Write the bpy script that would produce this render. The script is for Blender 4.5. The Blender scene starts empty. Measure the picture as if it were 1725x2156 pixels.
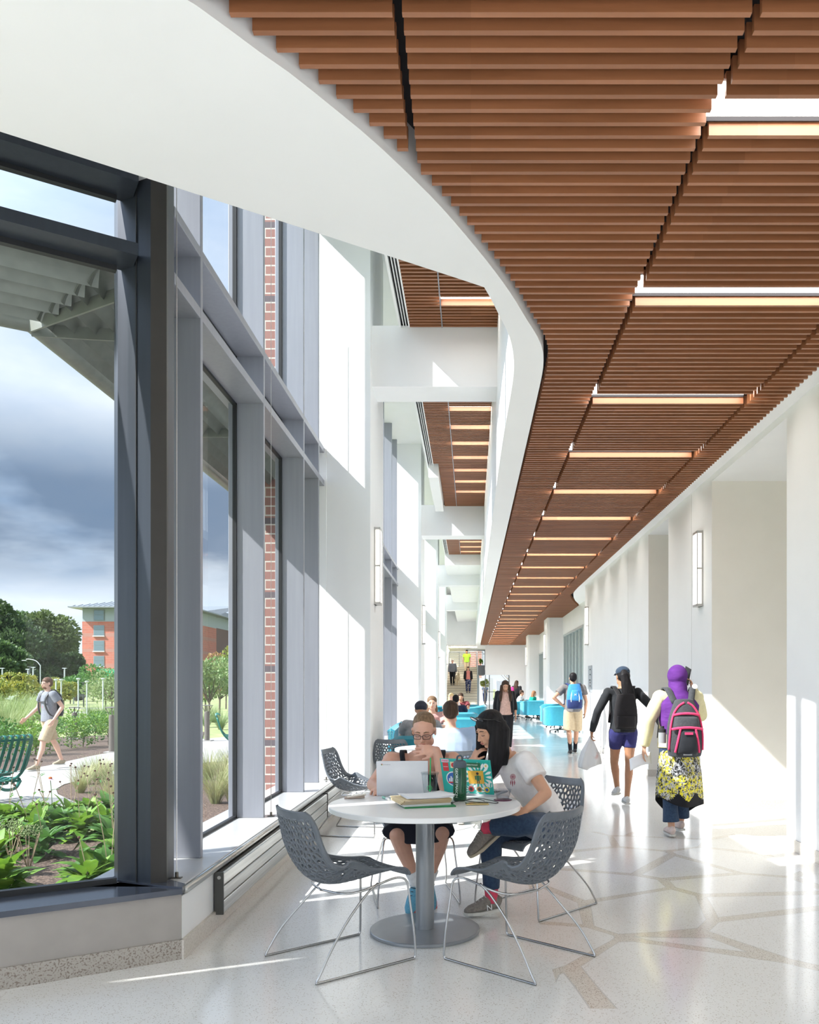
import bpy, bmesh, math, random
from mathutils import Vector, Matrix, Euler
from mathutils.geometry import delaunay_2d_cdt
R = math.radians
sc = bpy.context.scene
COL = sc.collection
rnd = random.Random(7)
FX, CX, CY, CH = 1725.0, 992.0, 1442.0, 1.47      # focal length in px, vanishing point, camera height

# ---------------------------------------------------------------- materials
MATS = {}
def _nt(name):
    m = bpy.data.materials.new(name); m.use_nodes = True
    nt = m.node_tree
    return m, nt, nt.nodes['Principled BSDF']
def mixcol(nt, fac, a, b, blend='MIX'):
    n = nt.nodes.new('ShaderNodeMix'); n.data_type = 'RGBA'; n.blend_type = blend
    for s, v in ((0, fac), (6, a), (7, b)):
        if hasattr(v, 'is_output'): nt.links.new(v, n.inputs[s])
        elif s == 0: n.inputs[s].default_value = v
        else: n.inputs[s].default_value = (*v, 1) if len(v) == 3 else v
    return n.outputs[2]
def coords(nt, scale=(1, 1, 1), kind='Object', rot=(0, 0, 0)):
    tc = nt.nodes.new('ShaderNodeTexCoord'); mp = nt.nodes.new('ShaderNodeMapping')
    mp.inputs['Scale'].default_value = scale; mp.inputs['Rotation'].default_value = rot
    nt.links.new(tc.outputs[kind], mp.inputs[0]); return mp.outputs[0]
def noise(nt, vec, scale, detail=3, rough=.5, dist=0):
    n = nt.nodes.new('ShaderNodeTexNoise'); n.inputs['Scale'].default_value = scale
    n.inputs['Detail'].default_value = detail; n.inputs['Roughness'].default_value = rough
    n.inputs['Distortion'].default_value = dist
    nt.links.new(vec, n.inputs['Vector']); return n.outputs['Fac']
def ramp(nt, fac, stops, interp='LINEAR'):
    n = nt.nodes.new('ShaderNodeValToRGB'); cr = n.color_ramp; cr.interpolation = interp
    while len(cr.elements) < len(stops): cr.elements.new(.5)
    for e, (p, c) in zip(cr.elements, stops):
        e.position = p; e.color = (c, c, c, 1) if isinstance(c, (int, float)) else (*c, 1)
    nt.links.new(fac, n.inputs[0]); return n.outputs[0]
def math_(nt, op, a, b=None, clamp=False):
    n = nt.nodes.new('ShaderNodeMath'); n.operation = op; n.use_clamp = clamp
    for i, v in enumerate((a, b)):
        if v is None: continue
        if hasattr(v, 'is_output'): nt.links.new(v, n.inputs[i])
        else: n.inputs[i].default_value = v
    return n.outputs[0]
def M(name, col, rough=.5, metal=0, spec=.5, col2=None, nscale=8, stretch=(1, 1, 1), bump=0, bscale=None,
      coat=0, emit=0, alpha=None, sheen=0, trans=0, sss=0, detail=4, contrast=(.35, .65)):
    if name in MATS: return MATS[name]
    m, nt, b = _nt(name)
    b.inputs['Base Color'].default_value = (*col, 1)
    b.inputs['Roughness'].default_value = rough; b.inputs['Metallic'].default_value = metal
    b.inputs['Specular IOR Level'].default_value = spec
    if coat: b.inputs['Coat Weight'].default_value = coat; b.inputs['Coat Roughness'].default_value = .08
    if sheen: b.inputs['Sheen Weight'].default_value = sheen
    if trans: b.inputs['Transmission Weight'].default_value = trans
    if sss:
        b.inputs['Subsurface Weight'].default_value = sss; b.inputs['Subsurface Radius'].default_value = (.02, .008, .004)
        b.inputs['Subsurface Scale'].default_value = .5
    if emit: b.inputs['Emission Color'].default_value = (*col, 1); b.inputs['Emission Strength'].default_value = emit
    if alpha is not None: b.inputs['Alpha'].default_value = alpha
    if col2 is None and not bump:
        col2 = tuple(c * .93 for c in col)
    vec = coords(nt, stretch)
    if col2 is not None:
        f = ramp(nt, noise(nt, vec, nscale, detail), [(contrast[0], 0.), (contrast[1], 1.)])
        nt.links.new(mixcol(nt, f, col, col2), b.inputs['Base Color'])
    if bump:
        bp = nt.nodes.new('ShaderNodeBump'); bp.inputs['Strength'].default_value = bump
        bp.inputs['Distance'].default_value = .01
        nt.links.new(noise(nt, vec, bscale or nscale, 4), bp.inputs['Height'])
        nt.links.new(bp.outputs[0], b.inputs['Normal'])
    MATS[name] = m; return m
def emis(name, col, s):
    if name in MATS: return MATS[name]
    m, nt, b = _nt(name); b.inputs['Base Color'].default_value = (*col, 1)
    b.inputs['Emission Color'].default_value = (*col, 1); b.inputs['Emission Strength'].default_value = s
    MATS[name] = m; return m
def glass_mat(name, tint=(.955, .97, .97), refl=1.0, rough=0.0, ior=1.45):
    if name in MATS: return MATS[name]
    m, nt, b = _nt(name); nt.nodes.remove(b)
    out = nt.nodes['Material Output']
    t = nt.nodes.new('ShaderNodeBsdfTransparent'); t.inputs[0].default_value = (*tint, 1)
    g = nt.nodes.new('ShaderNodeBsdfGlossy'); g.inputs['Roughness'].default_value = rough
    fr = nt.nodes.new('ShaderNodeFresnel'); fr.inputs[0].default_value = ior
    ge = nt.nodes.new('ShaderNodeNewGeometry')
    f = math_(nt, 'MULTIPLY', fr.outputs[0], math_(nt, 'SUBTRACT', refl, ge.outputs['Backfacing']), True)
    mx = nt.nodes.new('ShaderNodeMixShader')
    nt.links.new(f, mx.inputs[0]); nt.links.new(t.outputs[0], mx.inputs[1]); nt.links.new(g.outputs[0], mx.inputs[2])
    nt.links.new(mx.outputs[0], out.inputs[0]); MATS[name] = m; return m

# ---------------------------------------------------------------- mesh builder
def rotz(p, a): c, s = math.cos(a), math.sin(a); return (p[0]*c - p[1]*s, p[0]*s + p[1]*c, p[2])
def catmull(pts, n=6, closed=False):
    pts = [Vector(p) for p in pts]; out = []; N = len(pts)
    for i in range(N if closed else N - 1):
        p0 = pts[(i-1) % N] if closed or i else pts[0]*2 - pts[1]
        p1, p2 = pts[i], pts[(i+1) % N]
        p3 = pts[(i+2) % N] if closed or i + 2 < N else p2*2 - p1
        for k in range(n):
            t = k / n
            out.append(.5*((2*p1) + (-p0+p2)*t + (2*p0-5*p1+4*p2-p3)*t*t + (-p0+3*p1-3*p2+p3)*t**3))
    if not closed: out.append(pts[-1])
    return out
class MB:
    def __init__(s): s.v = []; s.f = []; s.m = []; s.mi = 0
    def add(s, vs, fs, mi=None):
        o = len(s.v); s.v += [tuple(v) for v in vs]
        s.f += [tuple(i + o for i in f) for f in fs]; s.m += [s.mi if mi is None else mi] * len(fs); return s
    def box(s, x0, x1, y0, y1, z0, z1, mi=None):
        v = [(x, y, z) for x in (x0, x1) for y in (y0, y1) for z in (z0, z1)]
        return s.add(v, [(0, 1, 3, 2), (4, 6, 7, 5), (0, 4, 5, 1), (2, 3, 7, 6), (0, 2, 6, 4), (1, 5, 7, 3)], mi)
    def obox(s, c, size, rot=(0, 0, 0), mi=None, mat=None):
        m = mat or Euler(rot).to_matrix(); c = Vector(c); hx, hy, hz = (k/2 for k in size)
        v = [c + m @ Vector((x, y, z)) for x in (-hx, hx) for y in (-hy, hy) for z in (-hz, hz)]
        return s.add(v, [(0, 1, 3, 2), (4, 6, 7, 5), (0, 4, 5, 1), (2, 3, 7, 6), (0, 2, 6, 4), (1, 5, 7, 3)], mi)
    def prism(s, poly, z0, z1, mi=None):
        n = len(poly); a = sum(poly[i][0]*poly[(i+1) % n][1] - poly[(i+1) % n][0]*poly[i][1] for i in range(n))
        if a < 0: poly = poly[::-1]
        v = [(p[0], p[1], z0) for p in poly] + [(p[0], p[1], z1) for p in poly]
        f = [tuple(range(n))[::-1], tuple(range(n, 2*n))] + [(i, (i+1) % n, n+(i+1) % n, n+i) for i in range(n)]
        return s.add(v, f, mi)
    def tube(s, pts, r, n=8, closed=False, caps=True, mi=None, flat=None):
        pts = [Vector(p) for p in pts]; N = len(pts); rr = r if hasattr(r, '__len__') else [r]*N
        vs = []; up = None
        for i, p in enumerate(pts):
            d = (pts[(i+1) % N] - pts[i-1]) if closed else (pts[min(i+1, N-1)] - pts[max(i-1, 0)])
            if d.length < 1e-9: d = Vector((0, 0, 1))
            d.normalize()
            if up is None: up = Vector((0, 0, 1)) if abs(d.z) < .9 else Vector((0, 1, 0))
            a = up - d*up.dot(d)
            if a.length < 1e-6: a = d.orthogonal()
            a.normalize(); up = a; b = d.cross(a)
            fl = 1 if flat is None else (flat[i] if hasattr(flat, '__len__') else flat)
            for k in range(n):
                t = 2*math.pi*k/n; vs.append(p + (a*math.cos(t)*fl + b*math.sin(t))*rr[i])
        fs = []
        for i in range(N if closed else N-1):
            for k in range(n):
                a, b = i*n + k, i*n + (k+1) % n; c, d = ((i+1) % N)*n + (k+1) % n, ((i+1) % N)*n + k
                fs.append((a, b, c, d))
        if caps and not closed: fs += [tuple(range(n))[::-1], tuple(range((N-1)*n, N*n))]
        return s.add(vs, fs, mi)
    def lathe(s, prof, c=(0, 0, 0), n=24, mi=None, closed=False):
        vs = [(c[0]+r*math.cos(2*math.pi*k/n), c[1]+r*math.sin(2*math.pi*k/n), c[2]+z) for r, z in prof for k in range(n)]
        P = len(prof); fs = [(i*n+k, i*n+(k+1) % n, (i+1)*n+(k+1) % n, (i+1)*n+k) for i in range(P-1) for k in range(n)]
        if closed: fs += [((P-1)*n+k, (P-1)*n+(k+1) % n, (k+1) % n, k) for k in range(n)]
        else:
            if prof[0][0] > 1e-6: fs.append(tuple(range(n))[::-1])
            if prof[-1][0] > 1e-6: fs.append(tuple(range((P-1)*n, P*n)))
        return s.add(vs, fs, mi)
    def ell(s, c, r, n=14, m=10, rot=None, mi=None):
        r = (r, r, r) if not hasattr(r, '__len__') else r
        q = rot.to_matrix() if isinstance(rot, Euler) else (Euler(rot).to_matrix() if rot else Matrix.Identity(3)); c = Vector(c)
        vs = [c + q @ Vector((0, 0, r[2]))]
        for j in range(1, m):
            t = math.pi*j/m
            for k in range(n):
                p = 2*math.pi*k/n
                vs.append(c + q @ Vector((r[0]*math.sin(t)*math.cos(p), r[1]*math.sin(t)*math.sin(p), r[2]*math.cos(t))))
        vs.append(c + q @ Vector((0, 0, -r[2]))); L = len(vs)-1
        fs = [(0, 1+k, 1+(k+1) % n) for k in range(n)]
        for j in range(m-2):
            for k in range(n):
                a, b = 1+j*n+k, 1+j*n+(k+1) % n; fs.append((a, a+n, b+n, b))
        fs += [(L, 1+(m-2)*n+(k+1) % n, 1+(m-2)*n+k) for k in range(n)]
        return s.add(vs, fs, mi)
    def grid(s, fn, nu, nv, mi=None, closed_u=False, flip=False):
        vs = [fn(i/(nu if closed_u else nu-1), j/(nv-1)) for j in range(nv) for i in range(nu)]
        fs = []
        for j in range(nv-1):
            for i in range(nu if closed_u else nu-1):
                q = (j*nu+i, j*nu+(i+1) % nu, (j+1)*nu+(i+1) % nu, (j+1)*nu+i)
                fs.append(q[::-1] if flip else q)
        return s.add(vs, fs, mi)
    def build(s, name, mat, parent=None, smooth=False, kind=None, label=None, cat=None, group=None, loc=None,
              remesh=None, smoothit=0, solid=0, bevel=0, sub=0, sharp=None):
        me = bpy.data.meshes.new(name); me.from_pydata(s.v, [], s.f)
        for m in (mat if isinstance(mat, (list, tuple)) else [mat]): me.materials.append(m)
        if any(s.m): me.polygons.foreach_set('material_index', s.m)
        me.update()
        if smooth: me.polygons.foreach_set('use_smooth', [True]*len(me.polygons))
        if sharp: me.set_sharp_from_angle(angle=R(sharp))
        o = bpy.data.objects.new(name, me); COL.objects.link(o)
        if parent is not None: o.parent = parent
        if loc is not None: o.location = loc
        if solid:
            md = o.modifiers.new('Solid', 'SOLIDIFY'); md.thickness = solid; md.offset = 0
        if remesh:
            md = o.modifiers.new('Remesh', 'REMESH'); md.mode = 'VOXEL'; md.voxel_size = remesh; md.use_smooth_shade = True
        if smoothit:
            md = o.modifiers.new('Smooth', 'SMOOTH'); md.iterations = smoothit; md.factor = .5
        if bevel:
            md = o.modifiers.new('Bevel', 'BEVEL'); md.width = bevel; md.segments = 2; md.limit_method = 'ANGLE'
        if sub:
            md = o.modifiers.new('Sub', 'SUBSURF'); md.levels = sub; md.render_levels = sub
        tag(o, label, cat, group, kind); return o
def tag(o, label=None, cat=None, group=None, kind=None):
    if label: o['label'] = label
    if cat: o['category'] = cat
    if group: o['group'] = group
    if kind: o['kind'] = kind
    return o
def empty(name, loc=(0, 0, 0), rz=0, label=None, cat=None, group=None, kind=None):
    o = bpy.data.objects.new(name, None); COL.objects.link(o); o.location = loc; o.rotation_euler = (0, 0, rz)
    o.empty_display_size = .1
    return tag(o, label, cat, group, kind)
def copy_tree(o, parent=None, loc=None, rz=None, label=None, group=None, scale=None):
    c = o.copy(); COL.objects.link(c)
    if parent is not None: c.parent = parent
    if loc is not None: c.location = loc
    if rz is not None: c.rotation_euler = (0, 0, rz)
    if scale is not None: c.scale = (scale,)*3
    if label: c['label'] = label
    if group: c['group'] = group
    for ch in list(o.children): copy_tree(ch, c)
    return c
S = 'structure'
def text_mesh(txt, name, mat, size, loc, rot, parent, depth=.0006, align='CENTER'):
    cu = bpy.data.curves.new(name, 'FONT'); cu.body = txt; cu.size = size; cu.extrude = depth
    cu.align_x = align; cu.align_y = 'CENTER'
    tmp = bpy.data.objects.new(name + '_tmp', cu); COL.objects.link(tmp); bpy.context.view_layer.update()
    me = bpy.data.meshes.new_from_object(tmp.evaluated_get(bpy.context.evaluated_depsgraph_get())); bpy.data.objects.remove(tmp)
    me.materials.clear(); me.materials.append(mat)
    o = bpy.data.objects.new(name, me); COL.objects.link(o); o.location = loc; o.rotation_euler = rot; o.parent = parent; return o
# ================================================================ MATERIALS OF THE BUILDING
white = M('white_paint', (.86, .865, .865), .55, col2=(.845, .85, .85), nscale=3)
cream = M('cream_paint', (.83, .80, .73), .55, col2=(.81, .78, .71), nscale=3)
soffit_m = M('soffit_paint', (.84, .85, .85), .5, col2=(.825, .835, .835), nscale=2)
alu = M('aluminium_grey', (.31, .32, .36), .38, .2, col2=(.29, .30, .34), nscale=30, stretch=(1, 1, .05))
alu_dark = M('aluminium_dark', (.040, .048, .062), .36, .25, .35, col2=(.035, .042, .055), nscale=30, stretch=(1, 1, .05))
alu_brown = M('aluminium_umber', (.040, .037, .034), .42, .2, .35)
sill_m = M('sill_metal', (.60, .60, .60), .16, .1, col2=(.57, .57, .57), nscale=4)
sill_dark = M('sill_dark_metal', (.075, .085, .11), .16, .3)
gasket = M('gasket_black', (.015, .016, .018), .5)
steel = M('brushed_steel', (.60, .60, .58), .28, .8, col2=(.46, .46, .44), nscale=60, stretch=(1, .02, 1))
steel_dk = M('steel_endcap', (.10, .10, .095), .4, .6)
glass = glass_mat('window_glass', refl=.4)
gap_m = M('ceiling_void', (.012, .012, .016), .8)
lamp_m = emis('lamp_diffuser', (1.0, .95, .89), 10.0)
sconce_m = emis('sconce_diffuser', (1.0, .93, .82), 1.4)

def wood_mat(name, c1, c2, c3):
    m, nt, b = _nt(name)
    v = coords(nt, (1.2, 11.8, 14))
    n1 = noise(nt, v, 1.0, 6, .6, .6)
    sep = nt.nodes.new('ShaderNodeSeparateXYZ'); nt.links.new(coords(nt, (1, 1, 1)), sep.inputs[0])
    wn = nt.nodes.new('ShaderNodeTexWhiteNoise'); wn.noise_dimensions = '2D'
    row = math_(nt, 'FLOOR', math_(nt, 'MULTIPLY', sep.outputs[1], 1/.085))
    cell = math_(nt, 'FLOOR', math_(nt, 'MULTIPLY', sep.outputs[0], .78))
    cmb = nt.nodes.new('ShaderNodeCombineXYZ'); nt.links.new(row, cmb.inputs[0]); nt.links.new(cell, cmb.inputs[1])
    nt.links.new(cmb.outputs[0], wn.inputs[0])
    c = mixcol(nt, ramp(nt, n1, [(.3, 0.), (.7, 1.)]), c1, c2)
    c = mixcol(nt, math_(nt, 'MULTIPLY', wn.outputs[0], .45), c, c3)
    nt.links.new(c, b.inputs['Base Color']); b.inputs['Roughness'].default_value = .42
    MATS[name] = m; return m
wood = wood_mat('slat_wood', (.40, .165, .075), (.285, .115, .050), (.18, .072, .032))

def floor_mat():
    m, nt, b = _nt('terrazzo')
    v = coords(nt)
    def speck(scale, lo, hi, seed=0):
        vo = nt.nodes.new('ShaderNodeTexVoronoi'); vo.inputs['Scale'].default_value = scale
        nt.links.new(v, vo.inputs['Vector'])
        se = nt.nodes.new('ShaderNodeSeparateColor'); nt.links.new(vo.outputs['Color'], se.inputs[0])
        a = ramp(nt, se.outputs[seed], [(lo, 0.), (hi, 1.)])
        return math_(nt, 'MULTIPLY', a, ramp(nt, vo.outputs['Distance'], [(.35, 1.), (.5, 0.)]))
    base = mixcol(nt, noise(nt, v, 1.3, 3), (.80, .79, .765), (.745, .73, .705))
    base = mixcol(nt, speck(150, .80, .82), base, (.50, .45, .39))
    base = mixcol(nt, speck(110, .72, .75, 1), base, (.80, .79, .76))
    brown = mixcol(nt, speck(130, .45, .5, 2), (.66, .61, .54), (.74, .70, .64))
    brown = mixcol(nt, speck(170, .7, .72), brown, (.30, .23, .18))
    # the network of brown terrazzo strips set into the pale floor
    ve = nt.nodes.new('ShaderNodeTexVoronoi'); ve.feature = 'DISTANCE_TO_EDGE'; ve.inputs['Scale'].default_value = 1.15
    wv = nt.nodes.new('ShaderNodeMapping'); wv.inputs['Location'].default_value = (3.3, 1.45, 0); wv.inputs['Rotation'].default_value = (0, 0, .5)
    nt.links.new(v, wv.inputs[0]); nt.links.new(wv.outputs[0], ve.inputs['Vector'])
    sep = nt.nodes.new('ShaderNodeSeparateXYZ'); nt.links.new(v, sep.inputs[0])
    mx = math_(nt, 'MULTIPLY', math_(nt, 'GREATER_THAN', sep.outputs[0], .42), math_(nt, 'LESS_THAN', sep.outputs[0], 2.6))
    my = math_(nt, 'MULTIPLY', math_(nt, 'GREATER_THAN', sep.outputs[1], 3.72), math_(nt, 'LESS_THAN', sep.outputs[1], 8.2))
    msk = math_(nt, 'MULTIPLY', mx, my)
    wid = math_(nt, 'MULTIPLY', noise(nt, v, .8, 1), .085)
    band = math_(nt, 'MULTIPLY', math_(nt, 'LESS_THAN', ve.outputs['Distance'], wid), msk)
    base = mixcol(nt, band, base, brown)
    dline = math_(nt, 'MULTIPLY', math_(nt, 'LESS_THAN', math_(nt, 'ABSOLUTE', math_(nt, 'SUBTRACT', ve.outputs['Distance'], wid)), .0028), msk)
    base = mixcol(nt, dline, base, (.58, .56, .53))
    nt.links.new(base, b.inputs['Base Color'])
    b.inputs['Roughness'].default_value = .13; b.inputs['Specular IOR Level'].default_value = .62
    nt.links.new(ramp(nt, noise(nt, v, 2.2, 3), [(.2, .10), (.8, .17)]), b.inputs['Roughness'])
    return m
floor_m = floor_mat()
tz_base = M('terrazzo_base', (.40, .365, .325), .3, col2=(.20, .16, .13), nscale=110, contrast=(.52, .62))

def brick_mat(name, c1, c2, mortar, w, h, msize=.008, axis='x', bands=None):
    m, nt, b = _nt(name)
    rot = (R(90), 0, 0) if axis == 'x' else (R(90), 0, R(90))
    tc = nt.nodes.new('ShaderNodeTexCoord'); sep = nt.nodes.new('ShaderNodeSeparateXYZ'); nt.links.new(tc.outputs['Object'], sep.inputs[0])
    cmb = nt.nodes.new('ShaderNodeCombineXYZ')
    nt.links.new(math_(nt, 'ADD', sep.outputs[0], sep.outputs[1]), cmb.inputs[0]); nt.links.new(sep.outputs[2], cmb.inputs[1])
    br = nt.nodes.new('ShaderNodeTexBrick'); nt.links.new(cmb.outputs[0], br.inputs[0])
    br.inputs['Color1'].default_value = (*c1, 1); br.inputs['Color2'].default_value = (*c2, 1); br.inputs['Mortar'].default_value = (*mortar, 1)
    br.inputs['Scale'].default_value = 1; br.inputs['Brick Width'].default_value = w; br.inputs['Row Height'].default_value = h
    br.inputs['Mortar Size'].default_value = msize
    nt.links.new(br.outputs[0], b.inputs['Base Color']); b.inputs['Roughness'].default_value = .85
    if bands:
        per, z0, z1, cb = bands
        md = math_(nt, 'MODULO', sep.outputs[2], per)
        k = math_(nt, 'MULTIPLY', math_(nt, 'GREATER_THAN', md, z0), math_(nt, 'LESS_THAN', md, z1))
        nt.links.new(mixcol(nt, k, br.outputs[0], cb), b.inputs['Base Color'])
    MATS[name] = m; return m

# ================================================================ FLOOR
c1 = Vector((-1.554, 4.40, 0)); u1 = Vector((-.848, -.530, 0)); n1 = Vector((-.530, .848, 0))
def w1(t, d, z=0): p = c1 + u1*t + n1*d; return (p.x, p.y, z)
SILL, ZS, Z2 = .38, 3.89, 5.69
XR, XP, XW = 2.857, -1.168, .31
ZT = 7.1                                            # tall glazed zone rises past the atrium ceiling
YB = [9.5 + 9.65*k for k in range(5)]             # near faces of the piers on the window side
b = MB(); a_, b_ = w1(6, .35), w1(0, .35)
b.prism([(a_[0], a_[1]), (b_[0], b_[1]), (-1.95, 4.7), (-1.95, 62), (7, 62), (7, -5), (-6.6, -5)], -.2, 0)
b.build('floor', floor_m, kind=S)

# ================================================================ WINDOW WALL 1 (angled, nearest)
win1 = empty('window_1', w1(.3, 0), kind=S)
def loc(o): return Vector(o.location)
def shifted(mb, o):
    L = loc(o); mb.v = [tuple(Vector(v) - L) for v in mb.v]; return mb
def quadprism(p, z0, z1):                          # list of (t,d) on wall 1
    return [(w1(t, d)[0], w1(t, d)[1]) for t, d in p]
T0 = .26                                           # glass starts
b = MB(); b.prism(quadprism([(0, 0), (6, 0), (6, .3), (0, .3)], 0, 0), .105, SILL-.03); b.build('wall_left', M('near_wall_grey', (.36, .33, .305), .6), kind=S)  # one even grey, darker than the white wall next to it
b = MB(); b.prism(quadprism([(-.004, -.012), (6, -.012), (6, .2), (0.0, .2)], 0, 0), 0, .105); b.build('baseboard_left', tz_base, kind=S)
b = MB(); b.prism(quadprism([(-.0, -.02), (6, -.02), (6, .31), (.04, .31)], 0, 0), SILL-.03, SILL)
shifted(b, win1).build('sill', sill_dark, win1, label='dark blue-grey metal sill')
b = MB()
b.prism(quadprism([(.20, .12), (6, .12), (6, .34), (.20, .34)], 0, 0), 3.775, 3.84)
b.prism(quadprism([(.20, .10), (6, .10), (6, .34), (.20, .34)], 0, 0), 4.16, 4.215)
for t in (1.95, 3.6, 5.3): b.prism(quadprism([(t, .1), (t+.06, .1), (t+.06, .34), (t, .34)], 0, 0), SILL, 5.6)
shifted(b, win1).build('transom', alu_dark, win1)
b = MB()
for z0, z1 in ((SILL, SILL+.03), (3.745, 3.775), (3.84, 3.86), (4.135, 4.16)):
    b.prism(quadprism([(.28, .29), (6, .29), (6, .33), (.28, .33)], 0, 0), z0, z1)
shifted(b, win1).build('gasket', gasket, win1)
b = MB(); b.prism(quadprism([(.28, .305), (6, .305), (6, .313), (.28, .313)], 0, 0), SILL, 4.16)
shifted(b, win1).build('pane', glass, win1)
# wall over the head, shade pocket
b = MB(); b.prism(quadprism([(.10, .12), (6, .12), (6, .36), (.10, .36)], 0, 0), 4.24, ZT); b.build('wall_left', white, kind=S)
b = MB(); b.prism(quadprism([(.16, -.46), (6, -.46), (6, .10), (.16, .10)], 0, 0), 4.30, ZT); b.build('ceiling', white, kind=S)
b = MB(); b.prism(quadprism([(.20, -.03), (6, -.03), (6, .07), (.20, .07)], 0, 0), 4.225, 4.275)
b.build('trim_1', M('shade_pocket', (.62, .62, .61), .5), kind=S)
# corner post
b = MB()
b.prism([(-1.745, 4.466), (-1.678, 4.50), (-1.69, 4.66), (-1.95, 4.78), (-2.03, 4.66), (-1.97, 4.567)], SILL, ZT)
post = b.build('trim_2', alu_dark, kind=S)
b = MB(); b.prism([(-1.746, 4.464), (-1.672, 4.499), (-1.682, 4.55), (-1.72, 4.50)], SILL, ZT); b.build('corner_cover', alu_brown, post)
b = MB(); b.tube([(-1.842, 4.505, SILL), (-1.842, 4.505, 5.6)], .004, 6); b.build('joint', gasket, post)

# ================================================================ WINDOW WALL 2 (runs down the hall), bay by bay
GX, FXN = -1.93, -1.70
def window_bay(n, y0, y1, fins, sillfrom):
    w = empty('window_%d' % n, (GX, y0, 0), kind=S)
    for y in fins:
        b = MB(); b.box(GX-.06, FXN, y, y+.045, SILL, ZT)
        shifted(b, w).build('mullion', alu, w, bevel=.004)
    b = MB()
    for z0, z1 in ((3.775, 3.84), (4.16, 4.22)): b.box(GX-.1, FXN-.001, y0, y1, z0, z1)
    shifted(b, w).build('transom', alu, w, bevel=.003)
    b = MB()
    for z0, z1 in ((SILL, SILL+.02), (3.755, 3.775), (3.84, 3.86), (4.14, 4.16), (4.22, 4.24)): b.box(GX-.02, GX+.01, y0, y1, z0, z1)
    for y in fins: b.box(GX-.02, GX+.012, y-.02, y, SILL, ZT)
    shifted(b, w).build('gasket', gasket, w)
    b = MB(); b.box(GX-.008, GX, y0, y1, SILL, ZT); shifted(b, w).build('pane', glass, w)
    b = MB(); b.prism([(GX-.2, sillfrom[1]), (sillfrom[0], sillfrom[1]), (sillfrom[0], y1), (GX-.2, y1)], SILL-.045, SILL)
    s_ = shifted(b, w).build('sill', sill_m, w, bevel=.006)
    b = MB(); b.tube([(-1.552, sillfrom[1]+.02, SILL-.022), (-1.552, y1, SILL-.022)], .021, 10)
    shifted(b, w).build('sill_nosing', steel, w, smooth=True)
    return w
b = MB(); b.prism([(-2.15, 4.62), (-1.554, 4.40), (-1.554, 9.5), (-2.15, 9.5)], .105, SILL-.045); b.build('wall_left', white, kind=S)
b = MB(); b.prism([(-2.15, 4.62), (-1.536, 4.383), (-1.536, 9.5), (-2.15, 9.5)], 0, .105); b.build('baseboard_left', M('terrazzo_base_pale', (.66, .62, .56), .25, col2=(.55, .50, .44), nscale=90), kind=S)
window_bay(2, 4.7, 9.5, (5.15, 6.714, 8.32, 9.14), (-1.57, 4.42))
# dark triangular corner of the sill
b = MB(); b.prism([(-1.545, 4.383), (-1.74, 4.44), (-2.02, 4.56), (-2.02, 4.74), (-1.80, 4.66), (-1.556, 4.46)], SILL-.032, SILL+.008); b.build('trim_3', sill_dark, kind=S)
for k in range(4):
    y0, y1 = YB[k] + 1.4, YB[k+1]
    b = MB(); b.box(-2.15, -1.554, y0, y1, 0, SILL-.045); b.build('wall_left', white, kind=S)
    fins = [y0 + .3 + 1.6*j for j in range(5)] + [y1-.36]
    window_bay(3 + k, y0, y1, [f for f in fins if f < y1-.1], (-1.57, y0))
# piers between the bays
for k in range(4):
    y = YB[k]
    b = MB(); b.box(-2.15, XP, y, y+1.4, 0, ZT); b.build('pillar', white, kind=S)
    b = MB(); b.box(-1.55, XP+.014, y-.014, y+1.414, 0, .105); b.build('baseboard_left', M('terrazzo_base_pale', (0, 0, 0)), kind=S)
brick_p = brick_mat('pier_brick', (.36, .175, .14), (.31, .15, .125), (.60, .55, .49), .95, .1075, .009, bands=(.86, .76, .83, (.14, .11, .12)))
for k in range(4):
    b = MB(); b.box(-2.62, -2.15, YB[k]+.02, YB[k]+1.35, -.3, 7.5); b.build('wall_left', brick_p, kind=S)

# radiators
def radiator(y0, y1, label):
    t = empty('radiator', (-1.52, y0, 0), 0, label, 'radiator', 'radiators under the sill')
    for j in range(3):
        z0 = .092 + j*.083; b = MB(); b.box(-1.515, -1.492, y0+.012, y1, z0, z0+.078)
        shifted(b, t).build('panel', steel, t, bevel=.008)
    b = MB(); b.box(-1.545, -1.490, y0, y0+.014, .085, .342); shifted(b, t).build('end_cap', steel_dk, t, bevel=.003)
    b = MB(); b.box(-1.55, -1.515, y0+.01, y1-.01, .10, .335); shifted(b, t).build('backplate', steel_dk, t)
    b = MB(); b.tube([(-1.516, y0-.004, .31), (-1.516, y0+.004, .31)], .011, 10); shifted(b, t).build('knob', steel, t)
radiator(4.93, 8.50, 'long three-strip brushed steel radiator below the sill, nearer the camera')
radiator(8.53, 9.42, 'short steel radiator panel beside the white pier, farther one under the sill')

# shade guide wires
for k, (x, y) in enumerate(((-1.66, 4.62), (-1.66, 6.80), (-1.66, 9.40))):
    t = empty('shade_cable', (x, y, SILL), 0, ('thin steel shade wire rising from the sill beside the dark corner post',
        'thin steel shade wire on the sill next to the second grey mullion', 'thin steel shade wire at the far end of the sill by the pier')[k], 'cable', 'shade guide wires on the window sill')
    b = MB(); b.tube([(0, 0, .03), (0, 0, 5.25)], .0022, 6); b.build('wire', M('wire_steel', (.7, .68, .64), .3, .9), t)
    b = MB(); b.box(-.028, .028, -.014, .014, 0, .006); b.lathe([(.010, .006), (.010, .034), (.004, .036)], n=10)
    b.build('anchor', M('anchor_bronze', (.22, .20, .17), .35, .9), t)

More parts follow.
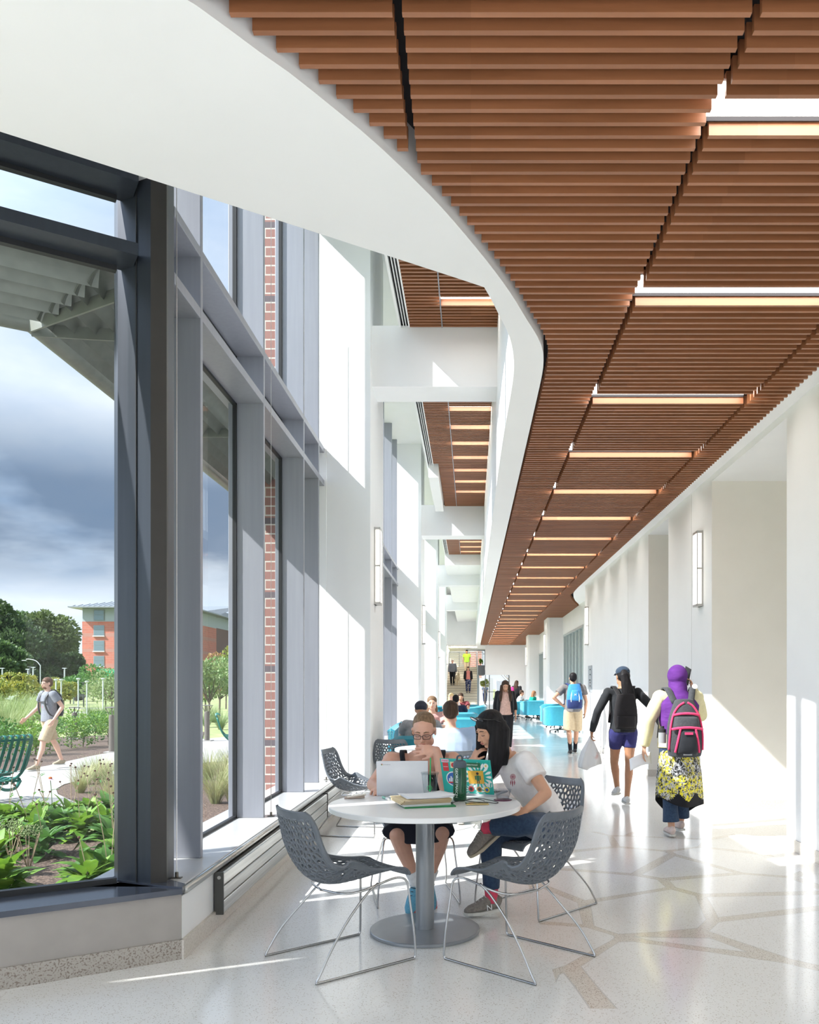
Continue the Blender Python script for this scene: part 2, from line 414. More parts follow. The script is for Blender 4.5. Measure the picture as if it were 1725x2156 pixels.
# ================================================================ CEILINGS
outer = [(-6.0, 1.05), (-4.0, 2.33), (-2.85, 3.075), (-1.485, 3.955), (-.774, 4.42), (.02, 4.945), (.075, 5.0), (.115, 5.10), (.174, 5.325), (.2587, 5.649),
         (.305, 5.955), (.33, 6.306), (.332, 6.755), (.324, 7.362), (.314, 8.2), (.31, 9.4)]
inner = [(-5.4, -.1), (-3.0, 1.45), (-1.75, 2.30), (-1.25, 2.68), (-.995, 2.90), (-.838, 3.097), (-.7116, 3.247), (-.5936, 3.413), (-.444, 3.63), (-.299, 3.876),
         (-.167, 4.117), (-.033, 4.399), (.1226, 4.752), (.2535, 5.085), (.3698, 5.428), (.4585, 5.68), (.520, 5.93), (.548, 6.20), (.556, 6.5), (.557, 7.2), (.557, 9.4)]
def dens(pl): return [(v.x, v.y) for v in catmull([(p[0], p[1], 0) for p in pl], 5)]
outer_s = dens(outer); inner_s = dens(inner)
b = MB()
# soffit strip in cross-wise slices so every face stays simple
def resample(pl, n):
    d = [0]
    for i in range(1, len(pl)): d.append(d[-1] + math.dist(pl[i], pl[i-1]))
    out = []; j = 0
    for k in range(n):
        s = d[-1]*k/(n-1)
        while j < len(pl)-2 and d[j+1] < s: j += 1
        t = (s-d[j])/max(1e-9, d[j+1]-d[j]); out.append((pl[j][0]+(pl[j+1][0]-pl[j][0])*t, pl[j][1]+(pl[j+1][1]-pl[j][1])*t))
    return out
NO = 90; A = resample(outer_s, NO); B = resample(inner_s, NO)
A += [(XW, 9.42), (XW, 50.6)]; B += [(.557, 9.42), (.557, 50.6)]; NO += 2
vs = []; 
for i in range(NO): vs += [(*A[i], ZS), (*B[i], ZS), (*A[i], Z2+.05), (*B[i], Z2+.05)]
fs = [(0, 2, 3, 1), (4*NO-4, 4*NO-3, 4*NO-1, 4*NO-2)]
for i in range(NO-1):
    a, c = 4*i, 4*i+4
    fs += [(a, a+1, c+1, c), (a+2, c+2, c+3, a+3), (a, c, c+2, a+2), (a+1, a+3, c+3, c+1)]
b.add(vs, fs); b.build('ceiling', soffit_m, smooth=True, sharp=40, kind=S)

def inner_x(y):
    pl = inner_s
    for i in range(len(pl)-1):
        if pl[i][1] <= y <= pl[i+1][1]:
            t = (y-pl[i][1])/max(1e-9, pl[i+1][1]-pl[i][1]); return pl[i][0] + (pl[i+1][0]-pl[i][0])*t
    return .557 if y > 9 else -5
ZC = 3.925; SH = .10; P = .085; TH = .024
lights_y = [3.66, 5.30, 7.15] + [8.83 + 1.683*k for k in range(25)]
Y_END = 50.5
def slat_rows(y0, y1): 
    n = int((y1-y0)/P)
    return [y0 + P*i for i in range(n)]
def right_edge(y):
    if y < 20.7: return 2.70
    if y < 25.4: return 2.70 + (3.33-2.70)*max(0, (y-22.2)/3.2)**1.3 if y > 22.2 else 2.70 + .02*(y-20.7)
    return 2.79 if 29.9 < y < 31.4 or 40.2 < y < 41.7 else 3.34
def panel(name, xl, xr, rows, skip=None, drop_top=ZC):
    b = MB()
    for y in rows:
        x0 = xl(y) if callable(xl) else xl; x1 = xr(y) if callable(xr) else xr
        if x1 - x0 < .05 or (skip and skip(y)): continue
        b.box(x0, x1, y, y+TH, drop_top, drop_top+SH)
    return b.build(name, wood, kind=S)
# rows are laid so that one slat comes right behind every lamp
rows = []
y = 2.32; li = 0
edges = [2.32] + lights_y + [Y_END]
for a, c in zip(edges[:-1], edges[1:]):
    n = max(1, round((c-a)/P)); rows += [a + (c-a)*i/n for i in range(n)]
def lampgap(y): return any(ly-.215 < y < ly-.01 for ly in lights_y)
SE = (-.27, 1.045, 2.396); g = .018
panel('ceiling', lambda y: max(inner_x(y)+.035, -5), lambda y: SE[0]-g, [y for y in rows if inner_x(y) < SE[0]])
panel('ceiling', lambda y: max(inner_x(y)+.035, SE[0]+g), SE[1]-g, rows)
panel('ceiling', SE[1]+g, SE[2]-g, rows, lampgap)
panel('ceiling', SE[2]+g, right_edge, rows)
b = MB(); b.prism([(x+.004, y) for x, y in inner_s if y > 1.9] + [(.561, Y_END), (3.4, Y_END), (3.4, 20.5), (XR+.02, 20.5), (XR+.02, 1.9)], ZC+SH+.10, ZC+SH+.13)
b.build('ceiling', gap_m, kind=S)
b = MB(); a_, b_ = w1(6, .35), w1(0, .35)
b.prism([(a_[0], a_[1]), (b_[0], b_[1]), (-2.15, 4.7), (-2.15, 62), (7, 62), (7, -1.2), (-6.6, -1.2)], ZT+.1, ZT+.3); b.build('ceiling', white, kind=S)
# ceiling over the camera
b = MB(); b.prism([(-5.0, -1.0), (XR+.02, -1.0), (XR+.02, 2.28), (-1.78, 2.28), (-3.0, 1.45), (-5.4, -.1)], 3.92, 4.05); b.build('ceiling', white, kind=S)
# right-hand soffit
b = MB(); b.box(2.69, XR+.01, 2.28, 20.7, 3.955, 4.2)
b.prism([(2.69, 20.7), (2.74, 21.6), (2.80, 22.4), (2.92, 23.3), (3.08, 24.2), (3.36, 25.4), (3.36, 20.7)], 3.955, 4.2); b.build('ceiling', white, kind=S)
# recessed lamps of the hall
def lamp(x0, x1, y, z, name='ceiling_light', lab=None, grp=None):
    t = empty(name, ((x0+x1)/2, y, z), 0, lab, 'ceiling light', grp)
    b = MB(); hw = (x1-x0)/2; b.box(-hw, hw, -.20, -.015, 0, .02); b.build('diffuser', lamp_m, t)
    b = MB(); b.box(-hw-.01, hw+.01, -.215, .0, .02, .09); b.box(-hw, hw, -.014, -.008, -.02, .02); b.build('housing', gap_m, t)
ordn = ['nearest', 'second', 'third', 'fourth', 'fifth', 'sixth', 'seventh', 'eighth', 'ninth', 'tenth', 'eleventh', 'twelfth', 'thirteenth',
        'fourteenth', 'fifteenth', 'sixteenth', 'seventeenth', 'eighteenth', 'nineteenth', 'twentieth']
for i, y in enumerate(lights_y):
    lab = ('%s linear lamp recessed between the wood slats over the walkway' % ordn[i]) if i < 12 else 'far linear lamp glowing between the wood slats'
    lamp(SE[1]-.006, SE[2]-.02, y, ZC+SH-.025, lab=lab, grp='linear lamps in the slat ceiling of the walkway')

# ---- atrium ceiling
b = MB()
A2 = -.72; SM = -.34
rws = []
al = [9.06 + .89*k for k in range(20)]
al_on = [9.06, 12.57, 13.47, 14.36, 15.24, 16.13, 17.03, 17.92, 20.6, 21.5, 22.4, 23.3, 24.2, 25.1, 26.0]
def agap(y): return any(ly-.165 < y < ly-.01 for ly in al_on)
rws = [5.6 + .0745*i for i in range(int((26.6-5.6)/.0745))]
for (xl, xr, sk) in ((A2, SM-.008, None), (SM+.008, XW+.02, agap)):
    b = MB()
    for y in rws:
        if sk and sk(y): continue
        x0 = xl
        if x0 == A2 and 15.6 < y < 20.6: x0 = -.62
        b.box(x0, xr, y, y+.03, Z2-.005, Z2+.07)
    b.build('ceiling', wood, kind=S)
for i, y in enumerate(al_on):
    t = empty('ceiling_light', ((SM+XW)/2, y, Z2+.045), 0, ('nearest lamp in the high atrium ceiling, in front of the first white beam' if i == 0 else
        'lamp in the high slat ceiling of the atrium seen under the first white beam' if i < 8 else 'lamp in the high slat ceiling of the atrium seen under the second white beam'),
        'ceiling light', 'lamps in the atrium ceiling%s' % ('' if i == 0 else ' under beam one' if i < 8 else ' under beam two'))
    b = MB(); hw = (XW-SM)/2-.01; b.box(-hw, hw, -.15, -.01, 0, .02); b.build('diffuser', lamp_m, t)
b = MB(); b.box(A2-.02, XW+.02, 5.5, 26.6, Z2+.10, Z2+.14); b.build('ceiling', gap_m, kind=S)
b = MB(); b.box(SM-.006, SM+.006, 5.5, 26.6, Z2-.004, Z2+.01); b.build('trim_4', alu, kind=S)
b = MB(); b.box(-.852, A2-.105, 4.2, 50.6, Z2, ZT); b.box(A2-.018, A2, 4.2, 26.6, Z2, Z2+.2)
b.box(A2-.048, A2-.040, 4.2, 26.6, Z2, Z2+.05); b.box(A2-.078, A2-.070, 4.2, 26.6, Z2, Z2+.05)
b.box(-.82, -.63, 15.8, 18.9, Z2-.22, Z2+.1); b.box(-.85, XW, 26.6, 50.6, 5.36, Z2+.1); b.box(-2.15, -.8, 4.2, 50.6, ZT, ZT+.1)
b.build('ceiling', white, kind=S)
b = MB(); b.box(A2-.105, A2-.018, 4.2, 26.6, Z2+.06, Z2+.2); b.build('ceiling', gap_m, kind=S)
b = MB(); b.box(-1.2, XW, 3.9, 5.6, Z2+.08, Z2+.2); b.build('ceiling', white, kind=S)
for k in range(4):
    y = YB[k] + .17
    b = MB(); b.box(XP, XW, y, y+.52, 4.99, Z2+.02); b.build('beam', white, kind=S)

# ================================================================ RIGHT WALL, END WALLS
HB = 3.885
b = MB(); b.box(XR, XR+.5, -3, 7.41, 0, 4.2); b.build('wall_right', white, kind=S)
b = MB(); b.box(XR, XR+.5, 7.41, 9.715, HB, 4.2); b.box(XR+.5, 5.6, 6.9, 10.2, HB, 4.0); b.build('wall_right', white, kind=S)
b = MB(); b.box(XR, 5.6, 9.715, 11.85, 0, 4.2); bb = b.build('wall_right', [white, cream], kind=S)
for p in bb.data.polygons:
    if p.normal.y < -.9: p.material_index = 1
b = MB(); b.box(XR, XR+.5, 11.85, 13.18, HB, 4.2); b.box(XR+.5, 4.6, 11.85, 13.4, HB, 4.0); b.build('wall_right', white, kind=S)
b = MB(); b.box(XR, 5.6, 13.18, 20.5, 0, 4.2); bb = b.build('wall_right', [white, cream], kind=S)
for p in bb.data.polygons:
    if p.normal.y < -.9: p.material_index = 1
b = MB(); b.box(5.4, 5.6, 6.9, 10, 0, 4); b.box(XR+.5, 5.6, 6.9, 7.41, 0, 4); b.box(4.6, 4.8, 11.8, 13.2, 0, 4); b.build('wall_right', white, kind=S)
for y0, y1, x1 in ((-3, 7.424, XR), (9.702, 11.864, XR), (13.166, 20.51, XR)):
    b = MB(); b.box(XR-.013, XR+.3, y0, y1, 0, .105); b.build('baseboard_right', M('terrazzo_base_pale', (0, 0, 0)), kind=S)
b = MB(); b.box(XR+.301, 5.4, 9.702, 9.73, 0, .105); b.build('baseboard_right', M('terrazzo_base_mid', (.64, .58, .53), .3, col2=(.50, .44, .39), nscale=100), kind=S)
for y in (10.6, 14.9):
    b = MB(); b.box(XR-.002, XR+.002, y, y+.006, .11, 3.93); b.build('trim_5', M('joint_grey', (.6, .6, .58), .6), kind=S)
# far stretch: wall set back with glazed doors and two piers
b = MB(); b.box(3.35, 3.7, 20.5, 24.4, 0, 4.2); b.box(3.35, 3.7, 24.4, 29.6, 3.27, 4.2); b.box(3.35, 3.7, 29.6, 38.0, 0, 4.2)
b.box(3.35, 3.7, 38.0, 40.2, 3.0, 4.2); b.box(3.35, 3.7, 40.2, 51, 0, 4.2); b.build('wall_right', white, kind=S)
for y in (29.9, 40.2):
    b = MB(); b.prism([(3.36, y), (2.87, y), (2.80, y+.07), (2.80, y+1.5), (3.36, y+1.5)], 0, 4.1); b.build('pillar', white, kind=S)
frost = M('door_glass_green', (.52, .60, .57), .25, 0, .6)
fr_m = M('door_frame_grey', (.50, .55, .56), .35, .4)
for n, (y0, y1, zt, k) in enumerate(((24.4, 29.6, 3.27, 6), (38.0, 40.2, 3.0, 3))):
    d = empty('door_%d' % (n+1), (3.36, y0, 0), kind=S)
    b = MB(); b.box(3.42, 3.44, y0+.05, y1-.05, .05, zt-.06); shifted(b, d).build('pane', frost, d)
    b = MB(); b.box(3.33, 3.46, y0, y1, zt-.07, zt); b.box(3.36, 3.46, y0, y1, 0, .08)
    for j in range(k+1):
        yy = y0 + (y1-y0-.05)*j/k; b.box(3.345, 3.46, yy, yy+.05, 0, zt)
    shifted(b, d).build('frame', fr_m, d)
b = MB(); b.box(5.6, 5.7, 20, 38, 0, 4); b.build('wall_right', cream, kind=S)
# end of the hall
b = MB(); b.box(-2.2, XW+.3, 50.55, 50.75, 3.93, ZT); b.box(-2.2, -1.52, 48.1, 58, 0, 3.93); b.box(-2.2, -1.52, 48.1, 50.6, 3.93, ZT); b.build('wall_back', white, kind=S)
b = MB(); b.box(.88, 2.40, 50.6, 50.85, 2.08, 4.1); b.box(2.40, 3.7, 50.6, 50.9, 0, 4.1); b.box(XW, .9, 50.6, 50.8, 3.90, 4.1); b.build('wall_back', white, kind=S)
b = MB(); b.box(-2.2, 7.2, 50.8, 62.2, 4.1, 4.3); b.build('ceiling', white, kind=S)

# ================================================================ SCONCES
def sconce(x, y, side, label, grp):
    t = empty('wall_sconce', (x, y, 2.44), 0, label, 'wall light', grp)
    D = .075*side; x0, x1 = sorted((0, D))
    b = MB(); e = .004
    b.box(x0+e, x1-e, e, .20-e, .03, .90); b.build('diffuser', sconce_m, t)
    nick = M('nickel', (.55, .54, .52), .35, .7)
    b = MB(); xf0, xf1 = (x0, x0+.018) if side > 0 else (x1-.018, x1)
    b.box(x0, x1, 0, .20, 0, .03); b.box(x0, x1, 0, .20, .90, .93)
    b.box(x0, x1, -.002, .01, .455, .475)
    b.box(xf0, xf1, -.003, .203, 0, .93); b.box(x0 if side < 0 else x1-.008, x0+.008 if side < 0 else x1, -.003, .012, 0, .93)
    b.build('frame', nick, t)
for i, y in enumerate((9.86, 19.5, 29.2, 38.9)):
    sconce(XP, y, 1, ('nearest tall wall lamp on the window-side pier', 'second tall wall lamp along the window-side piers', 'third tall wall lamp along the window-side piers',
                      'farthest wall lamp on the window side, left of the stairs')[i], 'wall lamps on the window-side piers')
for i, (y, x) in enumerate(((10.08, XR), (19.87, XR), (30.6, 2.80), (41.0, 2.80))):
    sconce(x, y, -1, ('nearest tall wall lamp on the right wall above the scarf wearer', 'wall lamp on the right wall above the small sign panel',
                      'wall lamp on the first far pillar of the right side', 'farthest wall lamp on the right side')[i], 'wall lamps on the right side')
# sign panel on the right wall
t = empty('room_sign', (XR, 19.3, 1.30), 0, 'narrow grey directory sign on the right wall under the wall lamp', 'sign')
b = MB(); b.box(-.02, 0, 0, .55, 0, .63); b.build('plate', M('sign_grey', (.42, .46, .50), .4, .3), t, bevel=.004)
b = MB()
for z in (.52, .40, .27, .21, .13): b = MB(); b.box(-.024, -.019, .14, .36 if z in (.27,) else .26, z, z+.03); b.build('text_line', M('sign_ink', (.03, .03, .035), .5), t)

b = MB(); b.box(-5.4, 3.4, -1.2, -1.0, 2.3, ZT); b.build('wall_back', white, kind=S)  # unseen upper wall behind the camera, added to keep light off the slat faces
# ================================================================ OUTSIDE
GZ = -.15
def G(px, py, z=GZ): Y = (CH-z)*FX/(py-CY); return ((px-CX)*Y/FX, Y)
# sunshade canopy of fixed blades round the corner
shade_m = M('shade_metal', (.22, .23, .205), .45, .35, col2=(.19, .20, .18), nscale=12)
cn = empty('sunshade_canopy', (-2.4, 5.0, 3.85), 0, 'grey metal sunshade of tilted blades folding round the building corner outside', 'sunshade')
ci = Vector((-2.06, 4.66, 0)); co_ = Vector((-2.88, 5.36, 0)); ud = Vector((-.848, -.53, 0)); yd = Vector((0, 1, 0))
def blade(p0, dirn, length, tilt_n, w=.19, tilt=35, sag=.035):
    # curved sheet-metal board along dirn
    nrm = Vector((dirn.y, -dirn.x, 0)) * tilt_n
    v = nrm*math.cos(R(tilt)) + Vector((0, 0, 1))*math.sin(R(tilt)); n = dirn.cross(v).normalized(); n = n if n.z > 0 else -n; b = MB(); K = 7; vs = []
    for q in (p0, p0 + dirn*length):
        for t_ in (1, -1):
            for k in range(K): s_ = -1 + 2*k/(K-1); vs.append(q + v*w*.5*s_ + n*(sag*(1-s_*s_) - sag*.5 + .004*t_))
    f = []
    ring = list(range(K)) + list(range(2*K-1, K-1, -1)); L = len(ring)
    f = [(ring[i], ring[(i+1) % L], ring[(i+1) % L]+2*K, ring[i]+2*K) for i in range(L)] + [tuple(ring)[::-1], tuple(r+2*K for r in ring)]
    return b.add(vs, f)
for k in range(5):
    f = .10 + k*.165; p = ci.lerp(co_, f); p.z = 3.86
    for d, L, sg in ((ud, 6.0, 1), (yd, 13.0, -1)):
        bb = blade(p + d*.0, d, L, sg, .195, -34); shifted(bb, cn).build('blade', shade_m, cn, smooth=True, sharp=50)
for d, L in ((ud, 6.0), (yd, 13.0)):
    p = co_.copy(); p.z = 3.84
    b = MB(); b.tube([p, p + d*L], .062, 12); shifted(b, cn).build('edge_tube', shade_m, cn, smooth=True, sharp=50)
for a_, c_ in ((Vector((-2.0, 4.82, 0)), Vector((-2.86, 5.31, 0))), (Vector((-2.0, 5.50, 0)), Vector((-2.88, 5.37, 0)))):
    m_ = (c_-a_).normalized(); m_ = Vector((-m_.y, m_.x, 0))*.007; b = MB()
    vs = [a_-m_, c_-m_, c_+m_, a_+m_]; vs = [v + Vector((0, 0, 3.755)) for v in vs] + [v + Vector((0, 0, 3.835)) for v in vs]
    b.add(vs, [(0, 1, 2, 3), (7, 6, 5, 4), (0, 4, 5, 1), (1, 5, 6, 2), (2, 6, 7, 3), (3, 7, 4, 0)])
    shifted(b, cn).build('arm', shade_m, cn)
for y in (7.6, 10.2, 13, 15.6):
    b = MB(); b.box(-2.9, -2.15, y, y+.012, 3.77, 3.85); shifted(b, cn).build('arm', shade_m, cn)

# ground
grass = M('lawn', (.20, .26, .09), .95, col2=(.33, .33, .15), nscale=1.6, detail=8)
mulch = M('mulch', (.05, .030, .021), .95, col2=(.19, .13, .095), nscale=45, detail=10, bump=1, bscale=55, contrast=(.42, .66))
conc = M('concrete_path', (.36, .345, .32), .85, col2=(.32, .305, .285), nscale=2, detail=6)
b = MB(); b.prism([(-260, -40), (-2.63, -40), (-2.63, 62.5), (60, 62.5), (60, 300), (-260, 300)], GZ-.4, GZ-.03); b.build('lawn', grass, kind=S)
# concrete walk
walk = [G(-420, 1612), G(-60, 1640), G(100, 1612), G(190, 1592), G(248, 1581), G(330, 1566), G(426, 1556), G(500, 1549), G(560, 1545),
        G(560, 1590), G(500, 1600), G(426, 1606), G(340, 1614), G(248, 1628), G(180, 1640), G(135, 1651), G(118, 1661), G(122, 1672), G(150, 1685), G(195, 1703), G(240, 1722),
        G(190, 1735), G(60, 1742), G(-80, 1752), G(-500, 1780)]
b = MB(); b.prism(walk, GZ-.1, GZ); b.build('walkway', conc, kind=S)
b = MB()
for p, q in ((G(0, 1690), G(125, 1660)), (G(60, 1743), G(110, 1660)), (G(-80, 1700), G(60, 1645)), (G(160, 1640), G(110, 1612))):
    d = (Vector(q) - Vector(p)).normalized(); n = Vector((-d.y, d.x))*.006; p, q = Vector(p), Vector(q)
    b.prism([tuple(p-n), tuple(q-n), tuple(q+n), tuple(p+n)], GZ-.002, GZ+.001)
b.build('trim_6', M('path_joint', (.3, .29, .27), .9), kind=S)
# planting beds of bark mulch
def bed(poly, name='mulch_bed', h=.015):
    b = MB(); b.prism(poly, GZ-.09, GZ+h); b.build(name, mulch, kind=S)
bed([(-2.64, 3.0), (-2.64, 8.5), (-3.9, 8.0), G(190, 1735), G(60, 1742), G(-80, 1752), G(-500, 1780), (-9, 3.0)], h=-.012)
bed([G(118, 1661), G(122, 1672), G(150, 1685), G(195, 1703), G(240, 1722), (-3.9, 8.0), (-2.64, 8.5), (-2.64, 12), (-2.64, 15.6), G(560, 1590), G(500, 1600), G(426, 1606), G(340, 1614), G(248, 1628), G(180, 1640), G(135, 1651)], h=-.010)
bed([G(-420, 1612), G(-60, 1640), G(100, 1612), G(190, 1592), G(248, 1581), G(330, 1566), G(426, 1556), G(430, 1540), G(300, 1545), G(200, 1548), G(0, 1556), G(-300, 1560)], h=-.012)

# ---------------------------------------------------------------- plants
def leafy(name):
    m, nt, b = _nt(name); return m, nt, b
def leaf_mat(name, c1, c2, sc_=3, trans=.35):
    if name in MATS: return MATS[name]
    m, nt, b = _nt(name)
    n = noise(nt, coords(nt), sc_, 3)
    c = mixcol(nt, ramp(nt, n, [(.35, 0.), (.65, 1.)]), c1, c2)
    nt.links.new(c, b.inputs['Base Color']); b.inputs['Roughness'].default_value = .55
    tr = nt.nodes.new('ShaderNodeBsdfTranslucent'); nt.links.new(c, tr.inputs[0])
    mx = nt.nodes.new('ShaderNodeMixShader'); mx.inputs[0].default_value = trans
    nt.links.new(b.outputs[0], mx.inputs[1]); nt.links.new(tr.outputs[0], mx.inputs[2])
    nt.links.new(mx.outputs[0], nt.nodes['Material Output'].inputs[0]); MATS[name] = m; return m
L_bright = leaf_mat('leaf_bright', (.21, .36, .035), (.085, .21, .025), 6)
L_mid = leaf_mat('leaf_mid', (.11, .25, .045), (.05, .15, .03), 4)
L_dark = leaf_mat('leaf_dark', (.045, .085, .028), (.085, .135, .045), 1.2)
L_yel = leaf_mat('leaf_yellow', (.36, .33, .05), (.20, .27, .06), 2)
L_pale = leaf_mat('leaf_pale', (.30, .36, .16), (.16, .24, .08), 3)
L_grass = leaf_mat('grass_blond', (.48, .46, .24), (.30, .37, .15), 5)
L_red = leaf_mat('leaf_red', (.40, .16, .08), (.30, .26, .08), 2)
stem_m = M('dry_stem', (.35, .27, .17), .8); seed_m = M('seed_head', (.05, .028, .02), .9, col2=(.11, .055, .03), nscale=60)
bark = M('bark', (.10, .08, .06), .9, col2=(.15, .12, .09), nscale=5)

def leaf(b, base, d, ln, wd, droop=.4, mi=None, seg=4):
    d = Vector(d).normalized(); side = d.cross(Vector((0, 0, 1)))
    if side.length < .1: side = Vector((1, 0, 0))
    side.normalize(); up = side.cross(d); p = Vector(base); vs = [p]; pr = []
    for i in range(1, seg+1):
        t = i/seg; d2 = (d - up*0 + Vector((0, 0, -1))*droop*t).normalized(); p = p + d2*ln/seg
        w = wd*math.sin(math.pi*min(.97, t**.8))*.5
        pr.append((p - side*w + up*w*.25, p.copy(), p + side*w + up*w*.25))
    for q in pr[:-1]: vs += q
    vs.append(pr[-1][1]); fs = [(0, 1, 2), (0, 2, 3)]
    for i in range(seg-2):
        a = 1+3*i; c = a+3; fs += [(a, c, c+1, a+1), (a+1, c+1, c+2, a+2)]
    a = 1+3*(seg-2); e = len(vs)-1; fs += [(a, e, a+1), (a+1, e, a+2)]
    b.add(vs, fs, mi)
def garden_plant(x, y, r=.26, n=34, h=.3, lab='', seedstalks=0, mats=None, grp='leafy coneflower clumps in the near bed', z=None):
    t = empty('leafy_plant', (x, y, GZ-.02 if z is None else z), 0, lab, 'plant', grp)
    b = MB(); rr = random.Random(int(x*977+y*131))
    for i in range(n):
        a = rr.uniform(0, 6.283); el = rr.uniform(.15, 1.25); rad = rr.uniform(0, .09)
        base = (math.cos(a)*rad, math.sin(a)*rad, rr.uniform(.02, h*.75)); ln = r*rr.uniform(.6, 1.2)
        leaf(b, base, (math.cos(a)*math.cos(el), math.sin(a)*math.cos(el), math.sin(el)), ln, ln*rr.uniform(.36, .52), rr.uniform(.3, 1.0))
    b.build('foliage', mats or L_bright, t, smooth=True)
    for k in range(seedstalks):
        a = rr.uniform(0, 6.283); hh = rr.uniform(.45, .80); lean = rr.uniform(.05, .22); e = (math.cos(a)*lean, math.sin(a)*lean, hh)
        b = MB(); b.tube(catmull([(0, 0, 0), (e[0]*.4, e[1]*.4, hh*.5), e], 3), .0035, 5)
        for q in range(3): leaf(b, (e[0]*.3*(q+1)*.7, e[1]*.3*(q+1)*.7, hh*.25*(q+1)), (math.cos(a+q*2.2), math.sin(a+q*2.2), .7), .09, .03, .5, mi=1)
        s_ = b.build('stalk', [stem_m, L_mid], t)
        b = MB(); b.ell(e, (.013, .013, .011), 8, 6); b.build('seed_head', seed_m, s_)
spots = [(130, 1835, .30), (20, 1800, .30), (70, 1770, .30), (120, 1760, .28), (170, 1765, .28), (215, 1755, .28), (240, 1790, .30), (60, 1740, .26),
         (190, 1730, .26), (232, 1722, .25), (15, 1740, .26), (150, 1735, .25), (232, 1865, .34), (190, 1880, .30), (5, 1880, .3), (95, 1800, .28), (-40, 1780, .3), (-30, 1840, .3), (262, 1760, .28), (275, 1830, .3), (100, 1735, .24)]
for i, (px, py, r_) in enumerate(spots):
    x, y = G(px, py)
    if (px, py) in ((130, 1835),): continue
    side = 'left' if px < 60 else 'right' if px > 180 else 'middle'
    rowd = 'back' if py < 1745 else 'front' if py > 1820 else 'centre'
    garden_plant(x, y, r_*.86, 64, .26, 'bright green leafy clump in the %s row, %s part of the near mulch bed' % (rowd, side), 2 if i % 2 == 0 else 1, [L_bright] if i % 3 else [L_mid])
for (px, py) in ((25, 1818), (60, 1832)):
    x, y = G(px, py); t = empty('broadleaf_plant', (x, y, GZ-.02), 0, 'pale spent flower clump among the green leaves, %s one' % ('left' if px < 40 else 'right'), 'plant', 'spent pale flower clumps')
    b = MB(); rr = random.Random(px)
    for k in range(160):
        a = rr.uniform(0, 6.28); q = rr.uniform(0, .13); b.ell((q*math.cos(a), q*math.sin(a), .36+rr.uniform(-.04, .05)), .007, 5, 4)
    b.build('flower_head', L_pale, t)
    b = MB()
    for k in range(7): a = k; b.tube([(0, 0, 0), (.1*math.cos(a), .1*math.sin(a), .34)], .004, 4)
    b.build('stem', stem_m, t)
def grass_clump(x, y, h, n, lab, mat=None, spread=.5, w=.0035, grp='blond feather grass tufts', name='grass_tuft', z=None):
    b = MB(); rr = random.Random(int(x*77+y*31+h*100))
    for i in range(n):
        a = rr.uniform(0, 6.283); l = h*rr.uniform(.55, 1.25); c, s_ = math.cos(a), math.sin(a); q0 = rr.uniform(0, .12)*h
        th = rr.uniform(0, .45) + spread*.3; bend = rr.uniform(.2, 1.6)*spread*2; p = Vector((c*q0, s_*q0, 0)); sd = Vector((-s_, c, 0)); vs = []; N = 6
        for k in range(N):
            ww = w*(1-k/N)+.0007; vs += [p - sd*ww, p + sd*ww]; t_ = th + bend*(k/N)**1.5; p = p + Vector((c*math.sin(t_), s_*math.sin(t_), math.cos(t_)))*l/(N-1)
        b.add(vs, [(2*k, 2*k+1, 2*k+3, 2*k+2) for k in range(N-1)])
    o = b.build(name, mat or L_grass, loc=(x, y, GZ-.02 if z is None else z)); tag(o, lab, 'grass', grp); return o
for i, (px, py, h) in enumerate(((170, 1668, .42), (205, 1645, .45), (182, 1650, .4), (222, 1640, .42), (240, 1700, .55), (252, 1670, .5))):
    x, y = G(px, py); grass_clump(x, y, h, 260, 'blond feather grass tuft in the curved island bed, %s' % ('left tip', 'behind the others', 'left of middle', 'right rear', 'nearest, beside the dark post', 'right edge by the post')[i])
for i, (px, py, h) in enumerate(((455, 1690, .55), (470, 1650, .5), (440, 1640, .5), (485, 1625, .45), (492, 1690, .5))):
    x, y = G(px, py); grass_clump(x, y, h, 300, 'blond grass tuft seen through the narrow pane, %s' % ('nearest and fullest', 'second from the front', 'rear left', 'farthest, by the path', 'at the frame edge')[i], grp='grass tufts beyond the narrow pane')
# flower stalks in the island bed
for i, (px, py) in enumerate(((150, 1700), (205, 1700), (225, 1690), (235, 1725), (240, 1660))):
    x, y = G(px, py); t = empty('coneflower_stalk', (x, y, GZ-.02), 0, 'dark dried coneflower stalks %s' % ('by the island bed tip', 'in front of the feather grass', 'right of the feather grass', 'rising over the leafy clumps', 'beside the dark window post')[i], 'plant', 'dried coneflower stalks')
    rr = random.Random(px); 
    for k in range(5):
        a = rr.uniform(0, 6.28); hh = rr.uniform(.3, .65); e = (math.cos(a)*.16, math.sin(a)*.16, hh)
        b = MB(); b.tube([(0, 0, 0), e], .0028, 4); s_ = b.build('stalk', stem_m, t)
        b = MB(); b.ell(e, (.014, .014, .012), 7, 5); b.build('seed_head', seed_m, s_)
x, y = G(106, 1750); t = empty('coneflower', (x, y, GZ), 0, 'pink coneflower with orange centre above the leafy clumps', 'flower')
b = MB(); b.tube([(0, 0, 0), (.02, 0, .33), (.0, .0, .58)], .004, 5)
for q in range(4): leaf(b, (0.01, 0, .15+.1*q), (math.cos(q*2), math.sin(q*2), .5), .12, .035, .5)
b.build('stem', L_mid, t)
b = MB(); b.ell((0, 0, .59), (.02, .02, .014), 10, 6); b.build('cone', M('cone_orange', (.6, .14, .02), .8), t)
b = MB()
for k in range(12): a = k*.5236; leaf(b, (0, 0, .585), (math.cos(a), math.sin(a), -.1), .045, .016, .8)
b.build('petal', M('petal_pink', (.72, .42, .55), .6), t)
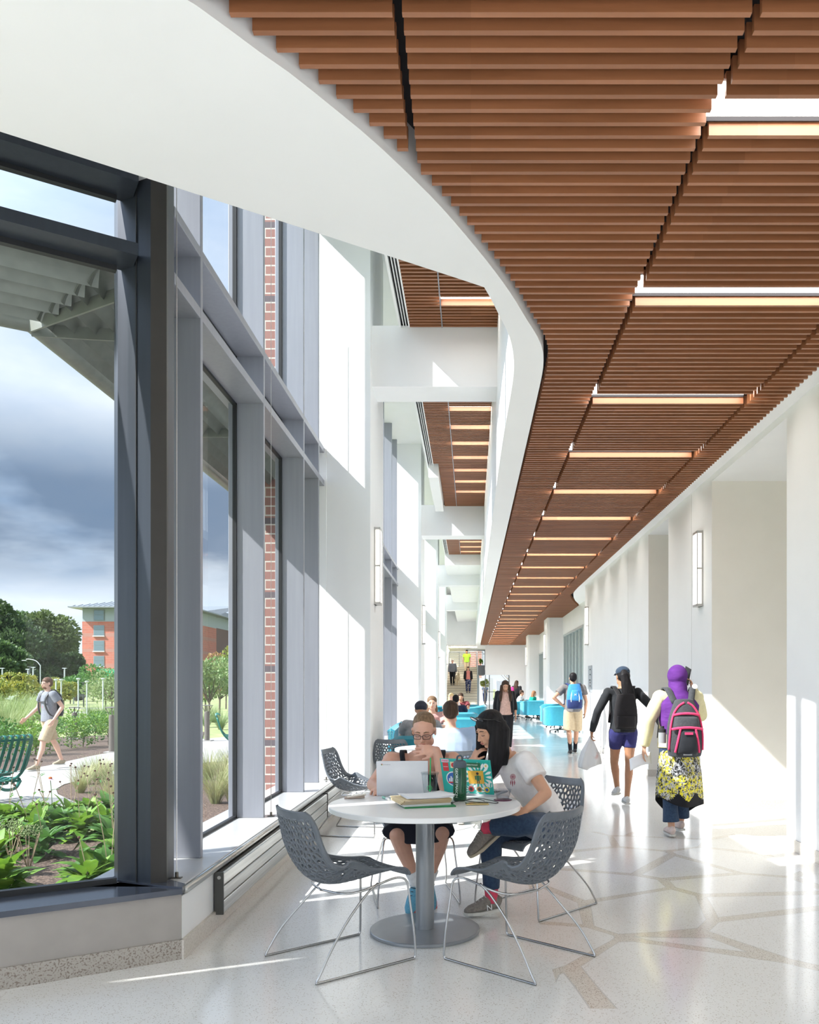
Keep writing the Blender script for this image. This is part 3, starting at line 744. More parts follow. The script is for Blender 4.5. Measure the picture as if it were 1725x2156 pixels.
# shrubs across the path
def shrub(x, y, rx, rz, n, lf, mat, lab, grp, name='shrub', z=GZ, trunk=0, trunk_r=.05, dens=1, cat='shrub', lobes=6, seed=0, zbase=None):
    t = empty(name, (x, y, z), 0, lab, cat, grp); rr = random.Random(int(x*91+y*17)+seed)
    zc = trunk + rz if zbase is None else zbase
    cen = [(0, 0, zc, 1.0)] if lobes <= 1 else [(rr.uniform(-.55, .55)*rx, rr.uniform(-.55, .55)*rx, zc + rr.uniform(-.55, .6)*rz, rr.uniform(.35, .62)) for _ in range(lobes)]
    b = MB()
    for i in range(n):
        c = cen[i % len(cen)]
        while True:
            v = Vector((rr.uniform(-1, 1), rr.uniform(-1, 1), rr.uniform(-1, 1)))
            if .25 < v.length < 1: break
        v = v.normalized()*(v.length**.4)
        p = Vector((c[0]+v.x*rx*c[3], c[1]+v.y*rx*c[3], c[2]+v.z*rz*c[3]))
        if p.z < .02: p.z = rr.uniform(.02, .1)
        d = (v + Vector((rr.uniform(-.9, .9), rr.uniform(-.9, .9), rr.uniform(-.4, .9)))).normalized()
        e = d.cross(Vector((rr.uniform(-1, 1), rr.uniform(-1, 1), rr.uniform(-1, 1)))).normalized()
        l = lf*rr.uniform(.6, 1.3)
        b.add([p, p + (d*.5+e*.32)*l, p + d*l, p + (d*.5-e*.32)*l], [(0, 1, 2, 3)])
    b.build('foliage', mat, t)
    b = MB()
    if trunk or trunk_r:
        b.tube([(0, 0, 0), (.02*rx, 0, zc*.6), (0, .02*rx, zc)], [trunk_r, trunk_r*.75, trunk_r*.4], 7)
        for c in cen: b.tube([(0, 0, zc*.5), (c[0]*.5, c[1]*.5, (zc*.5+c[2])/2), (c[0], c[1], c[2])], [trunk_r*.5, trunk_r*.35, trunk_r*.12], 5)
    b.build('trunk', bark, t); return t
sp = [(20, 1600, L_mid), (45, 1590, L_bright), (75, 1588, L_bright), (150, 1575, L_bright), (175, 1572, L_mid), (200, 1560, L_bright), (228, 1568, L_bright), (240, 1552, L_mid), (140, 1550, L_bright), (160, 1535, L_bright), (5, 1580, L_mid), (105, 1580, L_mid), (205, 1540, L_mid), (60, 1570, L_bright)]
for i, (px, py, m_) in enumerate(sp):
    x, y = G(px, py); shrub(x, y, .55, .42, 620, .062, m_, 'low %s shrub in the bed across the path, %s' % ('bright green' if m_ is L_bright else 'mid green', 'left of the walking man' if px < 90 else 'right of the walking man' if px < 185 else 'by the bollard light'),
          'low %s shrubs across the path %s' % ('bright' if m_ is L_bright else 'green', 'left' if px < 90 else 'middle' if px < 185 else 'right'), trunk_r=.015, lobes=5)
for i, (px, py, h) in enumerate(((10, 1560, 1.15), (35, 1545, 1.2), (60, 1530, 1.1), (-5, 1530, 1.3), (95, 1528, 1.0), (25, 1515, 1.4), (120, 1518, .9), (55, 1508, 1.3), (85, 1505, 1.2))):
    x, y = G(px, py); grass_clump(x, y, h, 420, 'tall ornamental grass clump behind the bench, %s' % ('front row' if i < 5 else 'rear row'), leaf_mat('grass_green', (.33, .38, .16), (.20, .30, .10), 2), .55, .006, 'tall grasses behind the bench %s' % ('front' if i < 5 else 'rear'), 'ornamental_grass')
for i, (px, py, h) in enumerate(((210, 1545, .7), (180, 1530, .7), (235, 1530, .7), (215, 1515, .8), (190, 1512, .8), (240, 1510, .9), (435, 1530, .7), (465, 1535, .7), (450, 1520, .8))):
    x, y = G(px, py); grass_clump(x, y, h, 260, 'dark green grass tuft on the lawn %s' % ('right of the walking man' if px < 300 else 'beyond the narrow pane'), leaf_mat('grass_deep', (.16, .25, .08), (.22, .30, .12), 2), .6, .006, 'grass tufts on the lawn %s' % ('right of the man' if px < 300 else 'beyond the narrow pane'), 'grass_clump')
# thin far paths on the lawn
b = MB()
for (p, q, wd) in ((G(140, 1498), G(330, 1503), .5), (G(150, 1512), G(340, 1513), .4), (G(130, 1491), G(330, 1490), .6)):
    p, q = Vector(p), Vector(q); d = (q-p).normalized(); n = Vector((-d.y, d.x))*wd; b.prism([tuple(p-n), tuple(q-n), tuple(q+n), tuple(p+n)], GZ-.04, GZ-.02)
b.build('walkway', conc, kind=S)

# trees far
def far(px, Y): return (px-CX)*Y/FX
def ztop(py, Y): return CH + (CY-py)*Y/FX
trees = [(-60, 112, 1262, 8, L_dark), (12, 110, 1258, 9, L_dark), (-20, 95, 1345, 7, leaf_mat('leaf_forest', (.07, .14, .035), (.11, .18, .05), 1.2)), (45, 125, 1292, 6, L_dark), (68, 135, 1285, 6, leaf_mat('leaf_forest', (0, 0, 0), (0, 0, 0))),
         (100, 130, 1284, 6.5, leaf_mat('leaf_olive', (.12, .17, .06), (.18, .23, .09), 1.2)), (128, 132, 1290, 4.6, leaf_mat('leaf_olive', (0, 0, 0), (0, 0, 0))), (140, 136, 1316, 3.0, leaf_mat('leaf_forest', (0, 0, 0), (0, 0, 0))),
         (140, 115, 1372, 3.6, L_dark), (85, 112, 1370, 7, L_dark), (40, 100, 1400, 6, L_dark), (300, 176, 1360, 8, L_dark)]
for i, (px, Y, py, rx, m_) in enumerate(trees):
    h = ztop(py, Y) - GZ
    shrub(far(px, Y), Y, rx*.62, h*.34, 9500, .52, m_, 'tall %s tree in the woods behind the car park, %s' % ('dark green' if m_ is L_dark else 'olive green',
          'at the picture edge' if px < 20 else 'second group from the left' if px < 80 else 'next to the brick hall' if px > 120 else 'middle of the row'),
          'woodland trees %s %s' % ('dark' if m_ is L_dark else 'olive', 'edge' if px < 20 else 'left' if px < 80 else 'right' if px > 120 else 'middle'), 'tree', z=GZ, trunk=h*.30, trunk_r=.28, cat='tree', lobes=9, seed=i, zbase=h*.62)
small = [(36, 60, 1410, 1.3, L_yel), (-4, 52, 1425, 1.0, L_yel), (54, 64, 1425, 1.1, L_yel), (118, 66, 1417, 1.2, L_yel), (134, 58, 1430, .9, L_yel), (148, 70, 1436, .9, L_yel), (176, 84, 1412, 1.7, L_mid), (196, 80, 1398, 2.0, L_mid), (160, 80, 1424, 1.3, L_mid),
         (235, 45, 1405, 1.6, L_pale), (246, 60, 1410, 2.0, L_mid), (222, 50, 1425, 1.2, L_pale), (440, 34, 1385, 1.1, L_pale), (462, 38, 1380, 1.3, leaf_mat('leaf_young', (.20, .32, .10), (.13, .22, .06), 2)), (482, 42, 1375, 1.3, leaf_mat('leaf_young', (0, 0, 0), (0, 0, 0))), (488, 48, 1335, .7, L_yel), (476, 55, 1370, 1.2, L_red), (432, 40, 1400, 1.1, leaf_mat('leaf_young', (0, 0, 0), (0, 0, 0)))]
cname = {id(L_yel): 'yellowing', id(L_mid): 'green', id(L_pale): 'pale', id(L_red): 'reddish'}
for i, (px, Y, py, rx, m_) in enumerate(small):
    h = ztop(py, Y) - GZ; kind_ = cname.get(id(m_), 'light green'); wh = 'left of the walking man' if px < 90 else 'between the man and the brick hall' if px < 200 else 'in front of the brick hall' if px < 300 else 'beyond the narrow pane'
    shrub(far(px, Y), Y, rx, h*.33, 1500, .20 if Y > 45 else .14, m_, 'young %s tree on the lawn %s' % (kind_, wh), 'young %s trees %s' % (kind_, wh), 'young_tree', trunk=h*.3, trunk_r=.05, cat='tree', lobes=7, seed=i, zbase=h*.62)

# brick residence hall far away
brick = brick_mat('hall_brick', (.50, .16, .11), (.43, .14, .10), (.42, .22, .17), 1.2, .45, .03, bands=(2.97, 2.1, 2.75, (.40, .19, .15)))
panel_m = M('hall_panel', (.34, .38, .40), .6); roof_m = M('hall_roof', (.26, .28, .29), .45, .3); stone = M('hall_stone', (.50, .44, .35), .8)
wglass = M('hall_glass', (.15, .21, .23), .2, .2); wframe = M('hall_frame', (.22, .25, .26), .5); sillw = M('hall_sill', (.62, .62, .60), .7)
def hall(px0, Y, wid, dep, name_lab, eave_py, dark=None):
    x0 = far(px0, Y); ze = ztop(eave_py, Y); t = empty('residence_hall', (x0, Y, GZ), 0, name_lab, 'building'); ze -= GZ
    b = MB(); zb = ze-16.6; b.box(0, wid, 0, dep, ze-13.3, ze-2.55); b.build('brick_wall', brick if not dark else dark, t)
    b = MB(); b.box(.05, wid, .05, dep, ze-2.55, ze); b.build('upper_panel', panel_m, t)
    b = MB(); b.box(-.05, wid, -.05, dep, 0, ze-13.3); b.build('stone_base', stone, t)
    b = MB(); o = 1.9; rz = 3.1; v = [(-o, -o, ze), (wid+o, -o, ze), (wid+o, dep+o, ze), (-o, dep+o, ze), (-o, -o, ze+.25), (wid+o, -o, ze+.25), (wid+o, dep+o, ze+.25), (-o, dep+o, ze+.25), (10, dep/2, ze+rz), (wid-10, dep/2, ze+rz)]
    b.add(v, [(3, 2, 1, 0), (0, 1, 5, 4), (1, 2, 6, 5), (2, 3, 7, 6), (3, 0, 4, 7), (4, 5, 9, 8), (5, 6, 9), (6, 7, 8, 9), (7, 4, 8)]); rf = b.build('roof', roof_m, t)
    b = MB()
    for k in range(int(wid/1.0)):
        xx = -o + 1.0*k
        q = min(1, max(0, (xx+o)/(10+o))); b.tube([(xx, -o, ze+.28), (xx + (0 if xx > 10 else 0), -o+(dep/2+o)*min(q, .98), ze+.30+(rz-.28)*min(q, .98))], .07, 4)
    b.build('roof_seam', M('roof_seam', (.36, .38, .39), .5), rf)
    for r_ in range(4):
        for c in range(int(wid/7.7)):
            xx = 3.3+7.7*c*.98; zz = ze-2.25-2.99*r_
            h_ = 1.95
            f = MB(); f.box(xx-1.05, xx+1.05, -.08, .02, zz-.1, zz+h_); fo = f.build('window', wframe, t)
            f = MB(); f.box(xx-.92, xx+.92, -.10, -.07, zz, zz+h_*.48); f.box(xx-.92, xx+.92, -.10, -.07, zz+h_*.52, zz+h_-.1); f.build('pane', wglass, fo)
            if r_: f = MB(); f.box(xx-1.15, xx+1.15, -.3, .0, zz-.28, zz-.1); f.build('window_sill', sillw, fo)
    return t
hall(173, 160, 20, 20, 'tall red brick residence hall with grey hipped roof beyond the trees', 1281)
hall(395, 190, 6.2, 16, 'dark brick wing with grey roof seen through the narrow pane', 1298, M('wing_brick', (.16, .09, .075), .85))
t = empty('office_block', (far(455, 218), 218, GZ), 0, 'grey glazed block with flat top beside the dark brick wing', 'building')
b = MB(); b.box(0, 14, 0, 10, 0, 17.2); b.build('wall', M('wing_grey', (.24, .28, .30), .6), t)
b = MB(); b.add([(-1.5, -1.5, 17.2), (15, -1.5, 17.2), (15, 11, 17.2), (-1.5, 11, 17.2), (2, 5, 19.2), (11, 5, 19.2)], [(3, 2, 1, 0), (0, 1, 5, 4), (1, 2, 5), (2, 3, 4, 5), (3, 0, 4)]); b.box(-6, 1.0, 2, 9, 17.2, 21.3); b.build('roof', roof_m, t)
for r_ in range(4):
    f = MB(); f.box(.6, 13, -.1, 0, 2.6+3.6*r_, 4.9+3.6*r_); fo = f.build('window', wglass, t)
t = empty('entrance_canopy', (far(212, 150), 150, GZ), 0, 'green banner over the entrance of the brick hall', 'banner')
b = MB(); b.add([(-1, 0, 3.0), (10, 0, 3.0), (10, .3, 4.6), (-1, .3, 4.6), (-1, 2, 3.6), (10, 2, 3.6)], [(0, 1, 2, 3), (3, 2, 5, 4)]); b.build('cloth', M('banner_green', (.0, .30, .13), .7), t)
b = MB(); b.box(5, 10, -.05, .0, 3.7, 4.1); b.build('stripe', M('banner_white', (.8, .8, .8), .7), t)

# lamp posts
def post(px, Y, pytop, col, lab, kindn='street_lamp', grp='slim lamp posts on the lawn', arm=0):
    h = ztop(pytop, Y)-GZ; m_ = M('post_pale', (.52, .56, .56), .5) if col == 'pale' else M('post_dark', (.07, .075, .08), .5)
    t = empty(kindn, (far(px, Y), Y, GZ), 0, lab, 'lamp post', grp); s_ = Y/FX
    b = MB()
    if arm: b.tube(catmull([(0, 0, 0), (0, 0, h*.80), (-.02, 0, h*.86), (-22*s_*.4, 0, h*.96), (-22*s_, 0, h), (-30*s_, 0, h)], 4), [.9*s_]*21, 6)
    else: b.tube([(0, 0, 0), (0, 0, h)], 1.35*s_, 6)
    b.build('pole', m_, t)
    b = MB()
    if arm: b.obox((-34*s_, 0, h-.1), (9*s_, 3*s_, 1.4*s_))
    elif col == 'pale' and Y < 60: b.lathe([(.5*s_, h-6*s_), (4.2*s_, h-1.6*s_), (4.2*s_, h), (.1*s_, h+.6*s_)], n=10)
    else: b.obox((0, 0, h), (8.5*s_, 4*s_, 1.5*s_))
    b.build('lamp_head', m_, t)
for i, (px, Y, pt, c, w_) in enumerate(((5, 90, 1407, 'pale', 'at the picture edge'), (59, 85, 1409, 'pale', 'left of the walking man, right one'), (70, 80, 1405, 'pale', 'just left of the walking man'), (136, 90, 1407, 'pale', 'tall one in front of the dark woods'),
     (118, 50, 1430, 'pale', 'short one right of the man, rear'), (129, 42, 1430, 'pale', 'close right of the walking man'), (165, 40, 1428, 'pale', 'in front of the round green tree'), (183, 36, 1434, 'pale', 'nearest short one'), (217, 42, 1428, 'pale', 'in front of the brick hall'), (155, 70, 1448, 'pale', 'small far one'), (48, 70, 1436, 'pale', 'small one left of the man'))):
    post(px, Y, pt, c, 'pale lamp post %s' % w_)
post(63, 75, 1404, 'dark', 'dark lamp post just left of the walking man', grp='dark lamp posts')
post(176, 60, 1437, 'dark', 'dark slim lamp post right of the round green tree', grp='dark lamp posts')
post(85, 70, 1388, 'pale', 'tall curved-arm street lamp behind the walking man', arm=1, grp='curved lamp')
def bollard(px, pyb, pyt, lab):
    x, Y = G(px, pyb); h = ztop(pyt, Y)-GZ; t = empty('bollard_light', (x, Y, GZ), 0, lab, 'bollard light', 'bronze bollard lights')
    m_ = M('bollard_bronze', (.17, .15, .13), .5, .3); b = MB(); b.lathe([(.075, 0), (.075, h*.80), (.06, h*.81), (.06, h*.82)], n=14); b.build('post', m_, t, smooth=True, sharp=30)
    b = MB(); b.lathe([(.17, h*.975), (.175, h*.985), (.06, h), (0, h)], n=18); b.build('cap', m_, t, smooth=True, sharp=30)
    b = MB()
    for k in range(4): a = k*1.57+.4; b.tube([(.06*math.cos(a), .06*math.sin(a), h*.81), (.14*math.cos(a), .14*math.sin(a), h*.975)], .009, 5)
    b.build('strut', m_, t)
    b = MB(); b.obox((0, 0, .01), (.3, .3, .02)); b.build('base', conc, t)
bollard(236, 1584, 1488, 'bronze bollard light at the path edge beside the dark window post')
bollard(157, 1556, 1488, 'bronze bollard light half hidden by shrubs right of the walking man')
bollard(436, 1560, 1484, 'bronze bollard light beyond the narrow pane')
# cars in the far car park
for i, (px, Y, c) in enumerate(((0, 78, (.6, .64, .66)), (8, 70, (.75, .77, .78)), (18, 90, (.30, .36, .42)), (136, 85, (.10, .11, .12)), (143, 95, (.5, .52, .54)), (28, 84, (.62, .63, .62)))):
    t = empty('car', (far(px, Y), Y, GZ), .15, ('silver car at the picture edge', 'white car left of the walking man', 'blue-grey car behind the white car', 'black car right of the walking man',
        'grey car behind the black car', 'pale car by the yellow trees')[i], 'car', 'parked cars in the distance')
    pm = M('car_paint_%d' % i, c, .25, .4)
    b = MB(); pr = [(-2.1, .35), (-2.15, .75), (-1.2, .92), (-.6, 1.42), (.9, 1.42), (1.5, .95), (2.15, .82), (2.15, .35)]
    vs = [(x, y, z) for y in (-.85, .85) for x, z in pr]; n_ = len(pr)
    b.add(vs, [tuple(range(n_)), tuple(range(n_, 2*n_))[::-1]] + [(k, n_+k, n_+(k+1) % n_, (k+1) % n_) for k in range(n_)]); b.build('body', pm, t, bevel=.05)
    b = MB(); b.box(-1.0, 1.3, -.87, .87, .98, 1.34); b.build('side_window', wglass, t)
    for wx in (-1.35, 1.35): b = MB(); b.tube([(wx, -.9, .33), (wx, .9, .33)], .33, 14); b.build('wheel', gasket, t)

# benches of green steel straps
green = M('bench_green', (.01, .15, .11), .3, .1)
def bench(x, y, rz, lab, n=22, length=1.75, ped=True):
    t = empty('park_bench', (x, y, GZ), rz, lab, 'bench', 'green strap benches')
    prof = catmull([(-.34, .90), (-.40, .93), (-.45, .90), (-.44, .84), (-.37, .66), (-.28, .46), (-.22, .40), (0, .385), (.16, .40), (.24, .41), (.29, .37), (.27, .31)], 4)
    k2 = 0
    for k in range(n):
        xx = -length/2 + length*k/(n-1)
        b = MB(); vs = []
        for p in prof: vs += [(xx-.024, p.x, p.y), (xx+.024, p.x, p.y)]
        N = len(prof); b.add(vs, [(2*i, 2*i+1, 2*i+3, 2*i+2) for i in range(N-1)])
        b.build('strap', green, t, smooth=True, solid=.006)
    for yy, zz in ((-.42, .86), (.255, .36), (-.05, .37)):
        b = MB(); b.tube([(-length/2-.02, yy, zz), (length/2+.02, yy, zz)], .017, 8); b.build('rail', green, t, smooth=True)
    for sx in (-1, 1):
        b = MB(); b.tube(catmull([(sx*(length/2+.03), -.42, .86), (sx*(length/2+.03), -.30, .5), (sx*(length/2+.03), -.10, .30), (sx*(length/2+.03), .15, .27), (sx*(length/2+.03), .27, .36)], 4), .02, 8); b.build('end_frame', green, t, smooth=True)
    if ped: b = MB(); b.lathe([(.16, 0), (.16, .012), (.055, .014), (.055, .36)], n=16); b.build('pedestal', green, t, smooth=True, sharp=30)
    b = MB(); b.box(-length/2, length/2, -.03, .05, .335, .36); b.build('seat_rail', green, t)
x, y = G(6, 1706); bench(x-.68, y, R(-6), 'dark green strap bench in the foreground, cut by the picture edge', n=19, length=1.5)
bench(-6.75, 11.2, R(66), 'dark green strap bench end turned away beside the foreground bench', n=11, length=.95)
x, y = G(486, 1583); bench(x+.1, y, R(-72), 'dark green strap bench beyond the path seen through the narrow pane', n=16, length=1.3)
# ================================================================ TABLE AND LATTICE CHAIRS
tab_white = M('table_laminate', (.80, .80, .80), .28, col2=(.78, .78, .78), nscale=2)
tab_grey = M('table_powdercoat', (.30, .315, .33), .32, .5)
chrome = M('chrome_wire', (.50, .50, .50), .2, 1.0, col2=(.46, .46, .46), nscale=3)
TX, TY, TZ = -.275, 4.89, .765
t = empty('cafe_table', (TX, TY, 0), 0, 'round white table with grey pedestal in the foreground', 'table')
b = MB(); b.lathe([(.565, .735), (.57, .738), (.57, .762), (.567, TZ)], n=96); b.build('table_top', tab_white, t, smooth=True, sharp=40)
b = MB(); b.lathe([(.055, .02), (.055, .735)], n=40); b.lathe([(.20, .722), (.20, .735)], n=30); b.build('column', tab_grey, t, smooth=True, sharp=40)
b = MB(); b.lathe([(.318, 0), (.318, .004), (.326, .006), (.326, .019), (.322, .022)], n=80); b.build('base', tab_grey, t, smooth=True, sharp=30)
t2 = copy_tree(t, loc=(-.28, 9.15, 0), label='second white table in the background where the man in the blue shirt sits')
t3 = copy_tree(t, loc=(-1.05, 12.4, 0), scale=.8, label='small white table by the far window holding drinks')

chair_m = M('chair_grey_nylon', (.135, .15, .172), .33, 0, .5, col2=(.115, .13, .15), nscale=20)
prof_c = [(-.315, .825), (-.285, .73), (-.258, .62), (-.225, .52), (-.165, .45), (-.07, .420), (.05, .425), (.16, .447), (.24, .462), (.290, .460), (.318, .446), (.330, .425)]
pc = [Vector((x, 0, z)) for x, z in prof_c]; pcs = catmull(pc, 8)
arc = [0]
for i in range(1, len(pcs)): arc.append(arc[-1] + (pcs[i]-pcs[i-1]).length)
LARC = arc[-1]
def prof_at(tt):
    tt = max(0, min(LARC, tt)); i = 0
    while i < len(arc)-2 and arc[i+1] < tt: i += 1
    k = (tt-arc[i])/(arc[i+1]-arc[i]); p = pcs[i].lerp(pcs[i+1], k); d = (pcs[min(i+2, len(pcs)-1)] - pcs[max(i-1, 0)]).normalized()
    return p, d
def smooth01(x): x = max(0, min(1, x)); return x*x*(3-2*x)
def half_w(v): return .200 + .048*math.sin(math.pi*min(1, v*1.15)) - .012*smooth01((v-.8)/.2)
def shell(s_, v, off=0):
    # s_ in -1..1 across, v 0..1 from the top of the back to the front of the seat
    p, d_ = prof_at(v*LARC)
    nn = Vector((-d_.z, 0, d_.x))
    cup = .035 + .115*math.exp(-((v-.53)/.19)**2) ; cup *= 1 - .75*smooth01((v-.72)/.28)
    a = abs(s_)**2.1
    w_ = half_w(v)*(1 - .05*a)
    return p + nn*(cup*a + off) + Vector((0, s_*w_, 0))
def shell_band(b, s0, s1, v0, v1, nu, nv): b.grid(lambda i, j: shell(s0+(s1-s0)*i, v0+(v1-v0)*j), nu, nv)
def rect_corner(s_, v, r=.10):
    # round off the two top corners
    if v < r:
        k = 1 - v/r; lim = 1 - .22*(1 - math.sqrt(max(0, 1 - k*k))); return max(-lim, min(lim, s_)), v
    return s_, v
def make_lattice():
    rr = random.Random(5); W, LL = .23, LARC
    pts = []; nx, ny = 14, 26
    for j in range(-1, ny+1):
        for i in range(-1, nx+1):
            x = (i + .5 + (.5 if j % 2 else 0))/nx*2 - 1 + rr.uniform(-.36, .36)*2/nx; y = (j+.5)/ny + rr.uniform(-.38, .38)/ny
            pts.append(Vector((x*W, y*LL)))
    vc, _, tris, _, _, _ = delaunay_2d_cdt(pts, [], [], 0, 1e-6)
    cc = []; inc = {}
    for ti, tr in enumerate(tris):
        a, b_, c = (vc[k] for k in tr); d = 2*(a.x*(b_.y-c.y) + b_.x*(c.y-a.y) + c.x*(a.y-b_.y))
        if abs(d) < 1e-9: cc.append((a+b_+c)/3)
        else:
            ux = ((a.length_squared)*(b_.y-c.y) + b_.length_squared*(c.y-a.y) + c.length_squared*(a.y-b_.y))/d
            uy = ((a.length_squared)*(c.x-b_.x) + b_.length_squared*(a.x-c.x) + c.length_squared*(b_.x-a.x))/d
            g_ = (a+b_+c)/3; q = Vector((ux, uy)); cc.append(q if (q-g_).length < .03 else g_)
        for k in tr: inc.setdefault(k, []).append(ti)
    bm = bmesh.new(); SI, V0, V1 = .885, .045, .955
    cl = lambda q: Vector((max(-SI*W, min(SI*W, q.x)), max(V0*LL, min(V1*LL, q.y))))
    def surf(q, off=0):
        s_, v = rect_corner(q.x/W, q.y/LL); return shell(s_, v, off)
    for k, tl in inc.items():
        s0 = vc[k]
        if abs(s0.x) > W*.93 or not .03*LL < s0.y < .97*LL or len(tl) < 4: continue
        poly = sorted((cc[q] for q in tl), key=lambda q: math.atan2(q.y-s0.y, q.x-s0.x)); poly = [cl(q) for q in poly]
        pp = [poly[0]]
        for q in poly[1:]:
            if (q-pp[-1]).length > .0022: pp.append(q)
        if (pp[0]-pp[-1]).length < .0022: pp.pop()
        if len(pp) < 3: continue
        c = sum(pp, Vector((0, 0)))/len(pp); n = len(pp)
        st = .0031; mids = []
        outer_v = [bm.verts.new(surf(q, .004)) for q in pp]
        inn = [q + (c-q)*min(.62, st*1.5/max(1e-5, (q-c).length)) for q in pp]
        # each hole is swept sideways a little so that the web reads as leaf blades
        inner_v = [bm.verts.new(surf(q, -.009)) for q in inn]
        for i in range(n): bm.faces.new((outer_v[i], outer_v[(i+1) % n], inner_v[(i+1) % n], inner_v[i]))
    bmesh.ops.remove_doubles(bm, verts=bm.verts, dist=.0016)
    me = bpy.data.meshes.new('lattice'); bm.to_mesh(me); bm.free(); me.materials.append(chair_m)
    me.polygons.foreach_set('use_smooth', [True]*len(me.polygons)); return me
def make_chair(label):
    t = empty('lattice_chair', (0, 0, 0), 0, label, 'chair')
    me = make_lattice(); o = bpy.data.objects.new('seat_shell', me); COL.objects.link(o); o.parent = t
    md = o.modifiers.new('Solid', 'SOLIDIFY'); md.thickness = .015; md.offset = 0
    md = o.modifiers.new('Sub', 'SUBSURF'); md.levels = 1; md.render_levels = 1
    b = MB(); E = .87
    def fr(s0, s1, v0, v1, nu, nv):
        b.grid(lambda i, j: shell(*rect_corner(s0+(s1-s0)*i, v0+(v1-v0)*j)), nu, nv)
    for sg in (-1, 1):
        fr(sg*E, sg*1.0, 0, 1, 4, 60)
        # forked solid rib on each flank
        def rib(i, j, sg=sg):
            s_ = 1.0 - .62*j; v = .545 + .045*(i-.5) + .03*j*(j) ; return shell(sg*s_, v)
        b.grid(rib, 3, 14)
        def web(i, j, sg=sg): s_ = .9 - .10*i*(1-j); v = .46 + .17*j; return shell(sg*s_, v)
    fr(-E, E, 0, .055, 26, 4); fr(-E, E, .945, 1.0, 26, 4)
    bm = bmesh.new()
    me2 = bpy.data.meshes.new('rim'); me2.from_pydata(b.v, [], b.f); bm.from_mesh(me2); bmesh.ops.remove_doubles(bm, verts=bm.verts, dist=.0005)
    bmesh.ops.recalc_face_normals(bm, faces=bm.faces); bm.to_mesh(me2); bm.free(); me2.materials.append(chair_m)
    me2.polygons.foreach_set('use_smooth', [True]*len(me2.polygons))
    o = bpy.data.objects.new('rim', me2); COL.objects.link(o); o.parent = t
    md = o.modifiers.new('Solid', 'SOLIDIFY'); md.thickness = .012; md.offset = 0
    md = o.modifiers.new('Bevel', 'BEVEL'); md.width = .004; md.segments = 2; md.limit_method = 'ANGLE'
    for sg in (-1, 1):
        yo = sg*.275; yt = sg*.215
        pts = [(.10, yt, .425), (.02, yt*1.03, .375), (-.10, yt*1.10, .265), (-.21, yo*.96, .145), (-.275, yo, .05), (-.298, yo, .010), (-.27, yo, .006), (.0, yo, .006), (.26, yo, .006),
               (.295, yo, .010), (.300, yo, .045), (.296, yo*.97, .15), (.285, yo*.90, .30), (.275, yo*.86, .40), (.25, yo*.83, .432), (.20, yt, .436), (.10, yt, .418), (.0, yt*.97, .398), (-.08, yt*.75, .388), (-.12, 0, .386)]
        b = MB(); b.tube(catmull(pts, 6), .0062, 10); b.build('sled_frame', chrome, t, smooth=True)
    return t
ch0 = make_chair('grey lattice chair in the left foreground facing the table')
ch0.location = (-.705, 4.415, 0); ch0.rotation_euler = (0, 0, R(40))
GRP_C = 'lattice chairs'
copy_tree(ch0, loc=(.2625, 4.407, 0), rz=R(140), label='grey lattice chair in the right foreground facing the table')
copy_tree(ch0, loc=(.435, 5.48, 0), rz=R(225), label='lattice chair behind the right one, holding the woman in the white shirt')
copy_tree(ch0, loc=(-.40, 5.72, 0), rz=R(-79), label='lattice chair with the woman in glasses sitting on it')
copy_tree(ch0, loc=(-1.16, 8.18, 0), rz=R(-12), label='empty sunlit lattice chair by the white pier')
copy_tree(ch0, loc=(-.93, 9.95, 0), rz=R(86), label='empty lattice chair seen from behind, left of the woman in glasses')
copy_tree(ch0, loc=(-.16, 8.28, 0), rz=R(92), label='lattice chair behind the two women, under the man in the blue shirt')
for o in bpy.data.objects:
    if o.name.startswith('lattice_chair'): o['group'] = GRP_C

# ================================================================ THINGS ON THE TABLE
def onT(x, y, name, label, cat, rz=0, group=None, dz=0): return empty(name, (x, y, TZ+dz), rz, label, cat, group)
silver = M('laptop_silver', (.66, .68, .73), .35, .15); keyb = M('keyboard_dark', (.03, .03, .035), .5)
def laptop(x, y, rz, wd, dp, tilt, lidm, label, name='laptop'):
    # hinge at local y=0, base runs to +y (towards the user), lid rises and leans to -y
    t = onT(x, y, name, label, 'laptop', rz)
    b = MB(); b.obox((0, dp/2, .008), (wd, dp, .014)); b.build('base', silver, t, bevel=.004)
    b = MB(); b.obox((0, dp*.42, .0158), (wd*.9, dp*.5, .0012)); b.build('keyboard', keyb, t)
    rot = Matrix.Rotation(R(tilt), 3, 'X'); b = MB(); c = rot @ Vector((0, 0, dp/2)) + Vector((0, 0, .012))
    b.obox(c, (wd, .008, dp), mat=rot); lid = b.build('lid', lidm, t, bevel=.004)
    b = MB(); b.obox(rot @ Vector((0, .0052, dp/2)) + Vector((0, 0, .012)), (wd*.93, .001, dp*.88), mat=rot); b.build('screen', emis('screen_glow', (.75, .8, .9), .6), lid)
    return t, lid, rot
t, lid, rot = laptop(-.435, 5.20, R(3), .325, .222, 14, silver, 'silver laptop open in front of the woman in glasses')
def on_lid(mb, u, v, rot, dp, off=-.0046):  # point on the outer lid face (u across from centre, v height)
    return rot @ Vector((u, off, v)) + Vector((0, 0, .012))
def disc(b, c, r, rot, n=20, mi=None, th=.0006):
    vs = []
    for s_ in (0, -th): vs += [c + rot @ Vector((r*math.cos(2*math.pi*k/n), s_, r*math.sin(2*math.pi*k/n))) for k in range(n)]
    b.add(vs, [tuple(range(n)), tuple(range(n, 2*n))[::-1]] + [(k, n+k, n+(k+1) % n, (k+1) % n) for k in range(n)], mi)
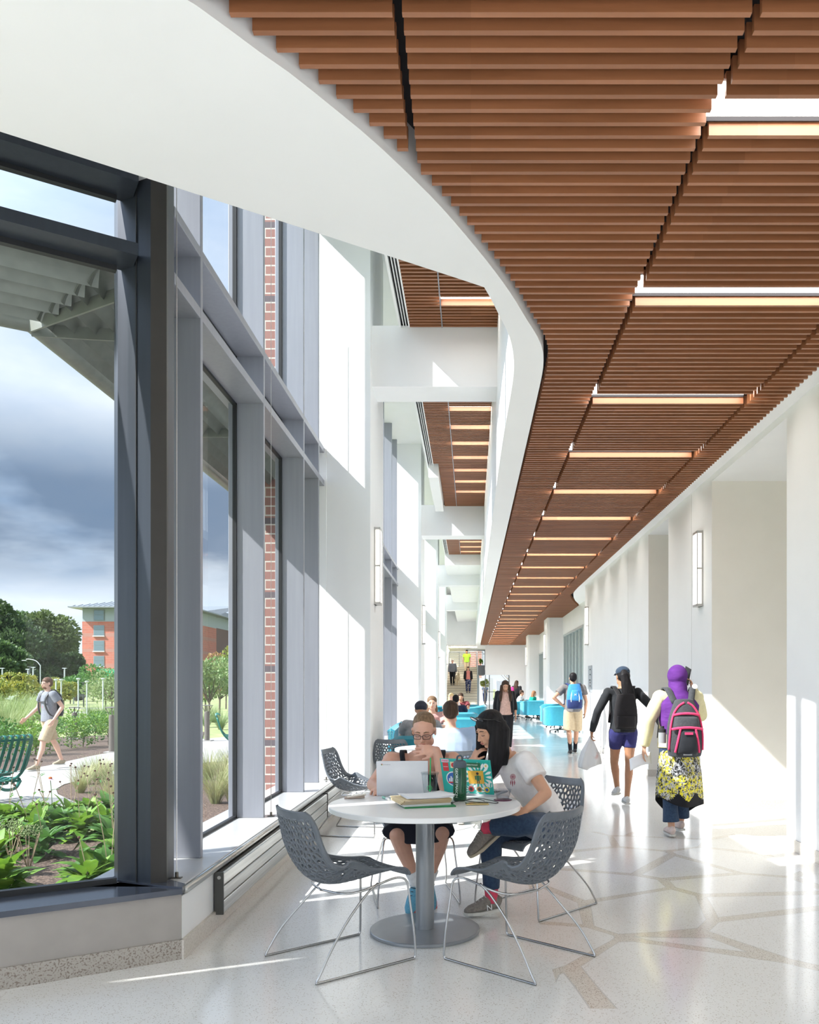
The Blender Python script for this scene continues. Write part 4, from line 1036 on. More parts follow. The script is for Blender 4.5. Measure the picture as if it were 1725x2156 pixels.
mred, mgrn, myel, mblu, mwht, mblk = (M('ink_red', (.60, .04, .05), .4), M('ink_green', (.03, .35, .12), .4), M('ink_yellow', (.80, .55, .05), .4), M('ink_blue', (.03, .12, .42), .4),
                                      M('ink_white', (.82, .82, .80), .4), M('ink_black', (.02, .02, .022), .4))
b = MB(); cpt = on_lid(b, -.128, .200, rot, .222)
for k, mi in enumerate((0, 1, 2)):
    vs = [cpt + rot @ Vector((0, -.0006, 0))]; a0 = k*2.094+.5
    for j in range(9): a = a0 + 2.094*j/8; vs.append(cpt + rot @ Vector((.0055*math.cos(a), -.0006, .0055*math.sin(a))))
    b.add(vs, [(0, j+1, j+2) for j in range(8)], mi)
disc(b, cpt + rot @ Vector((0, -.0010, 0)), .0021, rot, mi=3)
b.build('logo', [mred, mgrn, myel, mblu], lid)
o = text_mesh('chromebook', 'logo_text', M('logo_grey', (.40, .42, .45), .4), .009, on_lid(b, -.098, .200, rot, .222), (R(90+14), 0, 0), lid)

teal = M('laptop_teal', (.02, .42, .36), .4)
t, lid, rot = laptop(-.012, 5.235, R(-24), .35, .235, 17, teal, 'teal laptop covered in stickers in front of the woman in the white shirt')
# stickers: petals pattern, panels, round badges
def srect(b, u0, u1, v0, v1, mi, off=-.0048, sk=0):
    vs = [rot @ Vector((u, o_, v + sk*(u-u0))) + Vector((0, 0, .012)) for o_ in (off, off-.0004) for u, v in ((u0, v0), (u1, v0), (u1, v1), (u0, v1))]
    b.add(vs, [(0, 1, 2, 3), (4, 5, 6, 7)[::-1], (0, 1, 5, 4), (1, 2, 6, 5), (2, 3, 7, 6), (3, 0, 4, 7)], mi)
def spetal(b, cu, cv, ang, r0, r1, w, mi, off=-.0046):
    c, s_ = math.cos(ang), math.sin(ang); vs = []
    for q, ww in ((0, 0), (.35, .8), (.6, 1), (.85, .55), (1, 0)):
        r = r0+(r1-r0)*q; vs += [(cu+c*r-s_*w*ww, cv+s_*r+c*w*ww), (cu+c*r+s_*w*ww, cv+s_*r-c*w*ww)]
    vs = [rot @ Vector((max(-.17, min(.17, u)), off, max(.004, min(.23, v)))) + Vector((0, 0, .012)) for u, v in vs]
    b.add(vs, [(2*k, 2*k+1, 2*k+3, 2*k+2) for k in range(4)], mi)
b = MB()
for cu, cv, rr_ in ((.085, .12, .10), (.15, .02, .07), (.03, .02, .05)):
    for k in range(16): spetal(b, cu, cv, k*math.pi/8, .045*rr_/.1, rr_, .009*rr_/.1, 0)
b.build('flower_sticker', mwht, lid)
b = MB(); srect(b, -.158, -.118, .150, .208, 0); b.build('red_sticker', mred, lid)
text_mesh('MASON', 'red_sticker_text', mwht, .009, on_lid(b, -.138, .180, rot, .235, -.0055), (R(90+17), 0, 0), lid)
b = MB(); srect(b, -.165, -.112, .211, .231, 0, -.0047); b.build('pink_sticker', M('ink_pink', (.80, .45, .55), .4), lid)
text_mesh('Friends!', 'pink_sticker_text', M('ink_plum', (.35, .04, .12), .4), .013, on_lid(b, -.139, .221, rot, .235, -.0054), (R(90+17), 0, 0), lid)
b = MB(); srect(b, -.104, -.060, .172, .215, 0); disc(b, on_lid(b, -.082, .193, rot, .235, -.0054), .016, rot, mi=1); b.build('food_sticker', [M('ink_cream', (.75, .68, .45), .4), mred], lid)
b = MB(); disc(b, on_lid(b, -.095, .098, rot, .235), .050, rot, mi=0); disc(b, on_lid(b, -.095, .098, rot, .235, -.0052), .043, rot, mi=1)
for k, hh in enumerate((.026, .040, .030, .044, .022)): srect(b, -.126+.0125*k, -.117+.0125*k, .075, .075+hh, 2, -.0060)
srect(b, -.132, -.060, .068, .078, 3, -.0062); b.build('city_sticker', [mwht, mblu, mwht, mred], lid)
b = MB(); srect(b, -.02, .105, .182, .214, 0, -.0052); b.build('pocket_sticker', M('ink_dkgreen', (.03, .16, .08), .4), lid)
text_mesh('HIDDEN POCKET', 'pocket_sticker_text', mwht, .0115, on_lid(b, .043, .199, rot, .235, -.0060), (R(90+17), 0, 0), lid)
b = MB(); disc(b, on_lid(b, .142, .196, rot, .235, -.0052), .017, rot, mi=0); disc(b, on_lid(b, .142, .196, rot, .235, -.0059), .006, rot, mi=1); b.build('badge', [mwht, myel], lid)
b = MB(); srect(b, .012, .118, .070, .158, 0, -.0052, .04); b.build('orange_sticker', M('ink_orange', (.75, .42, .05), .4), lid)
b = MB(); srect(b, .068, .088, .092, .130, 0, -.0060); disc(b, on_lid(b, .078, .142, rot, .235, -.0061), .009, rot, mi=1); srect(b, .058, .066, .100, .126, 0, -.0060); srect(b, .090, .098, .100, .128, 0, -.0060); srect(b, .070, .075, .075, .092, 1, -.006); srect(b, .081, .086, .075, .092, 1, -.006)
b.build('figure_print', [M('ink_dkgreen', (0, 0, 0)), mblk], lid)
for k, (u, m_) in enumerate(((.022, mred), (.078, M('ink_brown', (.35, .2, .05), .4)), (.13, myel))):
    b = MB(); disc(b, on_lid(b, u, .034, rot, .235, -.0052), .019, rot, mi=0); disc(b, on_lid(b, u, .034, rot, .235, -.0059), .011, rot, mi=1); b.build('badge', [m_, mblu if k == 2 else mblk], lid)

# cup with straw
clear = glass_mat('clear_plastic', (.90, .92, .92), 1.0)
def cup(x, y, z, sc_, lab, straw_col, group=None):
    t = empty('plastic_cup', (x, y, z), 0, lab, 'cup', group)
    b = MB(); b.lathe([(.031*sc_, 0), (.034*sc_, .02*sc_), (.049*sc_, .15*sc_), (.047*sc_, .15*sc_), (.032*sc_, .022*sc_), (.029*sc_, .004*sc_)], n=28); b.build('body', clear, t, smooth=True)
    b = MB(); b.lathe([(.051*sc_, .148*sc_), (.052*sc_, .156*sc_), (.050*sc_, .158*sc_), (.018*sc_, .160*sc_), (0, .1605*sc_)], n=28); b.build('lid', glass_mat('cup_lid', (.82, .85, .86)), t, smooth=True)
    b = MB(); b.tube([(0, 0, .01*sc_), (.004, .0, .24*sc_)], .0036, 8); b.build('straw', straw_col, t)
    return t
straw_g = M('straw_green', (.0, .42, .12), .3)
cc_ = cup(-.252, 5.02, TZ, 1.08, 'clear plastic cup with green straw between the two laptops', straw_g)
b = MB(); 
for r0, r1 in ((.014, .0165), (.0085, .0100)):
    vs = []; n = 24
    for k in range(n):
        a = 2*math.pi*k/n
        for r in (r0, r1): aa = r*math.cos(a); zz = .078 + r*math.sin(a); R_ = .0425 + (zz-.078)*.115; th = -math.pi/2 + aa/R_; vs.append((R_*1.02*math.cos(th), R_*1.02*math.sin(th), zz))
    b.add(vs, [(2*k, 2*k+1, (2*k+3) % (2*n), (2*k+2) % (2*n)) for k in range(n)])
b.build('logo', mgrn, cc_)
# water bottle
t = onT(-.068, 4.985, 'water_bottle', 'translucent green water bottle with dark lid and white lettering', 'bottle')
bg_ = M('bottle_green', (.0, .075, .026), .12, 0, .6, alpha=.93)
b = MB(); b.lathe([(.036, 0), (.041, .008), (.041, .05), (.0405, .195), (.037, .205), (.034, .21)], n=36); b.build('body', bg_, t, smooth=True, sharp=50)
capm = M('bottle_cap', (.06, .085, .11), .45)
b = MB(); b.lathe([(.040, .203), (.041, .206), (.041, .228), (.034, .243), (.018, .248), (0, .249)], n=32); b.build('cap', capm, t, smooth=True, sharp=45)
b = MB(); b.tube(catmull([(-.018, 0, .245), (-.014, 0, .268), (.004, 0, .275), (.016, 0, .262), (.012, 0, .246)], 5), .0055, 8); b.build('handle', capm, t, smooth=True)
# lettering runs down the bottle, wrapped on its surface
cu = bpy.data.curves.new('lettering', 'FONT'); cu.body = 'GEORGE MASON'; cu.size = .0235; cu.extrude = .0004; cu.align_x = 'CENTER'; cu.align_y = 'CENTER'
tmp = bpy.data.objects.new('lettering_tmp', cu); COL.objects.link(tmp); bpy.context.view_layer.update()
me = bpy.data.meshes.new_from_object(tmp.evaluated_get(bpy.context.evaluated_depsgraph_get())); bpy.data.objects.remove(tmp)
for v in me.vertices:
    u, w_, d = v.co; th = R(-118) + w_/.0415; rr_ = .0418 + d; v.co = Vector((rr_*math.cos(th), rr_*math.sin(th), .112 - u))
me.materials.clear(); me.materials.append(mwht); o = bpy.data.objects.new('lettering', me); COL.objects.link(o); o.parent = t
# papers
manila = M('manila', (.80, .66, .42), .7, col2=(.76, .61, .38), nscale=4); paper = M('paper_white', (.84, .84, .86), .7, bump=.05)
RZP = R(22); PC = (-.275, 4.83)
def sheet_stack(name, label, cat, dz, parts, group=None, rz=RZP, pc=PC):
    t = onT(pc[0], pc[1], name, label, cat, rz, group, dz); return t
t = onT(PC[0]+.015, PC[1]-.02, 'pocket_folder', 'dark green pocket folder at the bottom of the paper stack', 'folder', R(14))
b = MB(); b.obox((0, 0, .003), (.30, .235, .005)); b.obox((.0, .0, .0065), (.30, .235, .002)); b.build('cover', M('folder_green', (.0, .20, .05), .35), t, bevel=.001)
dz = .0075
t = onT(PC[0]-.01, PC[1], 'paper_stack', 'white sheets between the green and manila folders', 'papers', RZP-.05, dz=dz); b = MB()
for k in range(5): b.obox((rnd.uniform(-.004, .004), rnd.uniform(-.004, .004), .001+.0022*k), (.285, .215, .0018), (0, 0, rnd.uniform(-.02, .02)))
b.build('sheet', paper, t); dz += .0115
for k in range(4):
    t = onT(PC[0]-.02+rnd.uniform(-.004, .004), PC[1]+.005, 'manila_folder', ('lowest manila folder of the stack', 'second manila folder from the bottom', 'third manila folder from the bottom', 'topmost manila folder of the stack')[k], 'folder', RZP+.03*k-.05, 'manila folders on the table', dz)
    b = MB(); b.obox((0, 0, .0012), (.30, .235, .0012)); b.obox((0, .004, .0045), (.30, .235, .0012), (0, .006, 0)); b.obox((-.151, 0, .0028), (.003, .235, .0045)); b.build('cover', manila, t)
    b = MB(); b.obox((.002, 0, .0028), (.28, .215, .002)); b.build('sheet', paper, t); dz += .0062
t = onT(PC[0]+.01, PC[1]+.02, 'loose_papers', 'loose curling white sheets on top of the folders', 'papers', RZP, dz=dz)
for k in range(3):
    b = MB(); ph = k*.9
    b.grid(lambda i, j: ((i-.5)*.285, (j-.5)*.218, .002+.003*k + .008*max(0, i-.55)**1.5*2.2*(1+.4*k) + .004*math.sin(3*i+ph)*j*(1-i) + .010*max(0, .18-i)*2), 16, 10)
    b.v = [rotz(v, .07*(k-1)) for v in b.v]; b.build('sheet', paper, t, smooth=True, solid=.0006)
# phone with tan case lying on another
t = onT(-.725, 5.10, 'phone', 'phone in a tan case at the left edge of the table', 'phone', R(8))
b = MB(); b.obox((0, 0, .007), (.125, .066, .011), (0, R(-3), 0)); b.build('case', M('case_tan', (.42, .33, .27), .45), t, bevel=.004)
b = MB(); b.obox((.012, -.004, .016), (.118, .062, .006), (0, R(-7), .05)); b.build('body', M('phone_beige', (.62, .55, .47), .35), t, bevel=.003)
# markers
def marker(x, y, rz, body, cap, lab, ln=.115, r=.0075):
    t = onT(x, y, 'marker', lab, 'marker', rz, 'markers on the table'); b = MB(); b.tube([(-ln/2, 0, r), (ln*.12, 0, r)], r, 12); b.build('barrel', body, t, smooth=True, sharp=40)
    b = MB(); b.tube([(ln*.12, 0, r), (ln*.45, 0, r), (ln/2, 0, r)], [r*1.12, r*1.15, r*.95], 12); b.build('cap', cap, t, smooth=True, sharp=40)
marker(-.525, 5.045, R(-66), M('marker_green', (.25, .55, .42), .4), mwht, 'marker with a white cap, leftmost of the pens')
marker(-.480, 5.045, R(-62), mwht, mblk, 'white marker with a black cap')
marker(-.435, 5.07, R(12), mblu, M('marker_violet', (.12, .08, .5), .4), 'slim blue pen pointing at the papers', .12, .0045)
marker(-.425, 5.025, R(-20), mred, M('marker_pale', (.8, .68, .68), .4), 'red marker with a pale cap next to the folders')
# gold phone and cable
t = onT(.035, 4.83, 'phone', 'gold phone lying face down beside the green bottle', 'phone', R(6))
b = MB(); b.obox((0, 0, .005), (.135, .068, .008)); b.build('body', M('phone_gold', (.62, .47, .20), .22, .8), t, bevel=.003)
t = onT(.06, 4.87, 'charging_cable', 'thin black cable looped over the gold phone', 'cable')
b = MB(); pts = [(-.17, -.03, .006), (-.15, .02, .008), (-.09, .06, .012), (-.02, .075, .02), (.05, .06, .012), (.10, .02, .004), (.085, -.02, .004), (.03, -.04, .013), (-.04, -.035, .014), (-.09, 0, .018), (-.06, .04, .022), (-.01, .03, .02), (.02, -.01, .016)]
b.tube(catmull(pts, 6), .0022, 7); b.build('cord', mblk, t, smooth=True)
b = MB(); b.tube([(-.175, -.055, .008), (-.17, -.03, .008)], .007, 10); b.build('plug', mblk, t)
# bowl on its lid
t = onT(.195, 5.01, 'plastic_bowl', 'clear plastic bowl with dark purple sauce resting on its lid', 'bowl')
b = MB(); b.lathe([(.038, .008), (.052, .062), (.055, .066), (.051, .066), (.036, .012), (0, .012)], n=32); b.build('bowl', glass_mat('bowl_plastic', (.86, .88, .90)), t, smooth=True)
b = MB(); b.lathe([(.055, 0), (.057, .004), (.050, .006), (0, .005)], n=32); b.build('sauce', M('sauce_purple', (.12, .02, .06), .2), t, smooth=True)
b = MB(); b.tube([(.045+.042*math.cos(a*.4), .01+.042*math.sin(a*.4), .005) for a in range(16)], .003, 6, closed=True); b.build('lid', clear, t)
# things on the small far table
cup(-1.22, 12.35, .612, 1.0, 'clear cup with pale straw on the far small table', M('straw_aqua', (.3, .7, .62), .3))
t = empty('water_bottle', (-1.06, 12.45, .612), 0, 'dark flask with a loop lid on the far small table', 'bottle')
b = MB(); b.lathe([(.045, 0), (.045, .20), (.03, .23)], n=20); b.build('body', M('flask_dark', (.05, .06, .07), .3), t, smooth=True, sharp=40)
b = MB(); b.lathe([(.03, .23), (.035, .235), (.035, .27), (.01, .28)], n=16); b.tube([(-.02, 0, .27), (0, 0, .31), (.02, 0, .27)], .006, 6); b.build('cap', mblk, t)
t = empty('paper_cup', (-.93, 12.5, .612), 0, 'white paper cup with dark lid beside the flask', 'cup')
b = MB(); b.lathe([(.03, 0), (.042, .24)], n=20); b.build('body', mwht, t, smooth=True, sharp=40)
b = MB(); b.lathe([(.044, .24), (.044, .255), (.0, .26)], n=20); b.build('lid', mblk, t)

# ================================================================ TEAL LOUNGE CHAIRS
teal_f = M('teal_fabric', (.020, .27, .37), .75, col2=(.017, .24, .34), nscale=14, sheen=.3)
def make_lounge(label):
    t = empty('lounge_chair', (0, 0, 0), 0, label, 'armchair', 'teal lounge chairs')
    b = MB(); b.box(-.36, .36, -.37, .37, .27, .44); b.build('seat', teal_f, t, bevel=.03, smooth=True)
    # wrap-round back and arms with a rolled top edge
    prof = [(.0, .22), (.0, .70), (.02, .79), (-.05, .83), (-.11, .79), (-.09, .70), (-.10, .22)]
    path = [(.36, -.40), (-.20, -.42), (-.34, -.36), (-.40, -.24), (-.40, .24), (-.34, .36), (-.20, .42), (.36, .40)]
    pth = [Vector((p.x, p.y)) for p in catmull([(x, y, 0) for x, y in path], 4)]; N = len(pth); vs = []; K = len(prof)
    for i, p in enumerate(pth):
        d = (pth[min(i+1, N-1)] - pth[max(i-1, 0)]).normalized(); n = Vector((-d.y, d.x)); q = i/(N-1)
        drop = 1 - .16*smooth01(abs(q-.5)*2.2-.35)
        for o_, z in prof: vs.append((p.x - n.x*(o_), p.y - n.y*(o_), .22 + (z-.22)*drop))
    fs = [(i*K+k, i*K+(k+1) % K, (i+1)*K+(k+1) % K, (i+1)*K+k) for i in range(N-1) for k in range(K)] + [tuple(range(K))[::-1], tuple(range((N-1)*K, N*K))]
    b = MB(); b.add(vs, fs); b.build('backrest', teal_f, t, smooth=True, sharp=60)
    b = MB(); b.tube([(0, 0, .06), (0, 0, .28)], .03, 12); b.build('column', chrome, t, smooth=True)
    for k in range(5):
        a = k*1.2566; b = MB(); b.tube([(0, 0, .09), (.16*math.cos(a), .16*math.sin(a), .075), (.30*math.cos(a), .30*math.sin(a), .05)], [.02, .016, .012], 8); l = b.build('leg', chrome, t, smooth=True)
        b = MB(); b.ell((.31*math.cos(a), .31*math.sin(a), .025), .025, 10, 8); b.build('caster', mblk, l, smooth=True)
    return t
lc = make_lounge('teal lounge chair right of the walkway behind the pillar, cut by the backpacker')
lc.location = (2.78, 25.6, 0); lc.rotation_euler = (0, 0, R(95))
LL_ = [(2.62, 34.3, 100, 'teal lounge chair beyond the first pillar holding the woman in green'), (2.02, 35.6, -170, 'teal lounge chair beyond the first pillar holding the person in white'),
       (-.52, 10.75, 92, 'teal lounge chair behind the glasses woman, holding the man in the dark cap'),
       (-.18, 16.6, 88, 'teal lounge chair directly right of the blue-shirted man'), (-.36, 19.6, 95, 'teal lounge chair under the man in the navy shirt'), (-.02, 26.0, 175, 'teal lounge chair with rolled arm right of the navy shirt'),
       (-.85, 13.9, -95, 'teal lounge chair under the laughing woman by the piers'), (-.62, 24.8, -80, 'teal lounge chair with the blonde person'), (2.9, 28.2, 90, 'teal lounge chair farther back, right of the backpacker')]
for x, y, a, lab in LL_: copy_tree(lc, loc=(x, y, 0), rz=R(a), label=lab)
t = empty('side_table', (-.15, 31.0, 0), 0, 'low round teal table in front of the stairs', 'table')
b = MB(); b.lathe([(.45, .66), (.45, .72)], n=32); b.build('table_top', teal_f, t); b = MB(); b.lathe([(.2, 0), (.2, .02), (.04, .03), (.04, .66)], n=20); b.build('pedestal', chrome, t, smooth=True, sharp=40)

# ================================================================ FAR STAIRS AND END WINDOW
stair_m = M('stair_stone', (.72, .67, .56), .6, col2=(.68, .63, .52), nscale=4)
b = MB(); nst = 17
for k in range(nst): b.box(-1.52, .40, 47.8+.47*k, 56.2, .158*k, .158*(k+1))
b.build('stairs', stair_m, kind=S)
b = MB()
for k in range(nst): b.box(-1.52, .40, 47.79+.47*k, 47.83+.47*k, .158*(k+1)-.03, .158*(k+1)+.003)
b.build('trim_7', M('stair_nosing', (.42, .39, .33), .5), kind=S)
b = MB(); b.box(-1.52, 1.0, 56.2, 60, 2.5, 2.69); b.build('floor', stair_m, kind=S)
b = MB(); b.box(.44, .86, 50.8, 56.2, 2.1, 2.69); b.build('trim_8', M('planter_grey', (.13, .14, .15), .6), kind=S)
b = MB(); b.box(-1.5, -.35, 59.6, 59.8, 2.69, 4.4); b.box(-1.6, 1.2, 60, 60.2, 3.95, 4.4); b.box(-2.2, -.10, 59.3, 59.5, 2.7, 4.1); b.build('wall_back', M('stair_wall', (.60, .57, .49), .7), kind=S)
rail_m = M('rail_grey', (.20, .23, .24), .4, .5)
t = empty('stair_railing', (-.5, 56.3, 2.69), 0, 'grey horizontal-bar railing at the top of the far stairs', 'railing')
for k in range(8): b = MB(); b.tube([(-1.0, 0, .12+.13*k), (1.32, 0, .12+.13*k)], .014 if k < 7 else .028, 6); b.build('bar', rail_m, t)
for x in (-1.0, -.3, .4, .86, 1.32): b = MB(); b.tube([(x, 0, 0), (x, 0, 1.06)], .02, 6); b.build('post', rail_m, t)
t = empty('handrail', (.42, 47.6, 0), 0, 'grey sloping handrail with posts on the right side of the stairs', 'handrail')
b = MB(); b.tube([(0, 0, 1.0), (0, 8.4, 3.7)], .03, 8); b.build('bar', rail_m, t)
for k in range(7): b = MB(); b.tube([(0, .1+1.35*k, .05+.43*k), (0, .1+1.35*k, 1.03+.43*k)], .03, 6); b.build('post', rail_m, t)
b = MB(); b.tube([(0, 0, 0), (0, 0, 2.05)], .06, 8); b.build('newel', rail_m, t)
# end glazing
w7 = empty('window_7', (.9, 50.9, 0), kind=S)
b = MB(); b.box(-.02, 1.5, -.02, -.01, 0, 2.08); b.build('pane', glass, w7)
b = MB()
for x in (-.03, .22, 1.43): b.box(x, x+.05, -.05, .05, 0, 2.1)
b.box(-.03, 1.5, -.05, .05, 1.02, 1.06); b.build('mullion', rail_m, w7)
w8 = empty('window_8', (-.30, 58, 2.69), kind=S)
b = MB()
for x in (0, 1.25): b.box(x, x+.08, -.04, .04, 0, 1.26)
b.box(0, 1.33, -.04, .04, 1.18, 1.26); b.box(0, 1.33, -.04, .04, .95, .99); b.box(.40, 1.33, -.3, .04, -.5, .02); b.build('frame', rail_m, w8)
b = MB(); b.box(.05, 1.3, -.01, .0, 0, 1.2); b.build('pane', glass, w8)
# courtyard seen through the end glazing
b = MB(); b.box(-3, 9, 62, 80, -.02, .0); b.build('courtyard_paving', conc, kind=S)
b = MB(); b.box(-.5, 2.0, 74, 74.3, 0, 2.1); b.box(4.6, 7, 74, 74.3, 0, 4.5); b.build('courtyard_wall', M('court_wall', (.42, .42, .40), .8, bump=.3, bscale=3), kind=S)
t = empty('outdoor_steps', (2.2, 68, 0), 0, 'grey outdoor steps seen through the end glazing', 'stairs'); b = MB()
for k in range(12): b.box(0, 2.2, .3*k, 5, .15*k, .15*(k+1))
b.build('flight', M('court_step', (.36, .37, .38), .8), t)
bt = brick_mat('court_brick', (.60, .22, .17), (.52, .20, .15), (.6, .5, .42), .5, .2, .02)
t = empty('brick_building', (-5, 92, 0), 0, 'red brick building front seen above the far stairs', 'building'); b = MB(); b.box(-4, 6.2, 0, 8, 0, 9); b.build('wall', bt, t)
for k in range(3): b = MB(); b.box(-3+3*k, -1.6+3*k, -.06, 0, 4.1, 6.4); b.build('window', wglass, t)
shrub(1.05, 62.8, .30, .38, 500, .12, L_yel, 'yellow-green courtyard bush behind the end glazing', None, z=0, trunk=.6, trunk_r=.03, lobes=4, zbase=1.6)
shrub(.64, 55.4, .20, .16, 300, .08, L_bright, 'green planter bush beside the upper stair window', None, z=2.69, trunk_r=.02, lobes=3, zbase=.35)
t = empty('bare_tree', (3.4, 66, 0), 0, 'bare branching tree seen through the end glazing', 'tree'); b = MB(); rr = random.Random(3)
b.tube([(0, 0, 0), (.05, 0, 1.4)], [.12, .08], 8)
for k in range(34):
    a, l = rr.uniform(-1.1, .9), rr.uniform(1.4, 3.2); b.tube([(.05, 0, .3+.05*k), (.05+math.sin(a)*l*.5, rr.uniform(-.3, .3), .4+.05*k+l*.4), (.05+math.sin(a)*l, rr.uniform(-.5, .5), .5+.05*k+math.cos(a)*l*.7)], [.03, .02, .008], 5)
b.build('trunk', M('pale_bark', (.36, .31, .25), .9), t)

for k, (yy, lab) in enumerate(((52.5, 'nearer added panel lamp that brightens the far stairs'), (56.5, 'farther added panel lamp that brightens the far stairs'))):  # invented lamps, added to brighten the far stairs
    t = empty('ceiling_light', (-.5, yy, 4.06), 0, lab, 'ceiling light', 'added lamps brightening the stairs'); b = MB(); b.box(-.9, .9, -.35, .35, 0, .03); b.build('diffuser', lamp_m, t)
    b = MB(); b.box(-.95, .95, -.4, .4, .03, .045); b.build('housing', white, t)
# ================================================================ PEOPLE
V = Vector
def skin(name, c): return M(name, c, .45, 0, .4, col2=tuple(k*.9 for k in c), nscale=14, sss=.12)
sk_fair = skin('skin_fair', (.66, .37, .27)); sk_mid = skin('skin_mid', (.60, .33, .215)); sk_tan = skin('skin_tan', (.44, .22, .125)); sk_pale = skin('skin_pale', (.72, .44, .33))
def hairm(name, c): return M(name, c, .5, 0, .16, col2=tuple(min(1, k*1.6+.004) for k in c), nscale=70, stretch=(1, 1, .06), detail=5, contrast=(.4, .7), bump=.25)
h_black = hairm('hair_black', (.010, .009, .010)); h_brown = hairm('hair_brown', (.045, .026, .017)); h_dblond = hairm('hair_dark_blond', (.155, .098, .058)); h_blond = hairm('hair_blond', (.55, .40, .20)); h_grey = hairm('hair_grey', (.40, .36, .32))
def cloth(name, c, c2=None, sc_=25, bump=.2, rough=.85): return M(name, c, rough, 0, .25, col2=c2 or tuple(k*.82 for k in c), nscale=sc_, bump=bump, bscale=9, sheen=.1)
eye_w = M('eye_white', (.75, .72, .68), .2); eye_d = M('eye_iris', (.03, .018, .012), .15); lipm = M('lip_rose', (.50, .17, .14), .4); lidline = M('eyelash', (.02, .014, .012), .6)

def loft(b, pts, rads, side, n=14, cap=True, mi=None):
    # rings of half-width w along 'side' and half-depth d across it
    pts = [V(p) for p in pts]; N = len(pts); vs = []
    for i, p in enumerate(pts):
        t = (pts[min(i+1, N-1)] - pts[max(i-1, 0)]).normalized(); s_ = V(side[i] if isinstance(side, list) else side)
        s_ = (s_ - t*s_.dot(t)).normalized(); c = t.cross(s_); w_, d = rads[i] if hasattr(rads[i], '__len__') else (rads[i], rads[i])
        for k in range(n):
            a = 2*math.pi*k/n; vs.append(p + s_*w_*math.cos(a) + c*d*math.sin(a))
    fs = [(i*n+k, i*n+(k+1) % n, (i+1)*n+(k+1) % n, (i+1)*n+k) for i in range(N-1) for k in range(n)]
    if cap: fs += [tuple(range(n))[::-1], tuple(range((N-1)*n, N*n))]
    b.add(vs, fs, mi)
def capsule(b, pts, rads, n=12):
    b.tube(pts, rads, n)
    for p, r in zip(pts, rads): b.ell(p, r*.995, n, 8)
def frame(f, up=(0, 0, 1)):
    f = V(f).normalized(); l = V(up).cross(f).normalized(); u = f.cross(l); return Matrix((f, l, u)).transposed()
def head_mesh(b, c, F, s_=1.0, nose=1.0, ears=True, full=1.0):
    def E(p, r, n=14): 
        vs0 = len(b.v); b.ell((0, 0, 0), tuple(k*s_ for k in r), n, 10)
        for i in range(vs0, len(b.v)): b.v[i] = tuple(V(c) + F @ (V(b.v[i]) + V(p)*s_))
    E((-.014, 0, .022), (.094, .074, .088), 18); E((.024, 0, -.030), (.062, .058*full, .082), 16); E((.028, 0, -.074), (.046, .043*full, .034)); E((.056, 0, -.094), (.022, .024, .018))
    for k in (-1, 1):
        E((.052, .034*k, -.028), (.028, .026*full, .030)); E((.070, .027*k, .016), (.014, .028, .010)); E((.020, .050*k*full, -.070), (.030, .016, .028))
        if ears: E((-.006, .076*k, -.010), (.017, .009, .030)); E((-.004, .080*k, .006), (.012, .007, .014))
        E((.092, .011*k, -.036), (.009, .008, .007))
    E((.104*nose, 0, -.033), (.012, .011, .010))
    for q in range(5): t = q/4; E((.080+.022*t*nose, 0, .008-.040*t), (.013, .008+.003*t, .012))
    E((.078, 0, -.060), (.016, .025, .014)); E((.081, 0, -.068), (.013, .020, .010))
def face_parts(t, c, F, s_=1.0, hair=h_brown, eyes='down', lip=lipm, brow=1.0):
    def P(p): return V(c) + F @ (V(p)*s_)
    rot = F.to_euler()
    for k in (-1, 1):
        if eyes == 'open':
            b = MB(); b.ell(P((.074, .030*k, -.002)), (.012*s_, .0145*s_, .0085*s_), 12, 8, rot); e = b.build('eye', eye_w, t, smooth=True)
            b = MB(); b.ell(P((.084, .030*k, -.002)), (.0035*s_, .0060*s_, .0060*s_), 10, 8, rot); b.build('iris', eye_d, e, smooth=True)
        b = MB(); b.tube([P((.0815-.002, (.030-.015)*k, -.005)), P((.0875, .028*k, -.0075 if eyes == 'down' else .004)), P((.0855, .036*k, -.008 if eyes == 'down' else .005)), P((.0775, .046*k, -.005))], .0017*s_, 6); b.build('eyelash', lidline, t, smooth=True)
        b = MB(); b.tube([P((.086, .013*k, .020)), P((.086, .028*k, .026)), P((.074, .047*k, .020))], [.0028*s_*brow, .0034*s_*brow, .0015*s_], 6); b.build('eyebrow', hair, t, smooth=True)
    b = MB(); b.ell(P((.0915, 0, -.0585)), (.0045*s_, .021*s_, .0032*s_), 12, 8, rot); b.ell(P((.0900, 0, -.0655)), (.0055*s_, .017*s_, .0040*s_), 12, 8, rot); b.build('lips', lip, t, smooth=True)
